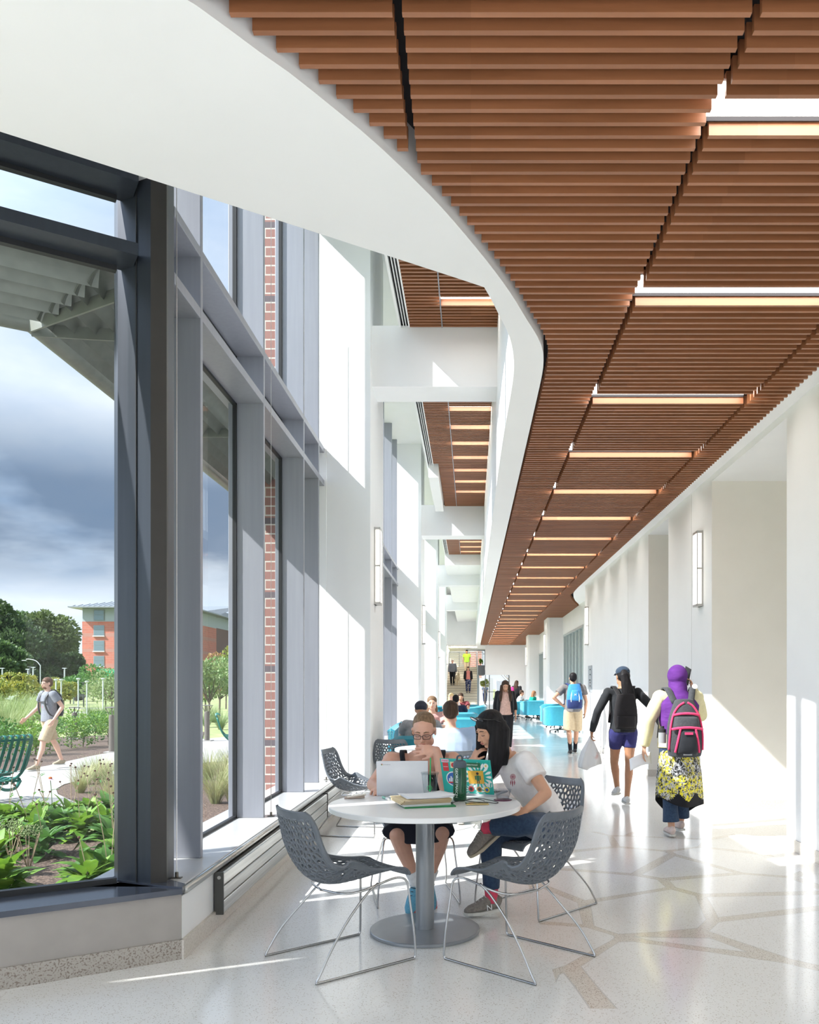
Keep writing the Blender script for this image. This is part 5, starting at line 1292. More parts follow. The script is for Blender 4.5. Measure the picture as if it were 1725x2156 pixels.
def hand(b, wrist, palm_dir, normal, s_=1.0, curl=.35, spread=.12, thumb=1, curls=None):
    # palm runs along palm_dir, back of the hand faces 'normal'; thumb on side = thumb*(normal x palm_dir)
    d = V(palm_dir).normalized(); n = V(normal); n = (n - d*n.dot(d)).normalized(); sd = n.cross(d)*thumb; w_ = V(wrist)
    loft(b, [w_ - d*.01*s_, w_ + d*.02*s_, w_ + d*.055*s_, w_ + d*.088*s_], [(.024*s_, .018*s_), (.032*s_, .017*s_), (.041*s_, .015*s_), (.038*s_, .012*s_)], sd, 12)
    for i, (off, ln, r) in enumerate(((.030, .070, .0085), (.010, .078, .0088), (-.011, .073, .0084), (-.030, .058, .0075))):
        p = w_ + d*.080*s_ + sd*off*s_; c = (curls[i] if curls else curl); dd = (d + sd*spread*(off/.03)).normalized(); pts = [w_ + d*.05*s_ + sd*off*.8*s_, p]; ang = 0
        for q, fr_ in enumerate((.45, .30, .25)):
            ang += c*(1.0 if q else .8); p = p + (dd*math.cos(ang) - n*math.sin(ang))*ln*fr_*s_; pts.append(p)
        capsule(b, pts, [r*s_*k for k in (1.0, 1.05, 1.0, .92, .78)], 8)
    p0 = w_ + d*.022*s_ + sd*.020*s_; p1 = p0 + (d*.6 + sd*.75 - n*.25).normalized()*.034*s_; p2 = p1 + (d*.9 + sd*.30 - n*.35*(1+curl)).normalized()*.030*s_; p3 = p2 + (d*.9 + sd*.05 - n*.5*(1+curl)).normalized()*.025*s_
    capsule(b, [p0, p1, p2, p3], [.014*s_, .0115*s_, .0098*s_, .0082*s_], 8)
def shoe(t, ankle, toe_dir, mats, s_=1.0, up=(0, 0, 1), ln=.26, high=0):
    F = frame(toe_dir, up); A = V(ankle)
    def P(x, y, z): return A + F @ V((x*s_, y*s_, z*s_))
    b = MB(); xs = [(-.062, .024, .035), (-.045, .034, .045), (.0, .037, .052), (.06, .041, .045), (.11, .046, .032), (.155, .043, .026), (.185, .028, .018), (.196, .010, .010)]
    loft(b, [P(x*ln/.26, 0, -.075+h_*.92) for x, w_, h_ in xs], [(w_*s_, h_*s_) for x, w_, h_ in xs], F @ V((0, 1, 0)), 14)
    if high or True: loft(b, [P(-.014, 0, -.045), P(-.012, 0, .0 + high)], [(.038*s_, .046*s_), (.034*s_, .040*s_)], F @ V((0, 1, 0)), 12)
    o = b.build('shoe', mats[0], t, remesh=.005, smoothit=2)
    b = MB(); prof = [(-.066, .020), (-.05, .036), (.0, .038), (.06, .042), (.11, .048), (.155, .045), (.187, .030), (.199, .012)]
    vs = []
    for z in (-.092, -.072):
        vs += [P(x*ln/.26, w_, z + (.008 if x > .15 else 0)) for x, w_ in prof] + [P(x*ln/.26, -w_, z + (.008 if x > .15 else 0)) for x, w_ in prof[::-1]]
    n = len(prof)*2; b.add(vs, [tuple(range(n))[::-1], tuple(range(n, 2*n))] + [(k, (k+1) % n, n+(k+1) % n, n+k) for k in range(n)]); b.build('sole', mats[1], o, bevel=.003)
    b = MB()
    for k in range(4): x = .045+.022*k; zt = -.075+.096-.0115*k; b.tube([P(x, -.022, zt-.010), P(x+.006, 0, zt+.001), P(x, .022, zt-.010)], .0026*s_, 6)
    b.build('laces', mats[2] if len(mats) > 2 else mats[1], o, smooth=True); return o, P

def figure(name_lab, base, rz, J, style, vox=.010, cat='person', group=None):
    """J: joints in the figure's own frame (x forward, y to its left, z up)."""
    t = empty('person', base, rz, name_lab, cat, group); st = style; g = st.get('g', 1.0)
    b = MB(); sd = (V(J['shL']) - V(J['shR'])).normalized(); hsd = (V(J['hipL']) - V(J['hipR'])).normalized()
    pel, chest, neck = V(J['pelvis']), V(J['chest']), V(J['neck']); waist = pel.lerp(chest, .45) + V(J.get('waist_off', (0, 0, 0)))
    tw = st.get('torso', (.150, .125, .160))   # hip, waist, chest half widths
    torso = [(pel - (chest-pel).normalized()*.05, (tw[0]*.80, .085)), (pel, (tw[0], .105)), (waist, (tw[1], .088)), (chest, (tw[2], .105)), (chest.lerp(neck, .55), (tw[2]*.92, .085)), (chest.lerp(neck, .88), (tw[2]*.45, .055))]
    sides = [hsd, hsd, (hsd+sd).normalized(), sd, sd, sd]
    if st.get('bust'): pass
    def torso_loft(b, off, i0=0, i1=6): loft(b, [q for q, _ in torso][i0:i1], [(r[0]+off, r[1]+off) for _, r in torso][i0:i1], sides[i0:i1], 18)
    torso_loft(b, 0)
    hd, hf = V(J['head']), J['face']; F = frame(hf, J.get('head_up', (0, 0, 1))); hs = st.get('head', 1.0)
    loft(b, [neck - V((0, 0, .04)), neck + (hd-neck)*.35, hd + F @ V((-.02, 0, -.06))*hs], [(.060*g, .058*g), (.052*g, .052*g), (.052*g, .054*g)], sd, 12)
    head_mesh(b, hd, F, hs, st.get('nose', 1), not st.get('noears'), st.get('full', 1.0))
    aw, lw = st.get('arm', 1.0), st.get('leg', 1.0)
    for s in 'LR':
        sh, el, wr = V(J['sh'+s]), V(J['el'+s]), V(J['wr'+s])
        capsule(b, [chest.lerp(neck, .4).lerp(sh, .55), sh, sh.lerp(el, .35), el], [.058*aw, .052*aw, .045*aw, .036*aw]); capsule(b, [el, el.lerp(wr, .3), wr], [.036*aw, .037*aw, .024*aw])
        hdn = J.get('hand'+s)
        if hdn != 0:
            hdn = hdn or {}; d = V(hdn.get('dir', (wr-el))); hand(b, wr, d, hdn.get('n', (0, 1 if s == 'L' else -1, 0)), hdn.get('s', .98), hdn.get('curl', .28), hdn.get('spread', .10), hdn.get('thumb', 1), hdn.get('curls'))
        hp, kn, an = V(J['hip'+s]), V(J['kn'+s]), V(J['an'+s])
        capsule(b, [hp, hp.lerp(kn, .35), hp.lerp(kn, .7), kn], [.088*lw, .080*lw, .062*lw, .054*lw]); calf = V(J.get('calf', (-.02, 0, 0)))
        capsule(b, [kn, kn.lerp(an, .30) + calf, kn.lerp(an, .65) + calf*.4, an], [.052*lw, .054*lw, .040*lw, .033*lw])
    for f in st.get('extra', []): f(b)
    b.build('body', st['skin'], t, smooth=True, remesh=vox, smoothit=3)
    return t, dict(torso=torso, sides=sides, F=F, hd=hd, hs=hs, sd=sd, J=J, tl=torso_loft, st=st, chest=chest, neck=neck, pel=pel, waist=waist, aw=aw, lw=lw)
def top(t, K, mat, sleeve='short', hem=1, vox=.011, off=.013, name='shirt', loose=0, neckcut=True):
    b = MB(); J = K['J']; lo = 1 if hem else 2
    pts = [q for q, _ in K['torso']]; rr = [r for _, r in K['torso']]
    P = [pts[0]-V((0, 0, hem if hem > .001 and hem < 1 else 0))] + pts[1:5] + [K['chest'].lerp(K['neck'], .86)]
    Rr = [(rr[1][0]+off+loose, rr[1][1]+off+loose)] + [(r[0]+off+(loose if i < 2 else 0), r[1]+off+(loose if i < 2 else 0)) for i, r in enumerate(rr[1:5])] + [(.075, .06)]
    loft(b, P, Rr, [K['sides'][0]] + K['sides'][1:], 18)
    aw = K['aw']
    for s in 'LR':
        sh, el, wr = V(J['sh'+s]), V(J['el'+s]), V(J['wr'+s]); ib = K['chest'].lerp(K['neck'], .4).lerp(sh, .55)
        if sleeve == 'short': e = sh.lerp(el, .55); capsule(b, [ib, sh], [.058*aw+off, .055*aw+off]); loft(b, [sh, sh.lerp(el, .3), e], [.056*aw+off, .054*aw+off+.004, .055*aw+off+.004], (el-sh).orthogonal(), 14)
        elif sleeve == 'long': capsule(b, [ib, sh, sh.lerp(el, .4), el], [.058*aw+off, .055*aw+off, .05*aw+off, .042*aw+off]); loft(b, [el, el.lerp(wr, .5), el.lerp(wr, .97)], [.042*aw+off, .040*aw+off, .030*aw+off*.8], (wr-el).orthogonal(), 14)
        elif sleeve == '34': capsule(b, [ib, sh, sh.lerp(el, .4), el], [.058*aw+off, .055*aw+off, .05*aw+off, .042*aw+off]); loft(b, [el, el.lerp(wr, .45)], [.042*aw+off, .040*aw+off], (wr-el).orthogonal(), 14)
    return b.build(name, mat, t, smooth=True, remesh=vox, smoothit=2)
def bottoms(t, K, mat, length=1.0, vox=.011, off=.014, name='trousers', flare=0.0, waist_up=.06):
    """length: 0..1 thigh share up to 1 = knee, 2 = ankle"""
    b = MB(); J = K['J']; lw = K['lw']; rr = K['torso']
    up = (K['chest']-K['pel']).normalized()
    loft(b, [K['pel']-up*.07, K['pel'], K['pel']+up*waist_up], [(rr[1][1][0]*.92+off, .10+off), (rr[1][1][0]+off, .105+off), (rr[1][1][0]*.93+off, .098+off)], K['sides'][0], 18)
    for s in 'LR':
        hp, kn, an = V(J['hip'+s]), V(J['kn'+s]), V(J['an'+s]); calf = V(J.get('calf', (-.02, 0, 0)))
        if length <= 1: e = hp.lerp(kn, length); capsule(b, [K['pel'].lerp(hp, .6), hp], [.095*lw, .090*lw+off]); loft(b, [hp, hp.lerp(e, .5), e], [.090*lw+off, .082*lw+off+flare*.5, .068*lw+off+flare], (kn-hp).orthogonal(), 16)
        else:
            q = length-1; capsule(b, [K['pel'].lerp(hp, .6), hp, hp.lerp(kn, .4), kn], [.095*lw, .090*lw+off, .080*lw+off, .057*lw+off]); loft(b, [kn, kn.lerp(an, .3*q)+calf*.7, kn.lerp(an, .7*q), kn.lerp(an, q)], [.056*lw+off, .057*lw+off, .046*lw+off+flare*.5, .040*lw+off+flare], (an-kn).orthogonal(), 14)
    return b.build(name, mat, t, smooth=True, remesh=vox, smoothit=2)
def hair_cap(b, K, back=0, side=0, top_=0, low=0):
    F, c, s_ = K['F'], K['hd'], K['hs']
    def E(p, r): 
        i0 = len(b.v); b.ell((0, 0, 0), tuple(k*s_ for k in r), 20, 14)
        for i in range(i0, len(b.v)): b.v[i] = tuple(c + F @ (V(b.v[i]) + V(p)*s_))
    E((-.020, 0, .040+top_), (.098, .082+side, .082)); E((-.045-back, 0, .005-low), (.070, .080+side, .085)); return E
def hair_fall(b, K, pts, rads, side=None):
    F, c, s_ = K['F'], K['hd'], K['hs']; loft(b, [c + F @ (V(p)*s_) for p in pts], [(r[0]*s_, r[1]*s_) for r in rads], side if side is not None else F @ V((0, 1, 0)), 16)
def hair_build(b, K, t, mat, vox=.007, sm=2, name='hair'): return b.build(name, mat, t, smooth=True, remesh=vox, smoothit=sm)
def socks(t, K, mat, h=.5, s='LR', off=.006):
    for q in s:
        kn, an = V(K['J']['kn'+q]), V(K['J']['an'+q]); b = MB(); loft(b, [an.lerp(kn, h), an, an-V((0, 0, .03))], [.040*K['lw']+off, .034*K['lw']+off, .036*K['lw']+off], (1, 0, 0), 14); b.build('sock', mat, t, smooth=True)
def stand(h=1.7, stepL=.0, stepR=.0, lean=0.0, shw=.18, hw=.09, elL=None, wrL=None, elR=None, wrR=None, kL=.0, kR=.0, liftL=0, liftR=0):
    s = h/1.70; J = {}
    J['pelvis'] = (0, 0, .93*s); J['chest'] = (lean*.6, 0, 1.26*s); J['neck'] = (lean*.95, 0, 1.455*s); J['head'] = (lean*1.1+.02, 0, 1.575*s); J['face'] = (1, 0, -.05)
    for q, sg, st_, kf, lf in (('L', 1, stepL, kL, liftL), ('R', -1, stepR, kR, liftR)):
        J['sh'+q] = (lean*.9, sg*shw, 1.375*s); J['hip'+q] = (0, sg*hw, .885*s)
        J['an'+q] = (st_, sg*(hw-.015), (.095+lf)*1.0); J['kn'+q] = (st_*.5+.03+kf, sg*hw, (.50+lf*.5)*s)
    J['elL'] = elL or (-.02, shw+.05, 1.10*s); J['wrL'] = wrL or (.06, shw+.06, .86*s); J['elR'] = elR or (-.02, -shw-.05, 1.10*s); J['wrR'] = wrR or (.06, -shw-.06, .86*s)
    return J
def backpack(t, K, main, trim, loc_x=-.13, z0=1.0, hgt=.44, wid=.29, dep=.15, panels=(), straps=True, name='backpack', lab=None, bottom=None, tp=.30):
    """a pack worn on the back; child of the wearer only through being its own thing placed in the same frame"""
    p = empty(name, t.location, t.rotation_euler.z, lab, 'backpack'); cz = z0+hgt/2; x0 = loc_x
    b = MB(); N = 12; vs = []; rings = []
    for j in range(N+1):
        v = j/N; wz = wid/2*(1 - tp*max(0, (v-.40)/.60)**1.8)*(.90+.10*min(1, v*6)); dz_ = dep*(1 - .55*max(0, v-.45)**1.5*1.7)*(.85+.15*min(1, v*5)); zz = z0 + hgt*v
        rings.append((zz, wz, dz_))
    loft(b, [(x0-r[2]*.5, 0, r[0]) for r in rings] , [(r[1], r[2]*.5) for r in rings], (0, 1, 0), 20)
    o = b.build('bag', main, p, smooth=True, remesh=.009, smoothit=3)
    return p, o, rings, x0
def strap_path(b, pts, w_=.028, th=.005):
    pts = catmull(pts, 5); N = len(pts); vs = []
    for i, q in enumerate(pts):
        d = (pts[min(i+1, N-1)] - pts[max(i-1, 0)]).normalized(); s_ = V((0, 1, 0)); s_ = (s_ - d*s_.dot(d)).normalized(); n = d.cross(s_)
        vs += [q + s_*w_*a + n*th*c for a, c in ((-1, -1), (1, -1), (1, 1), (-1, 1))]
    b.add(vs, [(i*4+k, i*4+(k+1) % 4, i*4+4+(k+1) % 4, i*4+4+k) for i in range(N-1) for k in range(4)] + [(0, 3, 2, 1), tuple(range(4*N-4, 4*N))])
def bagpanel(p, x0, rings, mat, z0, z1, y0, y1, bulge, name, th=.02, taper=1.0):
    """slab following the rear face of the pack"""
    b = MB(); rr = rings
    def dep_at(z): 
        for a, c in zip(rr[:-1], rr[1:]):
            if a[0] <= z <= c[0]: k = (z-a[0])/(c[0]-a[0]); return a[2]+(c[2]-a[2])*k, a[1]+(c[1]-a[1])*k
        return rr[-1][2], rr[-1][1]
    def fn(i, j):
        z = z0+(z1-z0)*j; k = 1+(taper-1)*j; y = (y0+(y1-y0)*i)*k; d, w_ = dep_at(z); q = max(0, 1-(y/max(.01, w_))**2)**.5
        return (x0 - d*.5 - d*.5*q - bulge*(1-(2*i-1)**6*.6)*(1-(2*j-1)**8*.5), y, z)
    b.grid(fn, 9, 9); return b.build(name, mat, p, smooth=True, solid=th)

def bag_pt(rg, x0, z, a, off=.004):
    for r0, r1 in zip(rg[:-1], rg[1:]):
        if r0[0] <= z <= r1[0]: k = (z-r0[0])/(r1[0]-r0[0]); w_ = r0[1]+(r1[1]-r0[1])*k; d = r0[2]+(r1[2]-r0[2])*k; break
    else: w_, d = rg[-1][1], rg[-1][2]
    return (x0 - d*.5 - (d*.5+off)*math.cos(a), (w_+off)*math.sin(a), z)
# ================================================================ THE CAST
def loc_of(px, Y, extra=0): return (px-CX)*Y/FX
def tol(t, *ps): return [V(p) - V(t) for p in ps]
black_c = cloth('cloth_black', (.012, .012, .015)); denim = cloth('denim_dark', (.022, .042, .085), (.035, .062, .115), 60, .15); navy_c = cloth('cloth_navy', (.02, .03, .07)); white_c = cloth('cloth_white', (.80, .77, .76), (.74, .70, .69), 18)
grey_c = cloth('cloth_grey', (.22, .23, .26), (.18, .19, .215), 60); khaki = cloth('cloth_khaki', (.52, .41, .27), (.46, .36, .235)); sock_w = cloth('sock_white', (.78, .78, .77)); pinks = cloth('sock_pink', (.75, .08, .14))
sole_w = M('sole_white', (.62, .60, .55), .6); lace_w = M('lace_pale', (.55, .53, .50), .7)

# ---- woman in glasses (base under her chair), frame: +x towards the camera
B1 = V((-.36, 5.55, 0)); 
def w1p(X, Y, Z): d = V((X, Y, 0)) - B1; a = -R(-86); return (d.x*math.cos(a)-d.y*math.sin(a), d.x*math.sin(a)+d.y*math.cos(a), Z)
def w1v(x, y, z): a = -R(-86); return (x*math.cos(a)-y*math.sin(a), x*math.sin(a)+y*math.cos(a), z)
J = dict(pelvis=w1p(-.38, 5.74, .50), chest=w1p(-.345, 5.66, .84), neck=w1p(-.325, 5.60, 1.03), head=w1p(-.315, 5.475, 1.165), face=w1v(-.10, -1, -.38), head_up=(0, 0, 1),
         shR=w1p(-.545, 5.60, .955), shL=w1p(-.125, 5.60, .955), elR=w1p(-.66, 5.50, .80), wrR=w1p(-.60, 5.33, .80), elL=w1p(-.165, 5.34, .795), wrL=w1p(-.225, 5.325, 1.045),
         hipL=w1p(-.27, 5.70, .50), hipR=w1p(-.47, 5.70, .50), knL=w1p(-.185, 5.28, .52), knR=w1p(-.475, 5.26, .51), anL=w1p(-.285, 5.47, .165), anR=w1p(-.36, 5.36, .185), calf=w1v(0, .02, 0),
         handL=dict(dir=w1v(-.97, .02, .04), n=w1v(.15, -.9, .45), curl=.16, spread=.24, thumb=1, s=.97, curls=(.10, .18, .26, .34)), handR=dict(dir=w1v(.15, -1, -.1), n=(0, 0, 1), curl=.3, thumb=-1))
t, K = figure('woman in dark-rimmed glasses and a black tank top, hand at her chin', tuple(B1), R(-86), J, dict(skin=sk_fair, torso=(.185, .165, .175), arm=1.16, leg=1.05, full=1.06, head=.99), vox=.0055)
face_parts(t, K['hd'], K['F'], K['hs'], h_dblond, 'down')
# tank top with straps
b = MB(); pts = [q for q, _ in K['torso']]; rr = [r for _, r in K['torso']]
loft(b, [pts[0], pts[1], pts[2], pts[3]+V((0, 0, .045))], [(rr[1][0]+.012, rr[1][1]+.02), (rr[1][0]+.016, rr[1][1]+.03), (rr[2][0]+.018, rr[2][1]+.03), (rr[3][0]+.008, rr[3][1]+.022)], K['sides'][:4], 20)
tk = b.build('tank_top', black_c, t, smooth=True, remesh=.009, smoothit=2)
for X in (-.455, -.200):
    b = MB(); strap_path(b, [w1p(X, 5.50, .86), w1p(X, 5.495, .94), w1p(X-.012*(1 if X < -.3 else -1), 5.545, 1.015), w1p(X, 5.62, 1.012), w1p(X, 5.69, .93)], .017, .005)
    b.build('strap', black_c, tk, smooth=True)
b = MB(); E = None
loft(b, [w1p(-.38, 5.76, .52), w1p(-.36, 5.62, .53), w1p(-.345, 5.42, .545), w1p(-.335, 5.24, .53)], [(.20, .12), (.215, .115), (.225, .10), (.235, .085)], w1v(1, 0, 0), 20); b.build('skirt', cloth('cloth_midnight', (.012, .013, .022)), t, smooth=True, remesh=.009, smoothit=2)
# pulled-back hair: close cap that leaves the forehead free
b = MB(); F, c, s_ = K['F'], K['hd'], K['hs']
def HE(K, b, p, r):
    i0 = len(b.v); b.ell((0, 0, 0), tuple(k*K['hs'] for k in r), 22, 16)
    for i in range(i0, len(b.v)): b.v[i] = tuple(K['hd'] + K['F'] @ (V(b.v[i]) + V(p)*K['hs']))
HE(K, b, (-.030, 0, .064), (.086, .073, .054)); HE(K, b, (-.034, 0, .030), (.092, .081, .078)); HE(K, b, (-.030, 0, .012), (.070, .080, .075)); HE(K, b, (-.125, 0, .035), (.030, .034, .032)); hair_build(b, K, t, h_dblond, .006)
# glasses
b = MB()
for k in (-1, 1):
    q = []
    for a in range(24):
        an = a*math.pi/12; ex = .55; x = math.copysign(abs(math.cos(an))**ex, math.cos(an))*.0255; z = math.copysign(abs(math.sin(an))**ex, math.sin(an))*.0165
        q.append(c + F @ (V((.105-abs(k*.032+x)*.20, k*.032+x, -.004+z))*s_))
    b.tube(q, .0019, 6, closed=True)
b.tube([c + F @ (V((.104, -.008, 0))*s_), c + F @ (V((.106, 0, .003))*s_), c + F @ (V((.104, .008, 0))*s_)], .002, 6)
for k in (-1, 1): b.tube([c + F @ (V((.095, k*.058, .006))*s_), c + F @ (V((.05, k*.077, .004))*s_), c + F @ (V((-.02, k*.080, 0))*s_)], .0021, 6)
gl = b.build('glasses', M('glasses_frame', (.03, .015, .010), .3), t, smooth=True)
b = MB()
for k in (-1, 1):
    vs = [c + F @ (V((.104-abs(k*.032+x)*.20, k*.032+x, -.004+z))*s_) for x, z in ((-.024, -.014), (.024, -.014), (.024, .015), (-.024, .015))]; b.add(vs, [(0, 1, 2, 3)])
b.build('lens', glass_mat('lens_glass', (.93, .95, .97), .9), gl)
blue_sh = cloth('shoe_blue', (.10, .30, .42), (.14, .36, .48), 90, .1); corals = M('sole_coral', (.80, .20, .20), .5); 
anR = V(J['anR']); o, P = shoe(t, anR + V((.005, 0, -.01)), w1v(-.35, -.75, -.85), (blue_sh, corals, mblk), .98, up=w1v(-.25, -.6, 1), ln=.27)
o, P2 = shoe(t, V(J['anL']) + V((0, 0, -.01)), w1v(.15, -.9, -.7), (blue_sh, corals, mblk), .98, up=w1v(0, -.6, 1), ln=.27)
socks(t, K, sock_w, .22)

# ---- woman in the white shirt, frame +x to the picture's left
B2 = V((.46, 5.40, 0)); A2_ = R(196)
def w2p(X, Y, Z): d = V((X, Y, 0)) - B2; a = -A2_; return (d.x*math.cos(a)-d.y*math.sin(a), d.x*math.sin(a)+d.y*math.cos(a), Z)
def w2v(x, y, z): a = -A2_; return (x*math.cos(a)-y*math.sin(a), x*math.sin(a)+y*math.cos(a), z)
J = dict(pelvis=w2p(.52, 5.46, .54), chest=w2p(.335, 5.37, .86), neck=w2p(.225, 5.33, 1.03), head=w2p(.118, 5.27, 1.185), face=w2v(-.80, -.52, -.42), waist_off=w2v(.035, .0, .0),
         shL=w2p(.345, 5.19, .985), shR=w2p(.215, 5.50, .975), elL=w2p(.465, 5.06, .80), wrL=w2p(.345, 4.99, .715), elR=w2p(-.015, 5.47, .800), wrR=w2p(.005, 5.33, .975),
         hipL=w2p(.50, 5.36, .53), hipR=w2p(.50, 5.52, .52), knL=w2p(.34, 4.98, .625), knR=w2p(.13, 5.28, .50), anL=w2p(.095, 5.07, .585), anR=w2p(.13, 5.24, .11), calf=(0, 0, -.01),
         handR=dict(dir=w2v(.45, -.32, .85), n=w2v(-.85, -.35, .25), curl=.55, spread=.1, thumb=-1, s=.95, curls=(.5, .6, .7, .75)), handL=dict(dir=w2v(-.8, -.1, -.55), n=w2v(-.2, -.6, .75), curl=.35, thumb=-1, s=.95))
t, K = figure('woman with long black hair and white shirt leaning towards the teal laptop', tuple(B2), A2_, J, dict(skin=sk_mid, torso=(.160, .140, .150), arm=1.02, leg=1.0, head=.97), vox=.0055)
face_parts(t, K['hd'], K['F'], K['hs'], h_black, 'down', brow=.8)
wt = top(t, K, white_c, 'short', vox=.009, loose=.012, off=.014)
bottoms(t, K, denim, 1.86, vox=.010, name='jeans')
b = MB(); F, c, s_ = K['F'], K['hd'], K['hs']
HE(K, b, (-.022, 0, .043), (.099, .085, .083)); HE(K, b, (-.045, 0, -.01), (.078, .086, .092))
Fy = F @ V((0, 1, 0)); Fx = F @ V((1, 0, 0))
# curtain of hair: behind the head and over the near (left) shoulder, plus the far side
hp = [c + F @ V((-.02, .045, .05)), c + F @ V((-.03, .062, -.03)), c + V((0, 0, -.13)) + F @ V((-.035, .060, 0)), c + V((0, 0, -.20)) + F @ V((-.02, .055, 0)), c + V((0, 0, -.265)) + F @ V((.0, .045, 0)), c + V((0, 0, -.31)) + F @ V((.012, .04, 0))]
loft(b, hp, [(.07, .035), (.080, .042), (.080, .040), (.066, .034), (.042, .024), (.014, .010)], F @ V((1, 0, 0)), 16)
hp = [c + F @ V((-.08, .0, .02)), c + V((0, 0, -.10)) + F @ V((-.085, .0, 0)), c + V((0, 0, -.20)) + F @ V((-.09, .02, 0)), c + V((0, 0, -.27)) + F @ V((-.085, .03, 0))]
loft(b, hp, [(.075, .045), (.085, .045), (.075, .04), (.05, .025)], Fy, 16)
loft(b, [c + F @ V((.0, -.075, .04)), c + F @ V((.01, -.082, -.04)), c + V((0, 0, -.14)) + F @ V((.01, -.075, 0)), c + V((0, 0, -.24)) + F @ V((.02, -.07, 0))], [(.05, .02), (.055, .022), (.045, .02), (.02, .012)], Fx, 12)
hair_build(b, K, t, h_black, .006, 3)
# sunglasses pushed up on the hair
b = MB()
for k in (-1, 1):
    q = [c + F @ (V((.062+.014*math.sin(a*.3927), k*.033+.029*math.cos(a*.3927), .098+.024*math.sin(a*.3927)*.9))) for a in range(16)]; b.tube(q, .0032, 6, closed=True)
b.tube([c + F @ V((.066, -.008, .100)), c + F @ V((.068, 0, .103)), c + F @ V((.066, .008, .100))], .003, 6)
for k in (-1, 1): b.tube([c + F @ V((.058, k*.062, .100)), c + F @ V((.0, k*.088, .07)), c + F @ V((-.05, k*.086, .03))], .0026, 6)
gl = b.build('sunglasses', M('sunglasses_frame', (.02, .018, .018), .25), t, smooth=True)
for k in (-1, 1):
    b = MB(); q = [c + F @ V((.063+.013*math.sin(a*.3927), k*.033+.027*math.cos(a*.3927), .098+.021*math.sin(a*.3927))) for a in range(16)]; b.add(q, [tuple(range(16))]); b.build('lens', M('sunglass_lens', (.35, .38, .44), .05, .6), gl)
# printed dream-catcher emblem on the shirt
pc_ = V(w2p(.262, 5.125, .895)); nn_ = V(w2v(-.38, -.90, .10)).normalized(); rr_ = V((0, 0, 1)); ss_ = rr_.cross(nn_).normalized(); b = MB(); up_ = nn_.cross(ss_)
for r in (.017, .011, .005): b.tube([pc_ + ss_*r*math.cos(a*.5236) + up_*r*math.sin(a*.5236) for a in range(12)], .0015, 5, closed=True)
for a in range(8): b.tube([pc_, pc_ + ss_*.017*math.cos(a*.785) + up_*.017*math.sin(a*.785)], .0009, 4)
for k in (-1, 0, 1): b.tube([pc_ + ss_*.010*k - up_*.017, pc_ + ss_*.013*k - up_*.036, pc_ + ss_*.012*k - up_*(.052+.008*(k == 0))], [.0008, .0040, .001], 5)
b.build('emblem', M('print_maroon', (.28, .03, .06), .8), wt)
nbg = cloth('shoe_taupe', (.20, .17, .15), (.26, .23, .20), 80)
o, P = shoe(t, V(J['anR']), w2v(-.92, -.38, -.08), (nbg, sole_w, lace_w), .97, ln=.26)
o, P = shoe(t, V(J['anL']), w2v(-.75, -.25, -.60), (nbg, M('sole_tan', (.45, .38, .28), .6), lace_w), .97, up=w2v(-.35, -.25, .9), ln=.26)
socks(t, K, pinks, .16)
for an, dr, upv in ((V(J['anR']), w2v(-.92, -.38, -.08), (0, 0, 1)),):
    Fs = frame(dr, upv); o2 = text_mesh('N', 'shoe_letter', mwht, .052, an + Fs @ V((.035, .041, -.050)), (0, 0, 0), t, .003)
    m = Matrix((Fs @ V((-1, 0, 0)), Fs @ V((0, 0, 1)), Fs @ V((0, 1, 0)))).transposed(); o2.rotation_euler = m.to_euler()

# ---- hijab wearer walking away
J = stand(1.66, stepL=-.02, stepR=.22, lean=.03, shw=.175, elL=(-.03, .30, 1.13), wrL=(.02, .33, .87), elR=(.16, -.26, 1.17), wrR=(.13, -.17, 1.43)); J['handR'] = dict(dir=(-.1, .25, .95), n=(.0, -1, .1), curl=.5, thumb=1, s=.9); J['face'] = (1, -.12, -.05)
J['anR'] = (.20, -.07, .11); J['knR'] = (.14, -.09, .50)
B = (loc_of(1424, 8.05), 7.95, 0)
t, K = figure('person in purple headscarf and pale yellow top, walking away with phone at ear', B, R(90), J, dict(skin=sk_mid, torso=(.165, .15, .165), arm=1.05), vox=.009)
yel = cloth('cloth_lemon', (.74, .68, .42), (.68, .62, .37)); top(t, K, yel, 'long', off=.022, loose=.02)
purple = M('scarf_purple', (.13, .035, .23), .85, 0, .2, col2=(.085, .02, .16), nscale=5, stretch=(1, 1, 2.6), bump=1.0, bscale=7)
b = MB(); HE(K, b, (-.012, 0, .022), (.112, .098, .108)); HE(K, b, (.0, 0, -.06), (.092, .088, .09))
loft(b, [K['hd']+V((-.02, 0, -.06)), K['hd']+V((-.035, 0, -.14)), K['hd']+V((-.05, 0, -.20)), K['hd']+V((-.06, 0, -.26)), K['hd']+V((-.065, .01, -.42)), K['hd']+V((-.06, .02, -.58))], [(.088, .090), (.090, .098), (.145, .13), (.195, .155), (.185, .150), (.15, .13)], (0, 1, 0), 20)
hj = b.build('headscarf', purple, t, smooth=True, remesh=.008, smoothit=3)
b = MB()
for k in range(3): b.tube(catmull([K['hd']+V((-.05, -.10+.02*k, -.15-.03*k)), K['hd']+V((-.135, -.02, -.175-.035*k)), K['hd']+V((-.10, .10, -.19-.03*k))], 6), .010, 8)
b.build('scarf_fold', purple, hj, smooth=True)
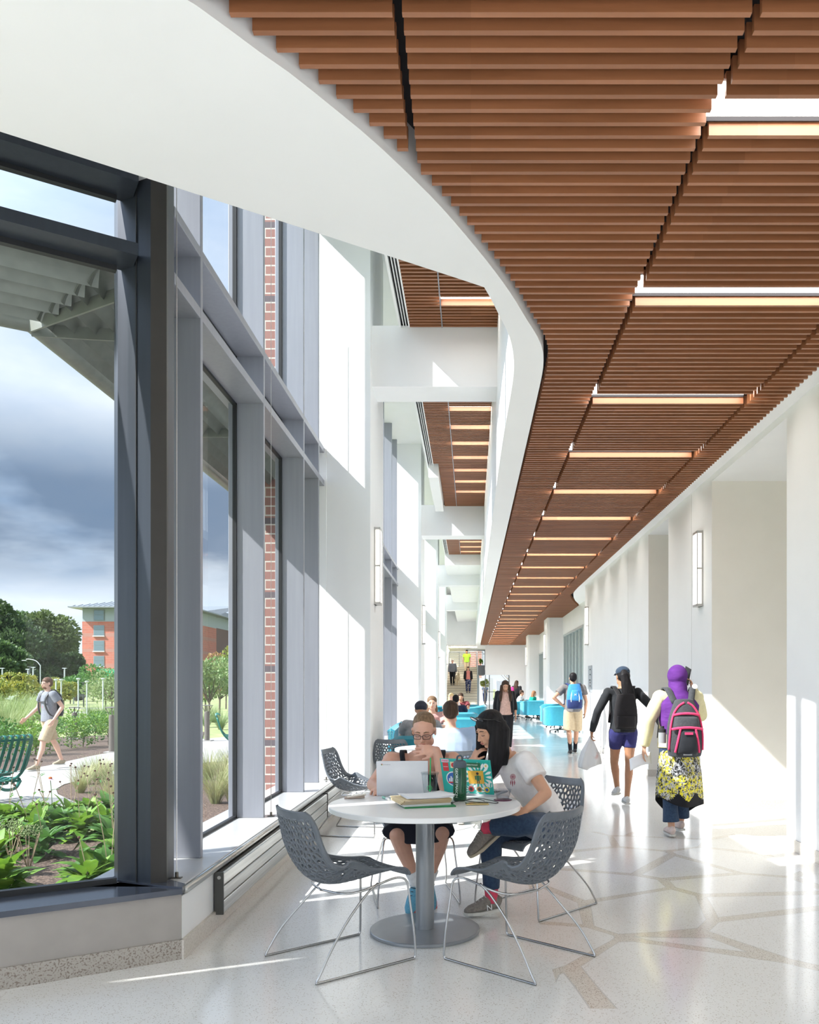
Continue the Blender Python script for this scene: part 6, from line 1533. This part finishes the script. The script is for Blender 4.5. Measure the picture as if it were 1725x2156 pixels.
# floral tunic-skirt
def floral():
    m, nt, b_ = _nt('floral_print'); v = coords(nt, (1, 1, .8))
    n1_ = noise(nt, v, 30, 6, .75, 1.5); n2_ = noise(nt, v, 46, 5, .65, 1.0); n3 = noise(nt, v, 5, 2)
    c_ = mixcol(nt, ramp(nt, n1_, [(.50, 0.), (.53, 1.)]), (.010, .010, .012), (.50, .50, .52)); c_ = mixcol(nt, math_(nt, 'MULTIPLY', ramp(nt, n2_, [(.50, 0.), (.53, 1.)]), ramp(nt, n3, [(.42, 0.), (.52, 1.)])), c_, (.80, .70, .03))
    nt.links.new(c_, b_.inputs[0]); b_.inputs['Roughness'].default_value = .8; return m
b = MB()
def skirt_fn(i, j):
    a = i*2*math.pi; r0 = (.165, .125); k = j; w_ = r0[0]+.055*math.sin(k*1.6)+.02*math.sin(3*a)*k; d = r0[1]+.045*k+.02*math.sin(4*a+1)*k; zb = .30 - .07*math.sin(a*1.0+2.2) - .05*math.cos(2*a); z = .97 + (zb-.97)*k; return (d*math.cos(a)+.03*k, w_*math.sin(a)*(1+.04*math.sin(7*a)*k), z)
b.grid(skirt_fn, 110, 60, closed_u=True); 
for fi, f in enumerate(b.f): 
    if min(b.v[q][2] for q in f) < .39 + .035*math.sin(5*math.atan2(b.v[f[0]][1], b.v[f[0]][0])): b.m[fi] = 1
b.build('tunic_skirt', [floral(), black_c], t, smooth=True, solid=.006)
bottoms(t, K, denim, 1.88, flare=.028, name='jeans')
cream_sh = cloth('shoe_blush', (.72, .58, .53)); 
for q, d in (('L', (1, .05, 0)), ('R', (1, 0, -.1))): shoe(t, V(J['an'+q]), d, (cream_sh, sole_w, lace_w), .92)
tp = empty('phone', B, R(90), 'dark phone held to the ear of the headscarf wearer', 'phone'); b = MB(); b.obox((.135, -.115, 1.56), (.10, .010, .17), (0, R(-20), .3)); b.build('body', mblk, tp, bevel=.003)
tp = empty('paper_sheet', B, R(90), 'white paper sheet in the left hand of the headscarf wearer', 'paper'); b = MB(); b.grid(lambda i, j: (.05+.05*j, .27+.21*(1-i)-.02, .70+.11*j-.07*(1-i)+.015*math.sin(3*i)), 8, 5); b.build('sheet', paper, tp, smooth=True, solid=.001)
pk_grey = cloth('pack_charcoal', (.045, .048, .055), (.06, .063, .07), 60); pk_pink = cloth('pack_pink', (.80, .06, .17), None, 30)
p, o, rg, x0 = backpack(t, K, pk_grey, pk_pink, -.135, .80, .53, .345, .19, tp=.50, lab='charcoal backpack with hot pink trim on the headscarf wearer')
bagpanel(p, x0, rg, cloth('pack_dark', (.022, .024, .03)), .82, 1.04, -.10, .10, .035, 'front_pocket', .02, .75)
bagpanel(p, x0, rg, pk_grey, 1.06, 1.17, -.12, .12, .022, 'upper_pocket', .015, .9)
for sg in (-1, 1):
    for nm, pts_, r in (('piping', [(.84, .62), (.93, .50), (1.0, .42), (1.06, .36)], .011), ('piping', [(.86, 1.15), (.98, 1.05), (1.10, .98), (1.20, .90), (1.27, .60), (1.305, .15)], .010)):
        b = MB(); b.tube(catmull([bag_pt(rg, x0, z, sg*a_, .030 if a_ < .7 and z < 1.1 else .006) for z, a_ in pts_], 6), r, 8); b.build(nm, pk_pink, p, smooth=True)
for z, am, of in ((1.055, .80, .030), (1.185, .85, .018)):
    b = MB(); b.tube([bag_pt(rg, x0, z + .018*(1-(a_/am)**2), a_, of) for a_ in [am*(k/8-1) for k in range(17)]], .012, 8); b.build('zip_band', pk_pink, p, smooth=True)
q = V(bag_pt(rg, x0, 1.02, 0, .052)); b = MB(); b.obox(q, (.006, .075, .022)); b.build('brand_patch', pk_pink, p)
q = V(bag_pt(rg, x0, .825, 0, .03)); b = MB(); b.obox(q, (.006, .08, .022)); b.build('zip_pull', M('pack_metal', (.35, .36, .36), .4, .7), p)
for sg in (-1, 1): b = MB(); strap_path(b, [(x0-.02, sg*.075, 1.30), (-.03, sg*.125, 1.44), (.08, sg*.135, 1.38), (.13, sg*.13, 1.2), (.05, sg*.17, .95)], .030, .006); b.build('shoulder_strap', pk_grey, p, smooth=True)
b = MB(); b.tube(catmull([(x0-.05, -.04, 1.325), (x0-.11, -.03, 1.30), (x0-.12, 0, 1.29), (x0-.11, .03, 1.30), (x0-.05, .04, 1.325)], 5), .009, 8); b.build('grab_handle', mblk, p, smooth=True)
b = MB(); disc_c = V((-.075, -.135, 1.455)); b.lathe([(.026, -.003), (.026, .003)], n=24); b.v = [tuple(disc_c + Euler((0, R(-60), 0)).to_matrix() @ V(v)) for v in b.v]; b.build('badge', mwht, p)
tb = empty('water_bottle', B, R(90), 'grey bottle in the side pocket of the pink-trimmed backpack', 'bottle'); b = MB(); b.lathe([(.036, .92), (.037, .935), (.037, 1.02)], (x0-.06, .205, 0), n=20); b.build('body', M('bottle_grey', (.30, .31, .32), .35), tb, smooth=True, sharp=40); b = MB(); b.lathe([(.036, 1.02), (.036, 1.05), (.018, 1.06), (.018, 1.08)], (x0-.06, .205, 0), n=18); b.build('cap', mblk, tb, smooth=True, sharp=40)

# ---- woman in black with a plastic bag
J = stand(1.70, stepL=.16, stepR=-.18, shw=.185, elL=(-.07, .33, 1.14), wrL=(.02, .385, .885), elR=(-.16, -.37, 1.15), wrR=(.0, -.46, .98), lean=.03, hw=.085); J['anR'] = (-.14, -.02, .10); J['knR'] = (.0, -.075, .50); J['anL'] = (.22, .035, .17); J['knL'] = (.15, .085, .49); J['face'] = (1, .25, -.1)
J['handL'] = dict(dir=(.1, .05, -1), n=(0, 1, 0), curl=.75, thumb=-1); B = (loc_of(1311, 10.2), 10.15, 0); J['handR'] = dict(dir=(.35, -.3, -.8), n=(0, -1, 0), curl=.5)
t, K = figure('woman in black long-sleeved top and blue shorts walking away', B, R(90), J, dict(skin=sk_tan, torso=(.150, .125, .155), leg=.98, aw=.95), vox=.009)
top(t, K, cloth('cloth_soft_black', (.022, .024, .028)), 'long', off=.009, loose=.012); bottoms(t, K, cloth('shorts_blue', (.035, .035, .15)), .50, off=.010, name='shorts')
b = MB(); HE(K, b, (-.020, 0, .035), (.096, .083, .085)); HE(K, b, (-.045, 0, .0), (.07, .08, .08)); 
loft(b, [K['hd']+V((-.085, 0, .07)), K['hd']+V((-.13, -.005, .02)), K['hd']+V((-.145, -.02, -.09)), K['hd']+V((-.15, -.045, -.20)), K['hd']+V((-.16, -.07, -.31)), K['hd']+V((-.165, -.085, -.38))], [(.035, .03), (.055, .035), (.065, .038), (.078, .036), (.06, .028), (.02, .012)], (0, 1, 0), 16); hair_build(b, K, t, h_black, .008)
b = MB(); HE(K, b, (-.016, 0, .055), (.102, .086, .072)); cp = b.build('cap', cloth('cap_navy', (.03, .05, .085)), t, smooth=True); b = MB(); b.grid(lambda i, j: tuple(K['hd'] + K['F'] @ V((.07+.09*j, (i-.5)*.13*(1-.3*j), .045-.015*j))), 7, 5); b.build('brim', cloth('cap_navy', (0, 0, 0)), cp, smooth=True, solid=.003)
wsh = cloth('shoe_white', (.70, .70, .70))
shoe(t, V(J['anR']), (1, 0, -.0), (wsh, sole_w, lace_w), .93); shoe(t, V(J['anL']), (1, .1, -.25), (wsh, sole_w, lace_w), .93, up=(.25, 0, 1))
p, o, rg, x0 = backpack(t, K, cloth('pack_black', (.020, .018, .020)), None, -.120, .93, .43, .29, .10, lab='slouchy black backpack on the woman in blue shorts')
bagpanel(p, x0, rg, cloth('pack_black', (0, 0, 0)), .95, 1.09, -.115, .115, .012, 'front_pocket', .01, .98)
for sg in (-1, 1): b = MB(); strap_path(b, [(x0-.01, sg*.07, 1.34), (-.03, sg*.12, 1.45), (.08, sg*.13, 1.40), (.12, sg*.13, 1.2), (.03, sg*.16, 1.0)], .024, .006); b.build('shoulder_strap', cloth('pack_black', (0, 0, 0)), p, smooth=True)
tp = empty('plastic_bag', B, R(90), 'white plastic shopping bag with faint red print, carried in the left hand', 'bag'); b = MB()
def bagfn(i, j): a = i*2*math.pi; v = j; r = .018+.115*math.sin(min(1, v*1.05)*1.75)**1.2*(1 if v < .92 else (1-v)/.08*.9+.1); wv = 1+.10*math.sin(5*a+3*v)+.05*math.sin(11*a); return (.04+r*.75*math.cos(a)*wv, .395+r*math.sin(a)*wv+.02*v, .83-.40*v - .05*(v > .5)*(math.sin(a)*.5)*v)
b.grid(bagfn, 40, 26, closed_u=True); b.build('bag', M('bag_plastic', (.74, .74, .75), .3, 0, .5, col2=(.60, .30, .28), nscale=5, contrast=(.60, .72), alpha=.86), tp, smooth=True)

# ---- man with the blue backpack
J = stand(1.74, stepL=.05, stepR=.25, shw=.20, elL=(-.08, .42, 1.20), wrL=(-.02, .20, 1.02), elR=(-.06, -.27, 1.12), wrR=(.05, -.26, .88)); J['anL'] = (-.08, .065, .095); J['knL'] = (.02, .09, .51); J['handL'] = dict(dir=(.2, -1, -.1), n=(-1, 0, 0), curl=.4)
B = (loc_of(1207, 17.3), 17.3, 0)
t, K = figure('man in grey t-shirt and khaki shorts walking away, hand on hip', B, R(90), J, dict(skin=sk_mid, torso=(.155, .145, .175), arm=1.05), vox=.011)
top(t, K, cloth('cloth_stone', (.20, .185, .18)), 'short', off=.02, loose=.015); bottoms(t, K, khaki, .98, off=.022, flare=.03, name='shorts'); b = MB(); hair_cap(b, K); hair_build(b, K, t, h_black, .009)
for q in 'LR': shoe(t, V(J['an'+q]), (1, 0, 0), (mblk, sole_w, lace_w), .98)
socks(t, K, black_c, .42)
p, o, rg, x0 = backpack(t, K, cloth('pack_azure', (.05, .26, .60)), None, -.15, .98, .50, .33, .19, lab='bright blue backpack with navy base on the man in khaki shorts')
bagpanel(p, x0, rg, cloth('pack_navy', (.02, .035, .13)), .98, 1.16, -.15, .15, .022, 'base_pocket', .02, 1.0); bagpanel(p, x0, rg, cloth('pack_azure', (0, 0, 0)), 1.14, 1.36, -.085, .085, .035, 'front_pocket', .02, .7)
for sg in (-1, 1):
    b = MB(); b.tube(catmull([(x0-.19, sg*.075, 1.08), (x0-.215, sg*.085, 1.2), (x0-.17, sg*.06, 1.33)], 5), .011, 8); b.build('piping', M('pack_pale', (.55, .68, .68), .6), p, smooth=True)
    b = MB(); strap_path(b, [(x0-.02, sg*.08, 1.44), (-.03, sg*.13, 1.50), (.08, sg*.14, 1.42), (.12, sg*.14, 1.2), (.02, sg*.17, 1.0)], .032, .007); b.build('shoulder_strap', cloth('pack_navy', (0, 0, 0)), p, smooth=True)
b = MB()
for sg in (-1, 1): b.tube(catmull([(x0-.232, sg*.022, 1.285), (x0-.236, sg*.008, 1.272), (x0-.236, sg*.008, 1.262), (x0-.232, sg*.022, 1.249)], 4), .004, 6)
b.build('logo', mwht, p)

# ---- woman walking towards the camera
J = stand(1.58, stepL=.16, stepR=-.12, shw=.165); J['face'] = (1, 0, -.45); J['head'] = (.055, 0, 1.445); B = (loc_of(1064, 18), 18, 0)
t, K = figure('woman with long dark hair, pink top and black cardigan walking this way', B, R(-88), J, dict(skin=sk_mid, torso=(.15, .13, .15)), vox=.011)
face_parts(t, K['hd'], K['F'], K['hs'], h_brown, 'down'); top(t, K, cloth('cloth_peach', (.66, .43, .36)), None, off=.014, loose=.02); bottoms(t, K, black_c, 1.95)
b = MB(); HE(K, b, (-.024, 0, .042), (.094, .084, .082)); HE(K, b, (-.05, 0, -.01), (.07, .088, .10))
for sg in (-1, 1): loft(b, [K['hd']+V((.0, sg*.078, .02)), K['hd']+V((.02, sg*.095, -.10)), K['hd']+V((.055, sg*.11, -.23)), K['hd']+V((.075, sg*.11, -.34))], [(.035, .04), (.035, .04), (.038, .03), (.02, .012)], (0, 1, 0), 12)
hair_build(b, K, t, h_brown, .009)
b = MB(); J_ = K['J']
for s, sg in (('L', 1), ('R', -1)):
    sh, el, wr = V(J_['sh'+s]), V(J_['el'+s]), V(J_['wr'+s]); capsule(b, [K['chest'].lerp(K['neck'], .5).lerp(sh, .5), sh, sh.lerp(el, .5), el], [.062, .068, .060, .055]); loft(b, [el, el.lerp(wr, .5)], [.055, .052], (1, 0, 0), 12)
    loft(b, [V((-.01, sg*.11, 1.33)), V((.0, sg*.135, 1.18)), V((-.005, sg*.15, .98)), V((-.01, sg*.15, .86))], [(.055, .13), (.048, .125), (.05, .13), (.05, .12)], (0, 1, 0), 14)
b.build('cardigan', black_c, t, smooth=True, remesh=.011, smoothit=2)
for q in 'LR': shoe(t, V(J['an'+q]), (1, 0, 0), (mblk, mblk, mblk), .9)

# ---- generic seated figure
def seated(lab, base, rz, sk, hair, shirt, hstyle='short', h=1.27, sleeve='short', trousers=denim, vox=.012, lean=.08, arms='table', face=(1, 0, -.25), facep=False, tw=(.15, .13, .165), aw=1.0, grp=None, shw=.19):
    s = h/1.30
    J = dict(pelvis=(0, 0, .52), chest=(lean*.7, 0, .52+.33*s), neck=(lean+.02, 0, .52+.52*s), head=(lean+.06, 0, .52+.655*s), face=face, waist_off=(-.02, 0, 0))
    for q, sg in (('L', 1), ('R', -1)):
        J['sh'+q] = (lean, sg*shw, .52+.44*s); J['hip'+q] = (.03, sg*.09, .51); J['kn'+q] = (.45, sg*.12, .50); J['an'+q] = (.42, sg*.11, .10)
        if arms == 'table': J['el'+q] = (lean+.13, sg*(shw+.06), .76); J['wr'+q] = (lean+.36, sg*.12, .80)
        else: J['el'+q] = (lean-.02, sg*(shw+.05), .70); J['wr'+q] = (lean+.22, sg*.14, .62)
    t, K = figure(lab, base, rz, J, dict(skin=sk, torso=tw, arm=aw), vox=vox, group=grp)
    top(t, K, shirt, sleeve, off=.018, loose=.012, vox=vox+.001); bottoms(t, K, trousers, 1.9, vox=vox+.001)
    b = MB()
    if hstyle == 'short': hair_cap(b, K)
    else:
        HE(K, b, (-.024, 0, .042), (.096, .085, .082)); HE(K, b, (-.05, 0, -.01), (.07, .088, .10))
        loft(b, [K['hd']+V((-.06, 0, .02)), K['hd']+V((-.085, 0, -.12)), K['hd']+V((-.09, 0, -.26)), K['hd']+V((-.09, 0, -.34))], [(.08, .05), (.10, .05), (.085, .04), (.04, .02)], K['F'] @ V((0, 1, 0)), 14)
    if hstyle != 'cap': hair_build(b, K, t, hair, max(.008, vox*.8))
    else: b = MB(); HE(K, b, (-.018, 0, .045), (.10, .086, .078)); HE(K, b, (-.03, 0, .03), (.095, .083, .06)); b.build('cap', hair, t, smooth=True)
    if facep: face_parts(t, K['hd'], K['F'], K['hs'], hair, 'open')
    for q in 'LR': shoe(t, V(J['an'+q]), (1, 0, 0), (mblk, sole_w, lace_w), .95)
    return t, K
ltblue = cloth('cloth_pale_blue', (.42, .52, .68), (.36, .46, .62), 10)
seated('brown-haired man in a pale blue shirt, seen from behind at the second table', (-.20, 8.22, 0), R(93), sk_fair, h_brown, ltblue, h=1.325, tw=(.19, .19, .20), aw=1.15, vox=.009, sleeve='long', lean=.12, shw=.225)
seated('person in dark cap and grey shirt, back to the camera, in a teal chair', (-.66, 10.75, 0), R(92), sk_mid, cloth('cap_slate', (.045, .05, .075)), cloth('cloth_ash', (.36, .37, .40)), 'cap', h=1.22, tw=(.18, .18, .19), aw=1.15)
seated('laughing woman with loose brown hair by the piers, facing the camera', (-.66, 13.9, 0), R(-88), sk_pale, h_dblond, cloth('cloth_rose', (.6, .35, .33)), 'long', h=1.28, facep=True, face=(1, 0, -.05), vox=.012)
seated('man with short dark hair in a navy shirt, seen from behind in the lounge', (-.36, 19.55, 0), R(92), sk_mid, h_black, navy_c, h=1.18)
seated('blonde person in the lounge below the stairs', (-.62, 24.85, 0), R(-80), sk_pale, h_blond, white_c, 'long', h=1.15, vox=.015)
seated('person with brown hair and plum top next to the blonde person', (-.30, 25.1, 0), R(-95), sk_mid, h_brown, cloth('cloth_plum', (.22, .05, .06)), 'long', h=1.16, vox=.015)
seated('woman in an emerald sweater bent forward in a teal chair', (2.44, 34.2, 0), R(20), sk_mid, hairm('hair_chestnut', (.20, .10, .05)), cloth('cloth_emerald', (.0, .30, .22)), 'long', h=1.16, vox=.015, sleeve='long', lean=.16, arms='lap')
seated('person in a white top seated behind the woman in emerald', (2.02, 35.7, 0), R(5), sk_mid, h_brown, white_c, 'short', h=1.20, vox=.015, lean=.14)

def walker(lab, base, rz, h, sk, hair, shirt, tr, hstyle='short', sleeve='short', vox=.014, short=False, grp=None, kw_sh=None, **kw):
    J = stand(h, **kw); t, K = figure(lab, base, rz, J, dict(skin=sk, torso=(.155, .14, .165)), vox=vox, group=grp); top(t, K, shirt, sleeve, off=.018, loose=.015, vox=vox); bottoms(t, K, tr, .95 if short else 1.92, off=.018, flare=.02 if short else 0, vox=vox, name='shorts' if short else 'trousers')
    b = MB(); hair_cap(b, K)
    if hstyle == 'long': loft(b, [K['hd']+V((-.06, 0, .02)), K['hd']+V((-.085, 0, -.12)), K['hd']+V((-.09, 0, -.26)), K['hd']+V((-.09, 0, -.36))], [(.085, .05), (.11, .05), (.10, .045), (.05, .02)], (0, 1, 0), 14)
    hair_build(b, K, t, hair, max(.009, vox*.8))
    for q in 'LR': shoe(t, V(J['an'+q]), (1, 0, 0), (kw_sh or mblk, sole_w, lace_w), .95)
    return t, K
t, K = walker('man in a grey t-shirt and khaki shorts walking outside along the path', (loc_of(104, 15.75), 15.75, GZ), R(238), 1.78, sk_pale, hairm('hair_ginger_brown', (.10, .055, .035)), grey_c, khaki, short=True, vox=.010, kw_sh=cloth('shoe_sand', (.38, .32, .22)), stepL=.30, stepR=-.30, lean=.03,
              elL=(-.10, .27, 1.20), wrL=(.10, .30, .95), elR=(.06, -.28, 1.18), wrR=(.26, -.34, .98), liftR=.05)
face_parts(t, K['hd'], K['F'], K['hs'], h_brown, 'open'); F = K['F']; c = K['hd']
b = MB(); HE(K, b, (.036, 0, -.078), (.048, .050, .036)); b.build('beard', hairm('beard_brown', (.16, .08, .045)), t, smooth=True)
b = MB()
for k in (-1, 1): b.tube([c + F @ V((.100, k*.032+.024*math.cos(a*.524), -.003+.015*math.sin(a*.524))) for a in range(12)], .0022, 5, closed=True); b.tube([c + F @ V((.095, k*.056, 0)), c + F @ V((-.01, k*.08, 0))], .002, 5)
b.build('glasses', mblk, t)
b = MB(); b.box(.125, .133, -.02, .03, 1.235, 1.25); b.box(.125, .133, -.01, .0, 1.18, 1.24); b.build('shirt_print', M('print_red', (.55, .10, .12), .8), t)
p, o, rg, x0 = backpack(t, K, mblk, None, -.13, 1.02, .42, .28, .12, lab='black backpack with chest strap on the man outside')
for sg in (-1, 1): b = MB(); strap_path(b, [(x0-.02, sg*.08, 1.44), (-.02, sg*.11, 1.53), (.10, sg*.115, 1.44), (.155, sg*.11, 1.27), (.08, sg*.16, 1.05), (-.10, sg*.16, 1.02)], .022, .006); b.build('shoulder_strap', mblk, p, smooth=True)
b = MB(); b.tube([(.155, -.11, 1.30), (.162, 0, 1.295), (.155, .11, 1.30)], .009, 6); b.build('chest_strap', mblk, p)
walker('student in black seen from behind beyond the far pillar, phone at her face', (loc_of(1088, 36.5), 36.5, 0), R(60), 1.68, sk_tan, h_brown, black_c, black_c, 'long', 'long', .015, elL=(.12, .22, 1.25), wrL=(.2, .10, 1.45))
tp = empty('backpack', (loc_of(1083, 36.3), 36.3, 0), R(60), 'magenta backpack on the student in black', 'backpack'); b = MB(); loft(b, [(-.15, .05, 1.0), (-.17, .05, 1.15), (-.16, .05, 1.38)], [(.13, .07), (.15, .09), (.10, .06)], (0, 1, 0), 14); b.build('bag', cloth('pack_magenta', (.55, .04, .20)), tp, smooth=True)
lime = cloth('cloth_lime', (.38, .75, .05))
def stair_z(y): return .158*(math.floor((y-47.8)/.47)+1)
y = 53.6; walker('person in a lime green shirt and khaki trousers at the top of the far stairs', (loc_of(983, y), y, stair_z(y)), R(-92), 1.72, sk_tan, h_black, lime, khaki, 'short', 'short', .016, short=False)
y = 50.4; walker('woman in coral top, dark jacket and patterned trousers coming down the stairs', (loc_of(986, y), y, stair_z(y)), R(-88), 1.66, sk_mid, h_brown, cloth('cloth_coral', (.68, .24, .20)), M('print_navy', (.02, .03, .09), .8, col2=(.4, .4, .45), nscale=16, contrast=(.58, .62)), 'long', None, .016, stepL=.12)
tp = bpy.data.objects[[o.name for o in bpy.data.objects if o.name.startswith('person')][-1]]
b = MB()
for sg in (-1, 1): capsule(b, [(0, sg*.12, 1.34), (0, sg*.19, 1.33), (-.02, sg*.23, 1.08), (.04, sg*.24, .9)], [.06, .066, .055, .045]); loft(b, [(-.01, sg*.12, 1.30), (0, sg*.14, 1.1), (-.01, sg*.16, .78)], [(.05, .12), (.05, .125), (.06, .12)], (0, 1, 0), 12)
b.build('jacket', black_c, tp, smooth=True, remesh=.015, smoothit=2)
y = 51.9; walker('grey-haired man in a grey sweater walking down the stairs with a dog', (loc_of(953, y), y, stair_z(y)), R(-90), 1.68, sk_pale, h_grey, grey_c, black_c, 'short', 'long', .016, stepL=.12)
walker('small far figure in dark clothes outside beyond the end glazing', (loc_of(1021.5, 66.5), 66.5, 0), R(-90), 1.5, sk_pale, h_blond, cloth('cloth_slate', (.10, .12, .16)), navy_c, vox=.02)
# guide dog
y = 51.6; D = empty('dog', (loc_of(963, y), y, stair_z(y)), R(-75), 'pale yellow guide dog in harness beside the man on the stairs', 'dog'); b = MB()
capsule(b, [(-.28, 0, .50), (-.05, 0, .50), (.18, 0, .52), (.28, 0, .56)], [.10, .115, .135, .11], 12); capsule(b, [(.26, 0, .58), (.38, 0, .74), (.44, 0, .78)], [.095, .075, .075]); capsule(b, [(.44, 0, .78), (.56, 0, .74), (.60, 0, .73)], [.07, .045, .035])
for sg in (-1, 1):
    capsule(b, [(.20, sg*.09, .46), (.20, sg*.09, .24), (.21, sg*.09, .03), (.25, sg*.09, .025)], [.055, .034, .026, .03], 8); capsule(b, [(-.28, sg*.09, .46), (-.20, sg*.09, .30), (-.34, sg*.09, .18), (-.31, sg*.09, .03), (-.27, sg*.09, .025)], [.085, .05, .03, .026, .03], 8); b.ell((.40, sg*.075, .79), (.03, .014, .06), 8, 6)
capsule(b, [(-.36, 0, .52), (-.50, 0, .42), (-.58, 0, .34)], [.035, .028, .018], 8); b.build('body', cloth('fur_cream', (.66, .55, .38)), D, smooth=True, remesh=.014, smoothit=3)
b = MB(); b.tube([(.14+.0*math.cos(a), .145*math.cos(a*.5236), .51+.15*math.sin(a*.5236)) for a in range(12)], .014, 6, closed=True); b.tube([(.14, .12, .6), (-.12, .10, .95), (-.12, -.10, .95), (.14, -.12, .6)], .012, 6); b.build('harness', mblk, D)
EXPO = 0.5
SKY_STRENGTH = 1.0
# ================================================================ LIGHT, SKY, CAMERA
sun = bpy.data.lights.new('sun', 'SUN'); sun.energy = 7.8; sun.angle = R(.53); sun.color = (1.0, .975, .945)
so = bpy.data.objects.new('sun', sun); COL.objects.link(so)
so.rotation_euler = Vector((1, .42, -1.0)).to_track_quat('-Z', 'Y').to_euler(); so.location = (-20, -8, 20)

w = bpy.data.worlds.new('sky'); sc.world = w; w.use_nodes = True; nt = w.node_tree
bg = nt.nodes['Background']
tc = nt.nodes.new('ShaderNodeTexCoord'); sep = nt.nodes.new('ShaderNodeSeparateXYZ'); nt.links.new(tc.outputs['Generated'], sep.inputs[0])
zz = math_(nt, 'ADD', math_(nt, 'MAXIMUM', sep.outputs[2], 0.0), .22)
cmb = nt.nodes.new('ShaderNodeCombineXYZ')
nt.links.new(math_(nt, 'DIVIDE', sep.outputs[0], zz), cmb.inputs[0]); nt.links.new(math_(nt, 'DIVIDE', sep.outputs[1], zz), cmb.inputs[1])
nt.links.new(sep.outputs[2], cmb.inputs[2])
mp = nt.nodes.new('ShaderNodeMapping'); mp.inputs['Location'].default_value = (1.9, .6, 0); mp.inputs['Scale'].default_value = (1, 1, 1.6); nt.links.new(cmb.outputs[0], mp.inputs[0])
cl = noise(nt, mp.outputs[0], 1.0, 9, .52, .25)
cl2 = noise(nt, mp.outputs[0], 3.1, 8, .55, .3)
cloud = ramp(nt, math_(nt, 'ADD', math_(nt, 'MULTIPLY', cl, .75), math_(nt, 'MULTIPLY', cl2, .25)), [(.38, 0.), (.50, .55), (.62, 1.)])
grad = ramp(nt, sep.outputs[2], [(0, (.66, .76, .88)), (.2, (.36, .50, .72)), (.6, (.25, .40, .66))])
# dark storm-blue bank low on the left, white cloud around it
dk = ramp(nt, sep.outputs[2], [(.09, 0.), (.15, 1.), (.22, 1.), (.31, 0.)])
dkn = math_(nt, 'MULTIPLY', dk, ramp(nt, noise(nt, mp.outputs[0], .8, 6, .55), [(.30, 0.), (.48, 1.)]))
col = mixcol(nt, cloud, grad, (.78, .83, .90))
col = mixcol(nt, math_(nt, 'MULTIPLY', dkn, .9), col, (.13, .19, .29))
# the sky brightens towards the sun, behind and to the left of the camera
dt = nt.nodes.new('ShaderNodeVectorMath'); dt.operation = 'DOT_PRODUCT'; dt.inputs[1].default_value = (-.678, -.285, .678)
nt.links.new(tc.outputs['Generated'], dt.inputs[0])
gl = ramp(nt, dt.outputs['Value'], [(.32, 0.), (.60, .55), (1., 1.)])
k = nt.nodes.new('ShaderNodeMapRange'); nt.links.new(gl, k.inputs[0]); k.inputs[3].default_value = 1.0; k.inputs[4].default_value = 2.9
vm = nt.nodes.new('ShaderNodeVectorMath'); vm.operation = 'SCALE'; nt.links.new(col, vm.inputs[0]); nt.links.new(k.outputs[0], vm.inputs['Scale'])
lp = vm.outputs[0]
nt.links.new(lp, bg.inputs[0]); bg.inputs[1].default_value = SKY_STRENGTH if 'SKY_STRENGTH' in globals() else 1.0

cam = bpy.data.cameras.new('camera'); co = bpy.data.objects.new('camera', cam); COL.objects.link(co)
co.location = (0, 0, CH); co.rotation_euler = (R(90), 0, 0)
cam.sensor_fit = 'HORIZONTAL'; cam.sensor_width = 24; cam.lens = 24
# picture is the larger side = height 2156 px; blender's shift unit with horizontal fit is the sensor width
cam.shift_x = (862.5-CX)/1725; cam.shift_y = (CY-1078)/1725
cam.clip_end = 600; cam.clip_start = .05
sc.camera = co
sc.view_settings.view_transform = 'Standard'; sc.view_settings.look = 'None'
sc.view_settings.gamma = 1; sc.view_settings.use_curve_mapping = False; sc.view_settings.exposure = EXPO
sc.cycles.use_denoising = True
sc.cycles.max_bounces = 10; sc.cycles.diffuse_bounces = 7; sc.cycles.glossy_bounces = 4; sc.cycles.transparent_max_bounces = 24; sc.cycles.transmission_bounces = 8
sc.cycles.sample_clamp_indirect = 6; sc.cycles.caustics_reflective = False; sc.cycles.caustics_refractive = False
